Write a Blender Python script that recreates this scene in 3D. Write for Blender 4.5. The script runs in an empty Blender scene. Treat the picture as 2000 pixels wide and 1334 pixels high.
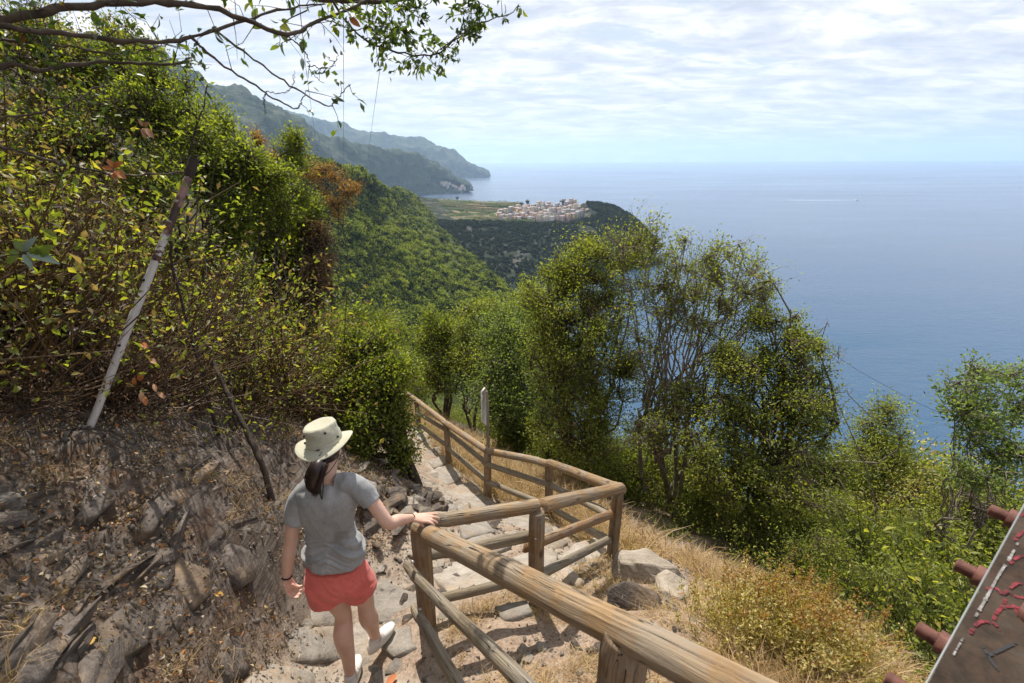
import bpy, bmesh, math, random
import numpy as np
from mathutils import Vector, Matrix
random.seed(7)
rng = np.random.default_rng(11)
S = bpy.context.scene
COL = S.collection
R = math.radians

# ------------------------------------------------------------------ camera
PITCH = R(21.82)
ROLL = R(-0.45)
FPX = 889.0
camd = bpy.data.cameras.new('camera')
camd.sensor_width = 36.0
camd.lens = 36.0 * FPX / 2000.0
camd.clip_start = 0.05
camd.clip_end = 80000.0
camd.dof.use_dof = True
camd.dof.focus_distance = 6.0
camd.dof.aperture_fstop = 5.0
cam = bpy.data.objects.new('camera', camd)
COL.objects.link(cam)
MC = Matrix.Rotation(R(90) - PITCH, 4, 'X') @ Matrix.Rotation(ROLL, 4, 'Z')
cam.matrix_world = MC
S.camera = cam
_M = np.array(MC)[:3, :3]

# ------------------------------------------------------------------ light
SUN_AZ = R(-14.0)      # measured from +Y towards +X
SUN_EL = R(56.0)
SUN_DIR = Vector((math.sin(SUN_AZ) * math.cos(SUN_EL), math.cos(SUN_AZ) * math.cos(SUN_EL), math.sin(SUN_EL)))
sd = bpy.data.lights.new('sun', 'SUN')
sd.energy = 4.6
sd.angle = R(0.55)
sd.color = (1.0, 0.945, 0.86)
sun = bpy.data.objects.new('sun', sd)
COL.objects.link(sun)
sun.rotation_euler = SUN_DIR.to_track_quat('Z', 'Y').to_euler()

S.view_settings.view_transform = 'Standard'
S.view_settings.look = 'None'
S.view_settings.gamma = 1.0
S.view_settings.use_curve_mapping = False
S.view_settings.exposure = 0.66
S.cycles.max_bounces = 8
S.cycles.diffuse_bounces = 3
S.cycles.glossy_bounces = 3
S.cycles.transmission_bounces = 4
S.cycles.volume_bounces = 1
S.cycles.use_denoising = True
S.cycles.sample_clamp_indirect = 6.0

class NT:
    """tiny node-tree builder"""
    def __init__(s, tree):
        s.t = tree; s.n = tree.nodes; s.l = tree.links
    def new(s, typ, props=None, **ins):
        nd = s.n.new(typ)
        for k, v in (props or {}).items():
            setattr(nd, k, v)
        for k, v in ins.items():
            key = k.replace('_', ' ')
            sk = nd.inputs[int(k[1:])] if (k[0] == 'i' and k[1:].isdigit()) else nd.inputs[key]
            s.put(sk, v)
        return nd
    def put(s, sk, v):
        if isinstance(v, bpy.types.NodeSocket):
            s.l.new(v, sk)
        elif isinstance(v, (tuple, list)) and sk.type == 'RGBA' and len(v) == 3:
            sk.default_value = (*v, 1)
        else:
            sk.default_value = v
    def math(s, op, a, b=0.0, clamp=False):
        nd = s.n.new('ShaderNodeMath'); nd.operation = op; nd.use_clamp = clamp
        s.put(nd.inputs[0], a); s.put(nd.inputs[1], b)
        return nd.outputs[0]
    def mix(s, f, a, b, mode='MIX'):
        nd = s.n.new('ShaderNodeMix'); nd.data_type = 'RGBA'; nd.blend_type = mode
        s.put(nd.inputs[0], f); s.put(nd.inputs[6], a); s.put(nd.inputs[7], b)
        return nd.outputs[2]
    def ramp(s, f, stops, interp='LINEAR'):
        nd = s.n.new('ShaderNodeValToRGB'); cr = nd.color_ramp; cr.interpolation = interp
        while len(cr.elements) < len(stops): cr.elements.new(0.5)
        for e, (p, c) in zip(cr.elements, stops):
            e.position = p
            e.color = (c, c, c, 1) if isinstance(c, (int, float)) else (*c, 1)
        s.put(nd.inputs[0], f)
        return nd.outputs[0]
    def noise(s, vec, scale, detail=4, rough=0.55, dist=0.0):
        nd = s.n.new('ShaderNodeTexNoise')
        s.put(nd.inputs['Vector'], vec); nd.inputs['Scale'].default_value = scale
        nd.inputs['Detail'].default_value = detail; nd.inputs['Roughness'].default_value = rough
        nd.inputs['Distortion'].default_value = dist
        return nd.outputs[0]
    def mapping(s, vec, scale=(1, 1, 1), loc=(0, 0, 0), rot=(0, 0, 0)):
        nd = s.n.new('ShaderNodeMapping')
        s.put(nd.inputs[0], vec); nd.inputs['Scale'].default_value = scale
        nd.inputs['Location'].default_value = loc; nd.inputs['Rotation'].default_value = rot
        return nd.outputs[0]
    def bump(s, h, strength, dist, normal=None):
        nd = s.n.new('ShaderNodeBump')
        nd.inputs['Strength'].default_value = strength; nd.inputs['Distance'].default_value = dist
        s.put(nd.inputs['Height'], h)
        if normal is not None: s.put(nd.inputs['Normal'], normal)
        return nd.outputs[0]

# ------------------------------------------------------------------ world
world = bpy.data.worlds.new('World'); S.world = world; world.use_nodes = True
W = NT(world.node_tree); W.n.clear()
sky = W.new('ShaderNodeTexSky', dict(sky_type='NISHITA', sun_disc=False, sun_elevation=SUN_EL, sun_rotation=SUN_AZ,
                                     altitude=200, air_density=1.0, dust_density=1.2, ozone_density=1.0))
geo = W.new('ShaderNodeTexCoord')
sep = W.new('ShaderNodeSeparateXYZ', i0=geo.outputs['Generated'])
zc = W.math('ADD', W.math('MAXIMUM', sep.outputs[2], 0.0), 0.14)
cx = W.math('DIVIDE', sep.outputs[0], zc); cy = W.math('DIVIDE', sep.outputs[1], zc)
cv = W.new('ShaderNodeCombineXYZ', i0=cx, i1=cy, i2=0.0).outputs[0]
cvr = W.mapping(cv, scale=(0.8, 1.35, 1), rot=(0, 0, R(14)), loc=(3.1, 1.7, 0))
n1 = W.noise(cvr, 1.5, 9, 0.64, 0.7)
n2 = W.noise(W.mapping(cvr, loc=(7.3, 2.2, 4)), 7.0, 9, 0.68, 0.5)
cover = W.math('ADD', W.math('MULTIPLY', n1, 0.72), W.math('MULTIPLY', n2, 0.38))
mask = W.ramp(cover, [(0.43, 0.10), (0.51, 0.80), (0.58, 1.0)])
low = W.ramp(sep.outputs[2], [(0.0, 0.80), (0.07, 0.78), (0.15, 1.0)])
mask = W.math('MULTIPLY', mask, low)
shade = W.noise(W.mapping(cvr, loc=(1.0, 9.2, 2)), 3.2, 7, 0.6, 0.4)
ccol = W.ramp(shade, [(0.36, (5.9, 6.25, 7.2)), (0.5, (7.9, 8.0, 8.5)), (0.62, (10.2, 10.0, 9.9))])
skyc = W.mix(0.66, sky.outputs[0], (6.7, 7.25, 8.0))
fin = W.mix(mask, skyc, ccol)
bg = W.new('ShaderNodeBackground', Color=fin, Strength=0.073)
out = W.new('ShaderNodeOutputWorld', Surface=bg.outputs[0])

# ------------------------------------------------------------------ projection helpers (design only)
def ray(px, py):
    v = _M @ np.array([(px - 1000) / FPX, (667 - py) / FPX, -1.0])
    return v
def P(px, py, d):
    """point seen at photo pixel, depth d along the view axis"""
    return Vector(ray(px, py) * d)
def PH(px, py, hd):
    """point seen at photo pixel, horizontal distance hd"""
    v = ray(px, py)
    return Vector(v * (hd / math.hypot(v[0], v[1])))
def PY(px, py, Y):
    v = ray(px, py)
    return Vector(v * (Y / v[1]))
def PZ(px, py, z):
    v = ray(px, py)
    return Vector(v * (z / v[2]))
def PW(px, hd, z):
    v = ray(px, 320); h = math.hypot(v[0], v[1])
    return Vector((v[0] / h * hd, v[1] / h * hd, z))

# ------------------------------------------------------------------ numpy noise
def _hash(ix, iy, iz):
    h = (ix.astype(np.int64) * 374761393 + iy.astype(np.int64) * 668265263 + iz.astype(np.int64) * 1274126177) & 0xffffffff
    h = ((h ^ (h >> 13)) * 1274126177) & 0xffffffff
    h = h ^ (h >> 16)
    return (h & 0xffffff) / float(0xffffff)
def vnoise(p):
    i = np.floor(p); f = p - i; i = i.astype(np.int64); f = f * f * (3 - 2 * f)
    r = 0
    for dx in (0, 1):
        wx = f[:, 0] if dx else 1 - f[:, 0]
        for dy in (0, 1):
            wy = f[:, 1] if dy else 1 - f[:, 1]
            for dz in (0, 1):
                wz = f[:, 2] if dz else 1 - f[:, 2]
                r = r + wx * wy * wz * _hash(i[:, 0] + dx, i[:, 1] + dy, i[:, 2] + dz)
    return r * 2 - 1
def fbm(p, octv=4, gain=0.5):
    p = np.asarray(p, float); a = 1.0; s = 0
    for o in range(octv):
        s = s + a * vnoise(p + o * 17.3); p = p * 2.03; a *= gain
    return s
def ridged(p, octv=4):
    p = np.asarray(p, float); a = 1.0; s = 0
    for o in range(octv):
        s = s + a * (1 - 2 * np.abs(vnoise(p + o * 9.1))); p = p * 2.1; a *= 0.5
    return s

# ------------------------------------------------------------------ mesh helpers
def npmesh(name, verts, faces=None, tris=None, quads=None, mat=None, smooth=False, attrs=None):
    """verts Nx3; tris Mx3 / quads Kx4 arrays"""
    me = bpy.data.meshes.new(name)
    verts = np.asarray(verts, np.float32).reshape(-1, 3)
    loops = []; starts = []; tot = 0; cnt = 0
    for arr, k in ((quads, 4), (tris, 3)):
        if arr is not None and len(arr):
            arr = np.asarray(arr, np.int32).reshape(-1, k)
            loops.append(arr.ravel()); starts.append(np.arange(len(arr)) * k + tot)
            tot += arr.size; cnt += len(arr)
    me.vertices.add(len(verts)); me.vertices.foreach_set('co', verts.ravel())
    if cnt:
        me.loops.add(tot); me.loops.foreach_set('vertex_index', np.concatenate(loops).astype(np.int32))
        me.polygons.add(cnt); me.polygons.foreach_set('loop_start', np.concatenate(starts).astype(np.int32))
    me.update(calc_edges=True)
    for k, (dom, data) in (attrs or {}).items():
        data = np.asarray(data, np.float32)
        if data.ndim == 1:
            a = me.attributes.new(k, 'FLOAT', dom); a.data.foreach_set('value', data)
        else:
            a = me.attributes.new(k, 'FLOAT_VECTOR', dom); a.data.foreach_set('vector', data.ravel())
    if smooth and cnt:
        me.polygons.foreach_set('use_smooth', np.ones(cnt, bool))
    if mat is not None:
        for m in (mat if isinstance(mat, (list, tuple)) else [mat]): me.materials.append(m)
    return me

def link(name, me, parent=None, loc=None, rot=None, scl=None):
    o = bpy.data.objects.new(name, me); COL.objects.link(o)
    if parent is not None: o.parent = parent
    if loc is not None: o.location = loc
    if rot is not None: o.rotation_euler = rot
    if scl is not None: o.scale = scl
    return o
def tag(o, label=None, cat=None, group=None, kind=None):
    if label: o['label'] = label
    if cat: o['category'] = cat
    if group: o['group'] = group
    if kind: o['kind'] = kind
    return o
def empty(name, loc=(0, 0, 0), **k):
    o = bpy.data.objects.new(name, None); COL.objects.link(o); o.location = loc; o.empty_display_size = 0.1
    return tag(o, **k)
def copy_tree(o, parent=None):
    c = o.copy(); COL.objects.link(c)
    if parent is not None: c.parent = parent
    for ch in list(o.children): copy_tree(ch, c)
    return c

class MB:
    """accumulates verts / tris / quads with per-face float attribute 'lv'"""
    def __init__(s):
        s.v = []; s.t = []; s.q = []; s.at = []; s.aq = []; s.n = 0
    def add(s, v, tris=None, quads=None, a=0.0):
        v = np.asarray(v, float).reshape(-1, 3)
        if tris is not None and len(tris):
            tris = np.asarray(tris).reshape(-1, 3); s.t.append(tris + s.n); s.at.append(np.broadcast_to(np.asarray(a, float), (len(tris),)))
        if quads is not None and len(quads):
            quads = np.asarray(quads).reshape(-1, 4); s.q.append(quads + s.n); s.aq.append(np.broadcast_to(np.asarray(a, float), (len(quads),)))
        s.v.append(v); s.n += len(v)
    def arrays(s):
        v = np.concatenate(s.v) if s.v else np.zeros((0, 3))
        t = np.concatenate(s.t) if s.t else np.zeros((0, 3), int)
        q = np.concatenate(s.q) if s.q else np.zeros((0, 4), int)
        a = np.concatenate(s.aq + s.at) if (s.aq or s.at) else np.zeros(0)
        return v, t, q, a
    def mesh(s, name, mat, smooth=False):
        v, t, q, a = s.arrays()
        return npmesh(name, v, tris=t, quads=q, mat=mat, smooth=smooth, attrs={'lv': ('FACE', a)})
    def build(s, name, mat, parent=None, smooth=False):
        return link(name, s.mesh(name, mat, smooth), parent)

def unit(v):
    return v / (np.linalg.norm(v, axis=-1, keepdims=True) + 1e-12)

def tubes(mb, pts, rad, sides=5, a=0.0, cap=True):
    """pts (N,K,3), rad (N,K): N tubes of K rings each, vectorised"""
    pts = np.asarray(pts, float); rad = np.asarray(rad, float)
    if pts.ndim == 2: pts = pts[None]; rad = rad[None]
    N, K, _ = pts.shape
    tan = unit(np.gradient(pts, axis=1))
    ref = np.zeros_like(tan); ref[..., 2] = 1.0
    main = unit(pts[:, -1] - pts[:, 0])
    flip = np.abs(main[:, 2]) > 0.8
    ref[flip] = (1, 0, 0)
    u = unit(np.cross(tan, ref)); w = np.cross(tan, u)
    ang = np.arange(sides) * 2 * math.pi / sides
    ring = u[:, :, None, :] * np.cos(ang)[None, None, :, None] + w[:, :, None, :] * np.sin(ang)[None, None, :, None]
    v = pts[:, :, None, :] + ring * rad[:, :, None, None]
    base = (np.arange(N) * K * sides)[:, None, None]
    k = np.arange(K - 1)[None, :, None] * sides
    j = np.arange(sides)[None, None, :]; j2 = (j + 1) % sides
    q = np.stack([base + k + j, base + k + j2, base + k + sides + j2, base + k + sides + j], -1).reshape(-1, 4)
    aa = a if np.isscalar(a) else np.repeat(np.asarray(a), (K - 1) * sides)
    mb.add(v.reshape(-1, 3), quads=q, a=aa)
    if cap and N == 1:
        off = mb.n - K * sides
        for b, o in ((0, 1), ((K - 1) * sides, -1)):
            c = v[0, 0 if b == 0 else K - 1].mean(0)
            ids = np.arange(sides)
            vv = np.concatenate([v[0, 0 if b == 0 else K - 1], c[None]])
            t = np.stack([ids[::o], np.roll(ids, -1)[::o] if o == 1 else np.roll(ids[::-1], -1), np.full(sides, sides)], -1)
            if o == 1: t = t[:, [1, 0, 2]]
            mb.add(vv, tris=t, a=0.0 if not np.isscalar(a) else a)

def leafquads(mb, pos, d, n, L, Wd, a, fold=0.25):
    """diamond leaves: base, side, tip, side"""
    d = unit(d); n = unit(n - (n * d).sum(-1, keepdims=True) * d); s = np.cross(d, n)
    L = np.asarray(L)[:, None]; Wd = np.asarray(Wd)[:, None]
    b = pos; tip = pos + d * L - n * L * 0.12
    m1 = pos + d * L * 0.5 + s * Wd * 0.5 + n * Wd * fold
    m2 = pos + d * L * 0.5 - s * Wd * 0.5 + n * Wd * fold
    N = len(pos)
    v = np.stack([b, m1, tip, m2], 1).reshape(-1, 3)
    i = np.arange(N)[:, None] * 4
    t = np.concatenate([i + np.array([[0, 1, 2]]), i + np.array([[0, 2, 3]])], 1).reshape(-1, 3)
    mb.add(v, tris=t, a=np.repeat(a, 2))

def randdir(n):
    return unit(rng.normal(size=(n, 3)))

def catmull(p, n):
    """resample control polyline (K,D) to n points with Catmull-Rom"""
    p = np.asarray(p, float); K = len(p)
    pp = np.vstack([2 * p[0] - p[1], p, 2 * p[-1] - p[-2]])
    t = np.linspace(0, K - 1, n); i = np.minimum(t.astype(int), K - 2); f = (t - i)[:, None]
    a, b, c, d = pp[i], pp[i + 1], pp[i + 2], pp[i + 3]
    return 0.5 * (2 * b + (c - a) * f + (2 * a - 5 * b + 4 * c - d) * f ** 2 + (3 * b - a - 3 * c + d) * f ** 3)

# ------------------------------------------------------------------ scatter (stuff only): one object, its own pieces instanced on its own loose points
def scatter(name, variants, pts, rot, scl, vid, mats, parent=None):
    """variants: list of (v, tris, quads, a)"""
    N = len(pts); V = []; T = []; Q = []; AT = []; AQ = []; IT = []; IQ = []; n = 0
    for k, (v, t, q, a) in enumerate(variants):
        V.append(v)
        T.append(np.asarray(t, int).reshape(-1, 3) + n); Q.append(np.asarray(q, int).reshape(-1, 4) + n)
        nq = len(q); AQ.append(a[:nq]); AT.append(a[nq:]); IQ.append(np.full(nq, k)); IT.append(np.full(len(t), k)); n += len(v)
    V.append(np.asarray(pts)); v = np.concatenate(V)
    isp = np.zeros(len(v)); isp[n:] = 1
    def pv(x, dflt):
        r = np.full((len(v), 3), dflt, float); r[n:] = x if np.ndim(x) == 2 else np.repeat(np.asarray(x)[:, None], 3, 1); return r
    vi = np.zeros(len(v)); vi[n:] = vid
    me = npmesh(name, v, tris=np.concatenate(T), quads=np.concatenate(Q), mat=mats, attrs={
        'lv': ('FACE', np.concatenate(AQ + AT)), 'pid': ('FACE', np.concatenate(IQ + IT)), 'isp': ('POINT', isp),
        'rot': ('POINT', pv(rot, 0)), 'scl': ('POINT', pv(scl, 1)), 'vi': ('POINT', vi)})
    o = link(name, me, parent)
    g = bpy.data.node_groups.new(name, 'GeometryNodeTree')
    g.interface.new_socket('Geometry', in_out='INPUT', socket_type='NodeSocketGeometry')
    g.interface.new_socket('Geometry', in_out='OUTPUT', socket_type='NodeSocketGeometry')
    t = NT(g)
    gi = g.nodes.new('NodeGroupInput'); go = g.nodes.new('NodeGroupOutput')
    def attr(nm, ty='FLOAT'):
        nd = t.new('GeometryNodeInputNamedAttribute', dict(data_type=ty)); nd.inputs['Name'].default_value = nm
        return nd.outputs[0]
    sp = t.new('GeometryNodeSeparateGeometry', dict(domain='POINT'))
    g.links.new(gi.outputs[0], sp.inputs[0]); g.links.new(t.math('GREATER_THAN', attr('isp'), 0.5), sp.inputs[1])
    join = g.nodes.new('GeometryNodeJoinGeometry')
    for k in range(len(variants)):
        s2 = t.new('GeometryNodeSeparateGeometry', dict(domain='FACE'))
        g.links.new(sp.outputs[1], s2.inputs[0])
        g.links.new(t.math('COMPARE', attr('pid'), float(k)), s2.inputs[1])
        gt = g.nodes.new('GeometryNodeGeometryToInstance'); g.links.new(s2.outputs[0], gt.inputs[0])
        g.links.new(gt.outputs[0], join.inputs[0])
    ip = g.nodes.new('GeometryNodeInstanceOnPoints')
    g.links.new(sp.outputs[0], ip.inputs['Points']); g.links.new(join.outputs[0], ip.inputs['Instance'])
    ip.inputs['Pick Instance'].default_value = True
    g.links.new(attr('vi'), ip.inputs['Instance Index'])
    e2r = g.nodes.new('FunctionNodeEulerToRotation'); g.links.new(attr('rot', 'FLOAT_VECTOR'), e2r.inputs[0])
    g.links.new(e2r.outputs[0], ip.inputs['Rotation']); g.links.new(attr('scl', 'FLOAT_VECTOR'), ip.inputs['Scale'])
    g.links.new(ip.outputs[0], go.inputs[0])
    md = o.modifiers.new('scatter', 'NODES'); md.node_group = g
    return o

# ------------------------------------------------------------------ materials
def new_mat(name):
    m = bpy.data.materials.new(name); m.use_nodes = True; t = NT(m.node_tree); t.n.clear()
    o = t.n.new('ShaderNodeOutputMaterial'); return m, t, o
def simple(name, col, rough=0.7, metal=0.0, spec=0.4, noise=0.0, nscale=20.0, bump=0.0):
    m, t, o = new_mat(name)
    tc = t.new('ShaderNodeTexCoord').outputs['Object']
    c = col
    nz = t.noise(tc, nscale, 5, 0.6)
    if noise: c = t.mix(t.ramp(nz, [(0.3, 0.0), (0.7, 1.0)]), tuple(x * (1 - noise) for x in col), tuple(min(1, x * (1 + noise)) for x in col))
    b = t.new('ShaderNodeBsdfPrincipled', Roughness=rough, Metallic=metal, Base_Color=c)
    b.inputs['Specular IOR Level'].default_value = spec
    if bump: t.put(b.inputs['Normal'], t.bump(nz, 1.0, bump))
    t.l.new(b.outputs[0], o.inputs[0]); return m

def leaf_mat(name, stops, trans=0.42, rough=0.5, spec=0.35, inst=0.0):
    """leaf colour picked by the per-leaf attribute lv; light passes through the blade"""
    m, t, o = new_mat(name)
    lv = t.new('ShaderNodeAttribute', dict(attribute_name='lv')).outputs['Fac']
    if inst:
        oi = t.new('ShaderNodeObjectInfo').outputs['Random']
        lv = t.math('ADD', lv, t.math('MULTIPLY', t.math('SUBTRACT', oi, 0.5), inst), clamp=True)
    c = t.ramp(lv, stops)
    b = t.new('ShaderNodeBsdfPrincipled', Roughness=rough, Base_Color=c)
    b.inputs['Specular IOR Level'].default_value = spec
    tr = t.new('ShaderNodeBsdfTranslucent', Color=t.mix(1.0, c, (1.95, 2.0, 0.75), 'MULTIPLY'))
    mx = t.new('ShaderNodeMixShader', i0=trans); t.l.new(b.outputs[0], mx.inputs[1]); t.l.new(tr.outputs[0], mx.inputs[2])
    t.l.new(mx.outputs[0], o.inputs[0]); return m

MAT = {}
MAT['leaf_olive'] = leaf_mat('leaf_olive', [(0.0, (.062, .076, .020)), (.3, (.135, .158, .034)), (.65, (.225, .248, .048)), (.95, (.33, .32, .06)), (1, (.34, .20, .04))], trans=.5)
MAT['leaf_green'] = leaf_mat('leaf_green', [(0.0, (.050, .068, .014)), (.35, (.122, .150, .026)), (.7, (.215, .240, .036)), (.96, (.28, .30, .05)), (1, (.30, .24, .05))], trans=.5)
MAT['leaf_pale'] = leaf_mat('leaf_pale', [(0.0, (.07, .10, .04)), (.5, (.15, .20, .068)), (1, (.24, .28, .09))], trans=.5)
MAT['leaf_dry'] = leaf_mat('leaf_dry', [(0.0, (.07, .042, .028)), (.5, (.17, .105, .062)), (.85, (.30, .19, .11)), (1, (.34, .14, .05))], trans=0.25)
MAT['leaf_mix'] = leaf_mat('leaf_mix', [(0.0, (.045, .036, .020)), (.2, (.12, .082, .05)), (.36, (.21, .145, .085)), (.46, (.10, .125, .025)), (.8, (.21, .235, .036)), (.96, (.31, .30, .05)), (1, (.32, .15, .04))], trans=.5)
MAT['leaf_gold'] = leaf_mat('leaf_gold', [(0.0, (.20, .17, .06)), (.5, (.40, .33, .13)), (.8, (.50, .41, .19)), (1, (.44, .27, .11))], trans=0.35)
MAT['leaf_orange'] = leaf_mat('leaf_orange', [(0, (.10, .06, .02)), (.5, (.26, .13, .04)), (.85, (.44, .25, .09)), (1, (.16, .18, .04))])
MAT['grass_dry'] = leaf_mat('grass_dry', [(0.0, (.17, .105, .05)), (.5, (.34, .225, .105)), (.85, (.46, .33, .17)), (1, (.24, .24, .06))], trans=0.3, inst=0.35)
MAT['litter'] = leaf_mat('litter', [(0.0, (.10, .072, .05)), (.45, (.17, .12, .085)), (.85, (.28, .21, .145)), (.97, (.38, .30, .16)), (1, (.34, .15, .05))], trans=0.1, inst=0.5)
MAT['bark'] = simple('bark', (.085, .062, .045), 0.9, noise=.5, nscale=14, bump=.01)
MAT['bark_pale'] = simple('bark_pale', (.20, .165, .13), 0.9, noise=.4, nscale=20, bump=.006)
MAT['bark_dark'] = simple('bark_dark', (.040, .028, .020), 0.9, noise=.4, nscale=16, bump=.01)
# ================================================================== SEA
SEA = -200.0
def sea():
    rr = np.concatenate([np.linspace(80, 1500, 24), np.geomspace(1600, 28000, 40)])
    na = 96
    a = np.linspace(0, 2 * math.pi, na, endpoint=False)
    v = np.concatenate([[[0, 0, SEA]], np.stack([np.outer(rr, np.sin(a)).ravel(), np.outer(rr, np.cos(a)).ravel(), np.full(len(rr) * na, SEA)], 1)])
    k = np.arange(len(rr) - 1)[:, None] * na; j = np.arange(na)[None]; j2 = (j + 1) % na
    q = np.stack([1 + k + j, 1 + k + j2, 1 + k + na + j2, 1 + k + na + j], -1).reshape(-1, 4)
    tr = np.stack([np.zeros(na, int), 1 + (np.arange(na) + 1) % na, 1 + np.arange(na)], 1)
    m, t, o = new_mat('sea_water')
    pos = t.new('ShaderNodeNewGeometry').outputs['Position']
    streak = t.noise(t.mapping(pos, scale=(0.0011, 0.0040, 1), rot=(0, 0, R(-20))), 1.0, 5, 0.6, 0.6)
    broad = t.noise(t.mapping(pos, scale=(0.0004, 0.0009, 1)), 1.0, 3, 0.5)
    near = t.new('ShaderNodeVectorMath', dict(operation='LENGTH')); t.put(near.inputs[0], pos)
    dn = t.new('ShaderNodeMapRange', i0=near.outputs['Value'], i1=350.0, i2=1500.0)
    c = t.mix(dn.outputs[0], (.006, .058, .125), (.060, .092, .150))  # far water painted paler, standing in for the sky it reflects
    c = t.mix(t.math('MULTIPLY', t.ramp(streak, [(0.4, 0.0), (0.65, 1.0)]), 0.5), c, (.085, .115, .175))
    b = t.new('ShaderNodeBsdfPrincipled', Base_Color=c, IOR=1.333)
    t.put(b.inputs['Roughness'], t.ramp(t.math('ADD', t.math('MULTIPLY', streak, .6), t.math('MULTIPLY', broad, .4)), [(0.35, 0.13), (0.65, 0.27)]))
    w1 = t.noise(t.mapping(pos, scale=(0.05, 0.14, 1), rot=(0, 0, R(-25))), 1.0, 6, 0.62, 0.8)
    w2 = t.noise(t.mapping(pos, scale=(0.35, 0.7, 1), rot=(0, 0, R(15))), 1.0, 3, 0.6)
    h = t.math('ADD', t.math('MULTIPLY', w1, 1.0), t.math('MULTIPLY', w2, 0.25))
    t.put(b.inputs['Normal'], t.bump(h, 0.55, 2.0))
    t.l.new(b.outputs[0], o.inputs[0])
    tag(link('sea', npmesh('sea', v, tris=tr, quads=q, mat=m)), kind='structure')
sea()

# ================================================================== FAR LAND (lofted between contour lines, all at their true distances)
def loft(name, rows, ncol, nrow, mat, amp=0.0, freq=0.01, smooth=True, disp=None, octv=5):
    """rows: list of polylines (list of Vector) far-to-near or near-to-far; returns grid (nr,ncol,3)"""
    A = np.array([catmull([tuple(p) for p in r], ncol) for r in rows])     # K,ncol,3
    G = np.array([catmull(A[:, j], nrow) for j in range(ncol)]).transpose(1, 0, 2)
    if amp:
        du = np.gradient(G, axis=0); dv = np.gradient(G, axis=1)
        n = unit(np.cross(dv, du)); n[n[..., 2] < 0] *= -1
        f = G.reshape(-1, 3) * freq
        d = (ridged(f, octv) * 0.55 + fbm(f * 3.1 + 5, octv) * 0.35).reshape(nrow, ncol, 1)
        G = G + n * d * amp
    v = G.reshape(-1, 3)
    i = (np.arange(nrow - 1)[:, None] * ncol + np.arange(ncol - 1)[None]).ravel()
    q = np.stack([i, i + 1, i + ncol + 1, i + ncol], 1)
    nz = np.cross(G[0, 1] - G[0, 0], G[1, 0] - G[0, 0])[2]
    if nz < 0: q = q[:, ::-1]
    o = link(name, npmesh(name, v, quads=q, mat=mat, smooth=smooth))
    tag(o, kind='structure')
    return G, o

def scrub_mat(name, dark, mid, lightc, rock, s=1.0, rocky=0.15, bumpd=2.0, terr=0.0):
    m, t, o = new_mat(name)
    pos = t.new('ShaderNodeNewGeometry').outputs['Position']
    a = t.noise(pos, 0.10 * s, 6, 0.7); b_ = t.noise(pos, 0.011 * s, 4, 0.6); c_ = t.noise(t.mapping(pos, scale=(1, 1, 2.2)), 0.035 * s, 6, 0.65)
    c = t.ramp(a, [(0.30, dark), (0.52, mid), (0.74, lightc)])
    c = t.mix(t.ramp(b_, [(0.45, 0.0), (0.62, 0.6)]), c, lightc)
    if terr:
        sp = t.new('ShaderNodeSeparateXYZ', i0=pos)
        zz = t.math('ADD', sp.outputs[2], t.math('MULTIPLY', t.noise(pos, 0.006 * s, 3), 50.0))
        st = t.math('FRACT', t.math('MULTIPLY', zz, 1 / 11.0))
        c = t.mix(t.math('MULTIPLY', t.ramp(st, [(0.0, 1.0), (0.22, 0.0)]), t.ramp(b_, [(0.42, 0.0), (0.56, terr)])), c, rock)
    c = t.mix(t.ramp(c_, [(0.60 - rocky, 0.0), (0.80 - rocky, 1.0)]), c, rock)
    p = t.new('ShaderNodeBsdfPrincipled', Roughness=0.95, Base_Color=c)
    p.inputs['Specular IOR Level'].default_value = 0.1
    t.put(p.inputs['Normal'], t.bump(t.math('ADD', a, c_), 1.0, bumpd))
    t.l.new(p.outputs[0], o.inputs[0]); return m

M_far = scrub_mat('far_hill', (.008, .015, .009), (.026, .042, .020), (.065, .085, .038), (.14, .12, .09), s=0.25, rocky=.05, bumpd=10, terr=.5)
M_mid = scrub_mat('mid_hill', (.020, .030, .008), (.045, .060, .014), (.095, .105, .028), (.15, .125, .095), s=1.0, rocky=0.0, bumpd=1.5)
M_cliff = scrub_mat('cliff', (.012, .018, .010), (.022, .030, .016), (.036, .045, .022), (.11, .10, .095), s=1.0, rocky=.12, bumpd=3)  # cliff tones lowered in place of shade on a steeper face

# furthest cape
D_sil = [(372, 175, 6400), (460, 190, 6300), (532, 218, 6200), (572, 222, 6200), (620, 242, 6100), (668, 254, 6050), (716, 270, 6000), (756, 277, 6000), (812, 282, 5950), (852, 295, 5900), (884, 310, 5850), (916, 327, 5820), (936, 338, 5800), (946, 349, 5800)]
D_base = [(372, 5000), (460, 5000), (532, 5000), (572, 5050), (620, 5100), (668, 5150), (716, 5200), (756, 5200), (812, 5250), (852, 5350), (884, 5450), (916, 5600), (936, 5720), (950, 5790)]
loft('distant_headland', [[PW(x, h, SEA - 15) for x, h in D_base], [PW(x, h + 60, SEA + 40 + 15 * (k % 2)) if x < 930 else PW(x, h + 10, SEA + 5) for k, (x, h) in enumerate(D_base)],
     [PH(x, y, h) for x, y, h in D_sil], [PW(x, h + 900, SEA - 40) for x, y, h in D_sil]], 340, 120, M_far, 95, 0.0019)
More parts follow.
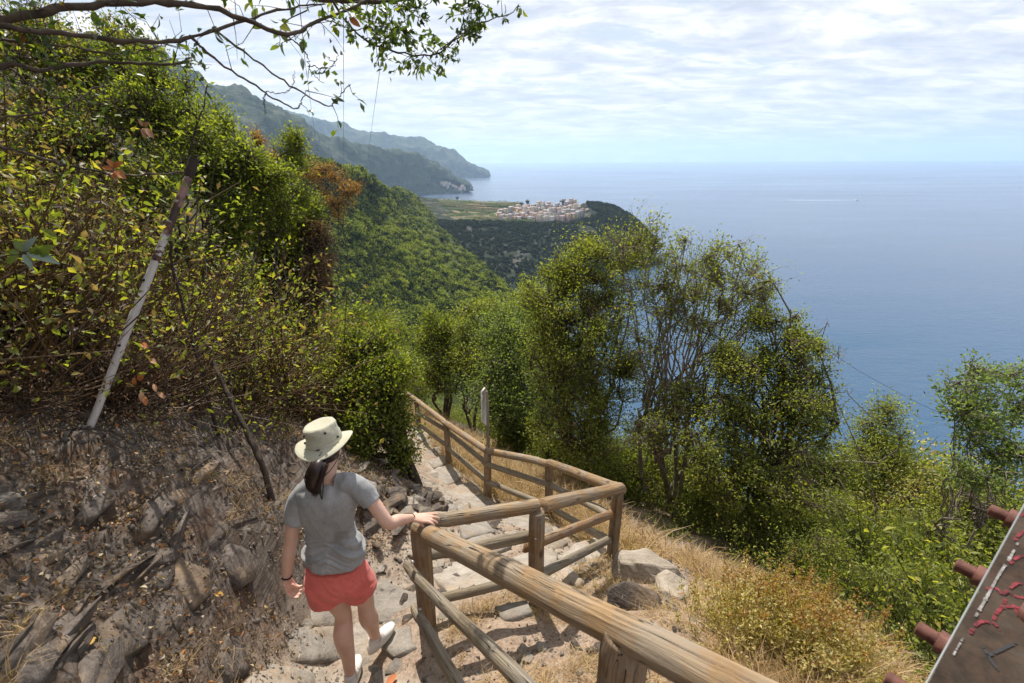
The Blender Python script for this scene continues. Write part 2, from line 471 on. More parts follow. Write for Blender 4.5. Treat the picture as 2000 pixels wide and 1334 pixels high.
# nearer coast with the far fishing village
C_sil = [(200, 60, 2300), (300, 110, 2300), (372, 165, 2350), (440, 185, 2400), (500, 207, 2450), (536, 224, 2500), (580, 250, 2600), (620, 268, 2700), (660, 284, 2800), (724, 299, 2900), (780, 300, 3050), (832, 310, 3150), (868, 338, 3180), (890, 350, 3180), (905, 360, 3170), (915, 374, 3150)]
C_base = [(200, 1500), (300, 1600), (372, 1700), (440, 1800), (500, 1900), (536, 2000), (580, 2100), (620, 2250), (660, 2400), (724, 2700), (780, 2900), (832, 3020), (868, 3080), (890, 3100), (905, 3110), (917, 3140)]
G_C, _ = loft('far_headland', [[PW(x, h, SEA - 15) for x, h in C_base], [PW(x, h + 25, SEA + (28 if x > 700 else 60) * (1 if x < 900 else .3)) for x, h in C_base],
     [PH(x, y, h) for x, y, h in C_sil], [PW(x, h + 700, SEA - 40) for x, y, h in C_sil]], 340, 130, M_far, 50, 0.0045)

# mid hillside (near spur), rows from the foot up and over
def px_rows(rows): return [[PH(x, y, h) if h > 0 else PW(x, -h, y) for x, y, h in r] for r in rows]
A_rows = px_rows([
    [(200, -60, -180), (450, -110, -190), (600, -140, -200), (740, -160, -220), (880, -180, -240), (1052, -215, -260), (1200, -230, -300)],
    [(200, 0, -250), (450, -80, -240), (600, -126, -250), (740, -140, -280), (880, -155, -300), (1052, -185, -330), (1200, -225, -380)],
    [(200, 40, -330), (450, -50, -300), (600, 640, 310), (740, 640, 340), (880, 645, 360), (1052, 650, 400), (1200, -225, -460)],
    [(260, 60, -350), (480, -30, -330), (600, 585, 340), (720, 585, 370), (860, 590, 400), (1006, 600, 470), (1120, -225, -540)],
    [(300, 10, -370), (500, 480, 365), (600, 520, 370), (700, 520, 400), (820, 530, 440), (952, 542, 570), (1050, -225, -640)],
    [(300, 10, -390), (500, 430, 395), (600, 455, 400), (690, 460, 430), (770, 465, 500), (884, 482, 700), (960, -215, -800)],
    [(300, 10, -410), (520, 390, 420), (610, 410, 430), (690, 405, 470), (750, 420, 600), (838, 432, 850), (880, -190, -960)],
    [(300, 330, 440), (560, 322, 450), (640, 332, 460), (700, 350, 510), (760, 380, 700), (806, 389, 940), (850, -150, -1080)],
    [(300, 60, -600), (560, -60, -620), (640, -90, -640), (700, -120, -700), (760, -160, -900), (806, -180, -1150), (850, -215, -1250)],
])
G_A, _ = loft('mid_hillside', A_rows, 240, 200, M_mid, 9.0, 0.014)

# cove cliffs, village plateau and knob
B_rows = px_rows([
    [(800, -215, -780), (900, -215, -640), (1000, -215, -620), (1100, -215, -650), (1200, -215, -760), (1260, -215, -900), (1300, -215, -930), (1330, -215, -960)],
    [(800, -150, -850), (900, -176, -790), (1000, -184, -770), (1100, -186, -790), (1200, -186, -870), (1255, -188, -920), (1290, -192, -950), (1318, -205, -980)],
    [(810, 440, 930), (900, 460, 930), (990, 462, 935), (1080, 458, 950), (1160, 452, 970), (1225, 470, 970), (1268, 495, 975), (1305, -203, -1000)],
    [(815, 436, 960), (900, 436, 990), (990, 440, 1000), (1060, 440, 1020), (1130, 438, 1030), (1190, 426, 1025), (1240, 450, 1000), (1296, -195, -1010)],
    [(815, 428, 1010), (900, 433, 1045), (990, 441, 1050), (1060, 441, 1055), (1120, 440, 1060), (1180, 416, 1060), (1232, 434, 1030), (1290, 486, 1030)],
    [(815, 404, 1140), (880, 412, 1140), (960, 427, 1130), (1040, 426, 1130), (1110, 424, 1120), (1160, 408, 1105), (1222, 424, 1070), (1284, 478, 1050)],
    [(812, 388, 1250), (880, 398, 1240), (950, 407, 1230), (1030, 412, 1210), (1100, 411, 1200), (1150, 405, 1160), (1215, 418, 1110), (1278, 474, 1070)],
    [(812, -215, -1420), (880, -215, -1420), (950, -215, -1400), (1030, -215, -1380), (1100, -215, -1360), (1150, -215, -1320), (1215, -215, -1260), (1270, -215, -1200)],
])
G_B, _ = loft('village_headland', B_rows, 260, 180, M_cliff, 5.0, 0.016)

# ---- bushes that cover the slopes (nobody could count them)
def bush_variant(nq, r, leaf, seed, flat=0.8, core=True):
    g = np.random.default_rng(seed); mb = MB()
    if core:
        n = 26; d = unit(g.normal(size=(n, 3)))
        bm = bmesh.new(); bmesh.ops.create_icosphere(bm, subdivisions=1, radius=1)
        cv = np.array([v.co[:] for v in bm.verts]); ct = np.array([[v.index for v in f.verts] for f in bm.faces]); bm.free()
        mb.add(cv * r * 0.72 * (1 + .3 * g.normal(size=(len(cv), 1)) * .5) * [1, 1, flat], tris=ct, a=0.05)
    nb = 7; bc = unit(g.normal(size=(nb, 3))) * r * 0.45; bc[:, 2] *= .7
    k = g.integers(0, nb, nq); dd = unit(g.normal(size=(nq, 3)))
    p = bc[k] + dd * r * (0.5 + .16 * g.random((nq, 1))); p[:, 2] *= flat
    nn = unit(dd + .6 * g.normal(size=(nq, 3)))
    leafquads(mb, p, unit(g.normal(size=(nq, 3))), nn, leaf * (0.6 + .8 * g.random(nq)), leaf * (.5 + .5 * g.random(nq)), np.clip(.45 + .25 * g.normal(size=nq) + .0 * dd[:, 2], 0, 1))
    v, t, q, a = mb.arrays(); v = v + [0, 0, r * flat * .55]
    return v, t, q, a
def sample_grid(G, n, u0, u1, v0, v1):
    nr, nc, _ = G.shape
    u = rng.uniform(u0, u1, n) * (nr - 1.001); v = rng.uniform(v0, v1, n) * (nc - 1.001)
    i = u.astype(int); j = v.astype(int); fu = (u - i)[:, None]; fv = (v - j)[:, None]
    return (G[i, j] * (1 - fu) * (1 - fv) + G[i + 1, j] * fu * (1 - fv) + G[i, j + 1] * (1 - fu) * fv + G[i + 1, j + 1] * fu * fv), u / nr, v / nc
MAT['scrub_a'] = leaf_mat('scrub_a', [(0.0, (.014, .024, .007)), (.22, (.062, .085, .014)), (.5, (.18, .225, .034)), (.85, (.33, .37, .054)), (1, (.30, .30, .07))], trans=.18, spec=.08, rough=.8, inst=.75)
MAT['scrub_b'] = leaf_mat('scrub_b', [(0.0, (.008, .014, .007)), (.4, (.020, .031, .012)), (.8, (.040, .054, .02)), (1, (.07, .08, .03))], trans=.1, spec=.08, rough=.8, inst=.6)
def cover_slope(name, G, n, rngs, smin, smax, mat, leaf, seed, fill=0.0):
    p, u, v = sample_grid(G, n, *rngs)
    keep = fbm(p * .03, 3) > -1.05 + fill
    p = p[keep]; N = len(p)
    s = smin + (smax - smin) * rng.random(N) ** 2
    rot = np.stack([rng.normal(size=N) * .15, rng.normal(size=N) * .15, rng.random(N) * 6.28], 1)
    var = [bush_variant(110, 1.0, leaf, seed + k) for k in range(5)]
    o = scatter(name, var, p, rot, np.stack([s, s, s * rng.uniform(.75, 1.25, N)], 1), rng.integers(0, 5, N), mat)
    tag(o, kind='stuff'); return o
tag(cover_slope('hillside_scrub', G_A, 14000, (.12, .90, .12, .93), 1.5, 4.6, MAT['scrub_a'], .42, 100), 'dense green scrub covering the slope below the path across the valley', 'scrub')
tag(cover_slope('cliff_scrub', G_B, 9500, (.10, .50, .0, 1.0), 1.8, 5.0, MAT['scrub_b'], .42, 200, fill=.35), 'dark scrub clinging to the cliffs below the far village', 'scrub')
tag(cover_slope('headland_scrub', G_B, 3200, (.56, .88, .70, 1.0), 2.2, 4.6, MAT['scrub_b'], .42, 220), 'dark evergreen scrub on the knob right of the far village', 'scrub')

# ---- vineyard terraces: a real flight of steps, strip by strip
def terraces():
    mb = MB(); g = np.random.default_rng(5)
    x0s = catmull([(812, 389, 1225), (880, 397, 1215), (950, 404, 1200), (985, 412, 1180)], 60)
    x1s = catmull([(838, 431, 1030), (880, 432, 1035), (950, 433, 1050), (990, 434, 1060)], 60)
    nr, nc, _ = G_B.shape; iu = np.linspace(.585 * nr, .845 * nr, 19).astype(int); jv = np.linspace(0, .40 * nc, 61).astype(int)
    n = 18; L = G_B[iu][:, jv].copy(); L[..., 2] = np.maximum(L[..., 2], -160) + 2.2
    L[..., 2] = L[..., 2] * .35 + .65 * L[..., 2].mean(1, keepdims=True)
    L[..., 2] += np.linspace(0, 1, n + 1)[:, None] * 5
    for k in range(n):
        a0 = L[k]; a1 = L[k + 1]; fl0 = a0.copy(); fl0[:, 2] = np.maximum(a1[:, 2], a0[:, 2] + .3); fl1 = a1.copy()
        j = 0
        while j < 60:
            w = int(g.integers(4, 14)); j2 = min(60, j + w); la = g.random()
            for lo, hi, aa in ((a0, fl0, .8 + .2 * g.random() if g.random() < .6 else .4), (fl0, fl1, la)):
                v = np.concatenate([lo[j:j2 + 1], hi[j:j2 + 1]]); m = j2 - j + 1
                q = np.stack([np.arange(m - 1), np.arange(m - 1) + 1, np.arange(m - 1) + 1 + m, np.arange(m - 1) + m], 1)
                mb.add(v, quads=q, a=aa)
            j = j2
    m, t, o = new_mat('terrace_soil')
    lv = t.new('ShaderNodeAttribute', dict(attribute_name='lv')).outputs['Fac']
    pos = t.new('ShaderNodeNewGeometry').outputs['Position']
    c = t.ramp(lv, [(0.0, (.035, .065, .018)), (.35, (.07, .12, .028)), (.6, (.16, .18, .05)), (.8, (.30, .23, .12)), (1, (.36, .28, .18))])
    c = t.mix(t.ramp(t.noise(pos, .25, 5), [(.4, 0.), (.7, .6)]), c, (.03, .05, .015))
    p = t.new('ShaderNodeBsdfPrincipled', Roughness=.95, Base_Color=c); t.l.new(p.outputs[0], o.inputs[0])
    e = mb.build('terrace', m); tag(e, kind='structure')
    pts = []
    for k in range(n):
        for q in range(24):
            j = int(g.integers(0, 61)); p_ = L[k][j] * .4 + L[k + 1][j] * .6; p_[2] = max(L[k + 1][j][2], L[k][j][2] + .3); pts.append(p_)
    pts = np.array(pts); N = len(pts); s = g.uniform(.6, 2.2, N)
    rot = np.stack([0 * s, 0 * s, g.random(N) * 6], 1)
    tag(scatter('terrace_vines', [bush_variant(70, 1, .5, 300 + k) for k in range(3)], pts, rot, np.stack([s * 1.6, s, s * .7], 1), g.integers(0, 3, N), MAT['scrub_a']),
        'rows of vines and small bushes on the terraces left of the far village', 'vines', kind='stuff')
terraces()

# ---- houses
def wallmat(name, c): return simple(name, c, 0.9, noise=.12, nscale=.3)
WALLS = {'cream': (.47, .42, .34), 'pink': (.45, .30, .26), 'ochre': (.45, .32, .19), 'white': (.55, .54, .51), 'grey': (.30, .29, .285), 'rose': (.40, .31, .285)}
WM = {k: wallmat('plaster_' + k, v) for k, v in WALLS.items()}
M_roof = simple('roof_tiles', (.30, .235, .205), .9, noise=.2, nscale=.5)
M_redroof = simple('red_roof', (.42, .10, .06), .8, noise=.2, nscale=1.5)
M_slate = simple('slate_roof', (.25, .235, .235), .8, noise=.2, nscale=.5)
M_winpane = simple('window_dark', (.03, .035, .045), .25)
def boxv(x0, x1, y0, y1, z0, z1):
    return [(x0, y0, z0), (x1, y0, z0), (x1, y1, z0), (x0, y1, z0), (x0, y0, z1), (x1, y0, z1), (x1, y1, z1), (x0, y1, z1)]
BQ = [(0, 3, 2, 1), (4, 5, 6, 7), (0, 1, 5, 4), (1, 2, 6, 5), (2, 3, 7, 6), (3, 0, 4, 7)]
def house_parts(w, d, h, gable, kind):
    wall = MB(); wall.add(boxv(-w / 2, w / 2, -d / 2, d / 2, -9, h), quads=BQ)
    if gable:
        wall.add([(-w / 2, -d / 2, h), (-w / 2, d / 2, h), (-w / 2, 0, h + d * .22), (w / 2, -d / 2, h), (w / 2, d / 2, h), (w / 2, 0, h + d * .22)], tris=[(0, 2, 1), (3, 4, 5)])
    roof = MB(); e = .5; rz = h + d * .22
    if gable:
        for s in (-1, 1):
            v = [(-w / 2 - e, s * (d / 2 + e), h - .25), (w / 2 + e, s * (d / 2 + e), h - .25), (w / 2 + e, 0, rz + .02), (-w / 2 - e, 0, rz + .02)]
            v2 = [(x, y, z + .35) for x, y, z in v]
            roof.add(v + v2, quads=BQ)
    else:
        roof.add(boxv(-w / 2 - .4, w / 2 + .4, -d / 2 - .4, d / 2 + .4, h + .003, h + .4), quads=BQ)
    wins = []
    ns = max(2, int(h // 3)); nc = max(2, int(w // 2.8))
    for a in range(ns):
        for b in range(nc):
            x = -w / 2 + (b + .5) * w / nc; z = .9 + a * (h / ns)
            wins.append(boxv(x - .5, x + .5, -d / 2 - .06, -d / 2 + .1, z, z + 1.5))
    return wall, roof, wins
_wv = MB(); _wv.add(boxv(-.5, .5, -.06, .1, 0, 1.5), quads=BQ); WIN_ME = _wv.mesh('window', M_winpane)
HPROTO = {}
def house(name, loc, w, d, h, rz, wall, roof, gable=True, label=None, group=None, cat='house', wins=True):
    key = (w, d, h, gable)
    if key not in HPROTO:
        a, b, c = house_parts(w, d, h, gable, 0)
        HPROTO[key] = (a, b, c)
    a, b, c = HPROTO[key]
    e = empty(name, loc, label=label, cat=cat, group=group); e.rotation_euler.z = rz
    mk = key + (wall, roof)
    if mk not in HPROTO: HPROTO[mk] = (a.mesh('wall', WM[wall]), b.mesh('roof', roof))
    link('wall', HPROTO[mk][0], e); link('roof', HPROTO[mk][1], e)
    if wins == 'each':
        for q in c:
            link('window', WIN_ME, e, loc=((q[0][0] + q[1][0]) / 2, -d / 2, q[0][2]))
    elif wins:
        if key + ('w',) not in HPROTO:
            mb = MB()
            for q in c: mb.add(q, quads=BQ)
            HPROTO[key + ('w',)] = mb.mesh('window', M_winpane)
        tag(link('window', HPROTO[key + ('w',)], e), kind='stuff')
    return e
dims = [(10, 9, 11), (12, 10, 13), (9, 9, 15), (13, 10, 12), (10, 9, 9), (9, 8, 17)]
ROWN = ['front', 'second', 'third', 'fourth', 'fifth', 'rearmost']
g = np.random.default_rng(21)
cols = ['cream', 'cream', 'pink', 'white', 'ochre', 'grey', 'rose', 'white', 'rose', 'cream']
rows_v = [(433, 1078, 972, 1112, 15), (427, 1095, 970, 1140, 19), (421, 1112, 974, 1150, 20), (415, 1130, 984, 1154, 19), (409, 1146, 1000, 1150, 16), (404, 1160, 1008, 1140, 12)]
def topline(x): return np.interp(x, [960, 985, 1000, 1020, 1040, 1060, 1085, 1100, 1120, 1150], [420, 411, 405, 402, 402, 404, 403, 397, 398, 402])
WORDS = {'cream': 'cream', 'pink': 'pink', 'ochre': 'ochre', 'white': 'white', 'grey': 'grey', 'rose': 'dusty rose'}
for ri_, (py, hd, xa, xb, n) in enumerate(rows_v):
    for k in range(n):
        px = xa + (xb - xa) * (k + .5) / n + g.uniform(-2.5, 2.5)
        if py - 8 < topline(px) - 3: continue
        w, d, h = dims[g.integers(0, len(dims))]; c = cols[g.integers(0, len(cols))]
        if px > 1085 and g.random() < .5: c = 'grey' if g.random() < .5 else 'rose'
        loc = PH(px, py + g.uniform(-1.5, 1.5), hd + g.uniform(-6, 6))
        rf_, gb_ = (M_roof if g.random() < .7 else M_slate), g.random() < .65
        house('village_house', loc, w, d, h, -math.atan2(loc.x, loc.y) + g.uniform(-.5, .5), c, rf_, gb_,
              label='%s %s house, %s %s roof, %s row of clifftop village, %s' % ('tall' if h > 12 else 'low', WORDS[c], 'terracotta' if rf_ is M_roof else 'grey', 'pitched' if gb_ else 'flat', ROWN[ri_], ('left end', 'left of middle', 'right of middle', 'right end')[min(3, int((px - 965) / 48))]), group='%s houses of the clifftop village' % WORDS[c])
# bell tower with pointed spire at the left end of the village
def tower():
    base = PH(945, 412, 1165)
    e = empty('bell_tower', base, label='slender ochre bell tower with pointed spire at the left end of the clifftop village', cat='bell tower')
    m = MB(); m.add(boxv(-2.3, 2.3, -2.3, 2.3, -6, 16), quads=BQ); m.build('tower_shaft', WM['ochre'], e)
    m = MB(); m.add(boxv(-2.9, 2.9, -2.9, 2.9, 16.003, 17), quads=BQ); m.build('cornice', WM['grey'], e)
    m = MB(); m.add([(-2.2, -2.2, 17.01), (2.2, -2.2, 17.01), (2.2, 2.2, 17.01), (-2.2, 2.2, 17.01), (0, 0, 27)], tris=[(0, 1, 4), (1, 2, 4), (2, 3, 4), (3, 0, 4)]); m.build('spire', M_slate, e)
tower()
house('church_building', PH(955, 417, 1160), 14, 11, 10, -.2, 'ochre', M_roof, True, label='ochre church building just right of the bell tower', cat='church')
house('village_house', PH(966, 421, 1150), 12, 10, 9, .2, 'ochre', M_roof, True, label='orange ochre house between the church and the packed village', cat='house')
house('farmhouse', PH(794, 609, 385), 7, 5.5, 4.2, .45, 'white', M_redroof, True, label='small white farmhouse with red roof alone on the wooded slope', cat='house', wins='each')
# far fishing village
for k in range(26):
    px = 862 + 46 * (k / 26) + g.uniform(-2, 2); py = 357 + (px - 862) * .22 + g.uniform(0, 9) * (1 if px > 875 else .4)
    c = ['rose', 'cream', 'pink', 'white'][k % 4]
    loc = PH(px, py, 3085 - 10 * 0)
    house('coastal_house', loc, 15, 12, 14, g.uniform(-.5, .5), c, M_roof, True, wins=False,
          label='tiny %s house in the fishing village on the far headland' % WORDS[c], group='%s houses of the far fishing village' % WORDS[c])
# trees among the houses
MAT['pine_dark'] = leaf_mat('pine_dark', [(0, (.01, .018, .008)), (1, (.035, .05, .018))], trans=.05)
def far_tree(px, py, hd, r, kind, label):
    b = PH(px, py, hd); e = empty('pine_tree' if kind == 'pine' else 'village_tree', b, label=label, cat='tree')
    mb = MB(); H = r * (2.1 if kind == 'pine' else 1.2)
    tubes(mb, [[(0, 0, -4), (.2, 0, H * .5), (.1, .1, H)]], [[.5, .4, .3]], 5); mb.build('trunk', MAT['bark_dark'], e)
    v, t, q, a = bush_variant(160, r, 1.5, int(px) + 1, .38 if kind == 'pine' else .9); cr = MB(); cr.add(v + [0, 0, H - r * .3], tris=t, a=a[len(q):])
    cr.build('crown', MAT['pine_dark'], e)
far_tree(1098, 405, 1150, 7, 'pine', 'flat topped umbrella pine rising over the village roofs')
far_tree(1030, 404, 1165, 8, 'round', 'large dark tree at the top of the village, left of its middle')
far_tree(1019, 405, 1168, 6, 'round', 'dark round tree above the left end of the village roofs')
far_tree(1044, 407, 1160, 5, 'round', 'small dark tree right of the large one above the roofs')
far_tree(1056, 407, 1160, 3.5, 'round', 'smallest lone tree above the middle of the village roofs')
far_tree(893, 391, 1230, 4, 'round', 'single small tree on the skyline of the vine terraces')

# ---- boats and their wakes
M_foam = simple('foam', (.75, .78, .8), .7); M_boat = simple('boat_white', (.8, .8, .8), .4)
def boat(px, py, label, wl, right=True):
    b = PZ(px, py, SEA); e = empty('motor_boat', b + Vector((0, 0, .3)), label=label, cat='boat')
    e.rotation_euler.z = -math.pi / 2 if right else math.pi / 2
    m = MB(); L = 9; v = [(-1.6, -L, 0), (1.6, -L, 0), (1.9, 2, 0), (-1.9, 2, 0), (0, L, .6), (-1.9, -L, 2.2), (1.9, -L, 2.2), (2.3, 2, 2.4), (-2.3, 2, 2.4), (0, L + 1, 3)]
    m.add(v, quads=[(0, 1, 6, 5), (1, 2, 7, 6), (2, 4, 9, 7), (4, 3, 8, 9), (3, 0, 5, 8), (0, 3, 2, 1), (5, 6, 7, 8)], tris=[(8, 7, 9), (2, 3, 4)]); m.build('hull', M_boat, e)
    m = MB(); m.add(boxv(-1.3, 1.3, -4, 1.5, 2.4, 4.4), quads=BQ); m.build('cabin', M_boat, e)
    n = 40; t = np.linspace(0, 1, n); s = -1 if right else 1
    cx_ = b.x + s * t * wl; cy_ = b.y + t * wl * .10 + 4 * np.sin(t * 9); w = (1.5 + 5 * t) * (1 + .5 * rng.random(n)) * (1 - t) ** .4
    v = np.concatenate([np.stack([cx_, cy_ - w, np.full(n, SEA + .15)], 1), np.stack([cx_, cy_ + w, np.full(n, SEA + .15)], 1)])
    q = np.stack([np.arange(n - 1), np.arange(n - 1) + 1, np.arange(n - 1) + 1 + n, np.arange(n - 1) + n], 1)
    m = MB(); m.add(v, quads=q); tag(m.build('boat_wake', M_foam), 'thin white wake trailing behind the boat, ' + ('far out at right' if px > 1500 else 'close off the headland'), 'wake')
boat(1674, 391, 'small white motor boat far out at right drawing a long wake', 330)
boat(1284, 435, 'small white motor boat just off the headland below the village', 60)

# ---- haze
HB = MB(); HB.add(boxv(-29000, 29000, -29000, 29000, SEA - 60, 620), quads=BQ)
mh = bpy.data.materials.new('haze'); mh.use_nodes = True; T = NT(mh.node_tree); T.n.clear()
oh = T.n.new('ShaderNodeOutputMaterial')
vh = T.new('ShaderNodeVolumePrincipled', Color=(.54, .74, 1.0), Density=0.000068, Anisotropy=0.35)
T.l.new(vh.outputs[0], oh.inputs['Volume'])
tag(HB.build('haze', mh), 'pale sea haze', 'haze', kind='stuff')
# ================================================================== NEAR GROUND
def pp(px, py, z=None, Y=None, d=None):
    if z is not None: return tuple(PZ(px, py, z))
    if Y is not None: return tuple(PY(px, py, Y))
    return tuple(P(px, py, d))
PATH = np.array([(.35, -1.2, -1.25), (.15, -.4, -1.45), (-.12, .35, -1.78), (-.45, 1.0, -2.25), (-.85, 1.5, -2.82), (-1.0, 1.88, -3.05), (-.95, 2.15, -3.12), (-.95, 2.5, -3.2), (-.6, 2.95, -3.32), (-.1, 3.15, -3.42),
                 (.4, 3.45, -3.62), (.33, 3.95, -3.95), (-.05, 4.5, -4.25), (-.62, 5.1, -4.55), (-1.1, 5.75, -4.8), (-1.6, 6.6, -5.0), (-2.2, 7.9, -5.35), (-3.0, 9.5, -5.8), (-4.8, 12.5, -6.7), (-7.4, 16, -7.6), (-11, 21, -9.0)])
PATHF = catmull(PATH, 400)
CP = [tuple(p) for p in PATH]
FENCE = [(.33, .86, -2.05), (-.59, 2.19, -2.98), (.17, 2.42, -3.05), (.98, 3.36, -3.66), (.48, 4.9, -4.5), (-.37, 5.55, -4.76), (-1.15, 6.9, -5.12), (-2.1, 9.0, -5.78), (-3.9, 12.2, -6.7), (-6.5, 16, -7.62)]
CP += FENCE
CP += [(-.35, .2, -1.72), (-.85, .95, -2.15), (-1.35, 1.75, -2.85), (-1.5, 2.3, -3.0), (-1.45, 2.9, -3.0), (-1.25, 3.4, -3.2), (-1.2, 3.9, -3.35), (-1.15, 4.35, -3.65), (-.95, 3.6, -3.3), (-1.32, 4.7, -3.75), (-1.7, 5.4, -4.0), (-2.3, 6.6, -4.4), (-3.2, 8.0, -4.6)]
CP += [pp(480, 1300, d=2.5), pp(300, 1100, d=2.4), pp(0, 1300, d=1.5), pp(0, 900, d=2.3), pp(165, 860, d=2.8), pp(0, 700, d=2.9), pp(400, 850, d=3.75), pp(250, 1300, d=1.95), pp(150, 1050, d=2.25), pp(440, 1050, d=2.95), pp(-300, 1000, d=1.7), pp(-300, 700, d=2.4), pp(500, 900, d=3.9)]
CP += [(-1.5, 0, -1.1), (-2.2, -1.5, .2), (-3.6, .5, .1), (-5.5, 3, 1.2), (-4.4, 3.6, -.6), (-3.6, 4.8, -1.9), (-5.4, 5.5, -1.2), (-4.6, 7.2, -3.0), (-6.5, 7.5, -1.3), (-5.6, 9.6, -4.1), (-8.5, 10.5, -1.8), (-10, 7, 1.6), (-9, 13, -4.6), (-13, 14, -2.5), (-14, 18, -6), (-20, 12, 4), (-16, 3, 7.5), (-10, 0, 5.5), (-25, 25, -4)]
CP += [(.62, 1.35, -2.42), (.2, 1.95, -2.86), (.93, 1.9, -2.72), (1.2, 2.6, -3.15), (1.35, 3.2, -3.55), (1.1, .6, -1.95), (1.7, 1.5, -2.55), (1.64, 2.3, -2.98), (2.2, 1.8, -2.95), (2.2, 3.0, -3.8), (2.6, 1.0, -3.0), (1.9, 4.2, -4.5), (1.2, 5.2, -4.8),
       (.6, 6.2, -5.1), (-.2, 7.4, -5.6), (1.5, 7.5, -6.1), (3.0, 3.2, -4.3), (3.6, 5.2, -5.4), (4.6, 2.6, -4.9), (5.2, 7, -6.7), (5.6, 4.4, -5.7), (7.3, 6, -6.6), (7.5, 9, -8.6), (3.5, 10, -8.6), (-.8, 10.5, -7.2), (0, 14, -9.5), (-3, 16, -9.6), (-6, 20, -11.5), (5, 16, -14), (12, 8, -10.5), (10, 13, -13.5), (15, 18, -20), (14, 12, -15),
       (4, -1, -3.1), (6, 1, -4.7), (1.6, -1, -1.8), (3, -4, -2.2), (-1, -5, .6), (10, -2, -7.0), (15, 2, -11.5), (20, 8, -17), (0, 24, -19), (-12, 28, -17), (8, 30, -27)]
CP += [(-60, 20, 42), (-60, 60, 20), (-45, 100, -30), (-20, 60, -42), (0, 60, -52), (25, 60, -64), (60, 40, -70), (60, 0, -50), (40, -40, -20), (100, 40, -112), (100, 0, -90), (100, -60, -70), (120, 120, -160), (40, 120, -130), (0, 120, -112), (-40, 160, -90), (-110, 140, -30), (-140, 60, 60), (-120, -60, 120), (0, -80, 40), (60, -120, 0),
       (200, 0, -190), (200, 120, -235), (200, -150, -150), (120, 230, -240), (0, 220, -215), (-60, 230, -190), (-150, 230, -110), (-230, 150, -20), (-230, 0, 120), (-200, -200, 170), (230, 230, -260)]
CP = np.array(CP)
def _phi(d2): return np.sqrt(d2 + .15)
def _fit():
    n = len(CP); X = CP[:, :2]; D = _phi(((X[:, None] - X[None]) ** 2).sum(-1))
    A = np.zeros((n + 3, n + 3)); A[:n, :n] = D + np.eye(n) * -.012; A[:n, n] = 1; A[:n, n + 1:] = X; A[n:, :n] = A[:n, n:].T
    b = np.zeros(n + 3); b[:n] = CP[:, 2]
    return np.linalg.solve(A, b)
_w = _fit()
def path_dist(x, y):
    out = np.full(len(x), 1e9); idx = np.zeros(len(x), int)
    near = (np.abs(x + 2) < 14) & (y > -3) & (y < 24)
    xs = x[near]; ys = y[near]
    for s in range(0, len(xs), 20000):
        d = (xs[s:s + 20000, None] - PATHF[None, :, 0]) ** 2 + (ys[s:s + 20000, None] - PATHF[None, :, 1]) ** 2
        k = d.argmin(1); w = np.where(near)[0][s:s + 20000]
        out[w] = np.sqrt(d[np.arange(len(k)), k]); idx[w] = k
    return out, idx
SD = unit(np.array([-.18, .84, -.45])); SN = unit(np.array([.62, .15, .72])); SA = unit(np.cross(SD, SN))
def height(x, y, detail=True):
    x = np.atleast_1d(np.asarray(x, float)); y = np.atleast_1d(np.asarray(y, float))
    z = np.zeros(len(x))
    for s in range(0, len(x), 20000):
        a = x[s:s + 20000]; b = y[s:s + 20000]
        d = _phi((a[:, None] - CP[None, :, 0]) ** 2 + (b[:, None] - CP[None, :, 1]) ** 2)
        z[s:s + 20000] = d @ _w[:-3] + _w[-3] + _w[-2] * a + _w[-1] * b
    if not detail: return z
    pd, _ = path_dist(x, y)
    off = np.clip((pd - .35) / .5, 0, 1)
    p = np.stack([x, y, z], 1)
    r = np.hypot(x, y)
    bank = bank_mask(x, y)
    al = p @ SD; ac = p @ SA
    q = np.stack([al * .9, ac * 5.6, 0 * al + 3.3], 1)
    warp = fbm(p * 1.4, 3)[:, None] * .35
    str_ = ridged(q + warp, 4)
    z = z + bank * (str_ * .062 + fbm(p * 1.6, 3) * .075 + np.abs(fbm(p * 7, 3)) * .018)
    z = z + (1 - bank) * off * (fbm(p * 1.3, 4) * .06 + fbm(p * 8, 3) * .012)
    z = z + (1 - off) * (fbm(p * 2.2, 3) * .020 + fbm(p * 14, 3) * .006)
    z = z + np.clip((r - 14) / 60, 0, 1) * fbm(p * .07, 4) * 3
    return z
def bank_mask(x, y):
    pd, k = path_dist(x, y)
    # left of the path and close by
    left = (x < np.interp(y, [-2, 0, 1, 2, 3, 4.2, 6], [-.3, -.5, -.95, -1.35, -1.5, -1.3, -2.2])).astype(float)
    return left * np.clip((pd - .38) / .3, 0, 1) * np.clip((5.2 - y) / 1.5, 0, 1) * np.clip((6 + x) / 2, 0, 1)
_n = 470
_t = np.linspace(-1, 1, _n)
gx = -.5 + 2.0 * np.sinh(_t * 5.45); gy = 2.6 + 2.0 * np.sinh(_t * 5.45)
GX, GY = np.meshgrid(gx, gy)
GZ = height(GX.ravel(), GY.ravel())
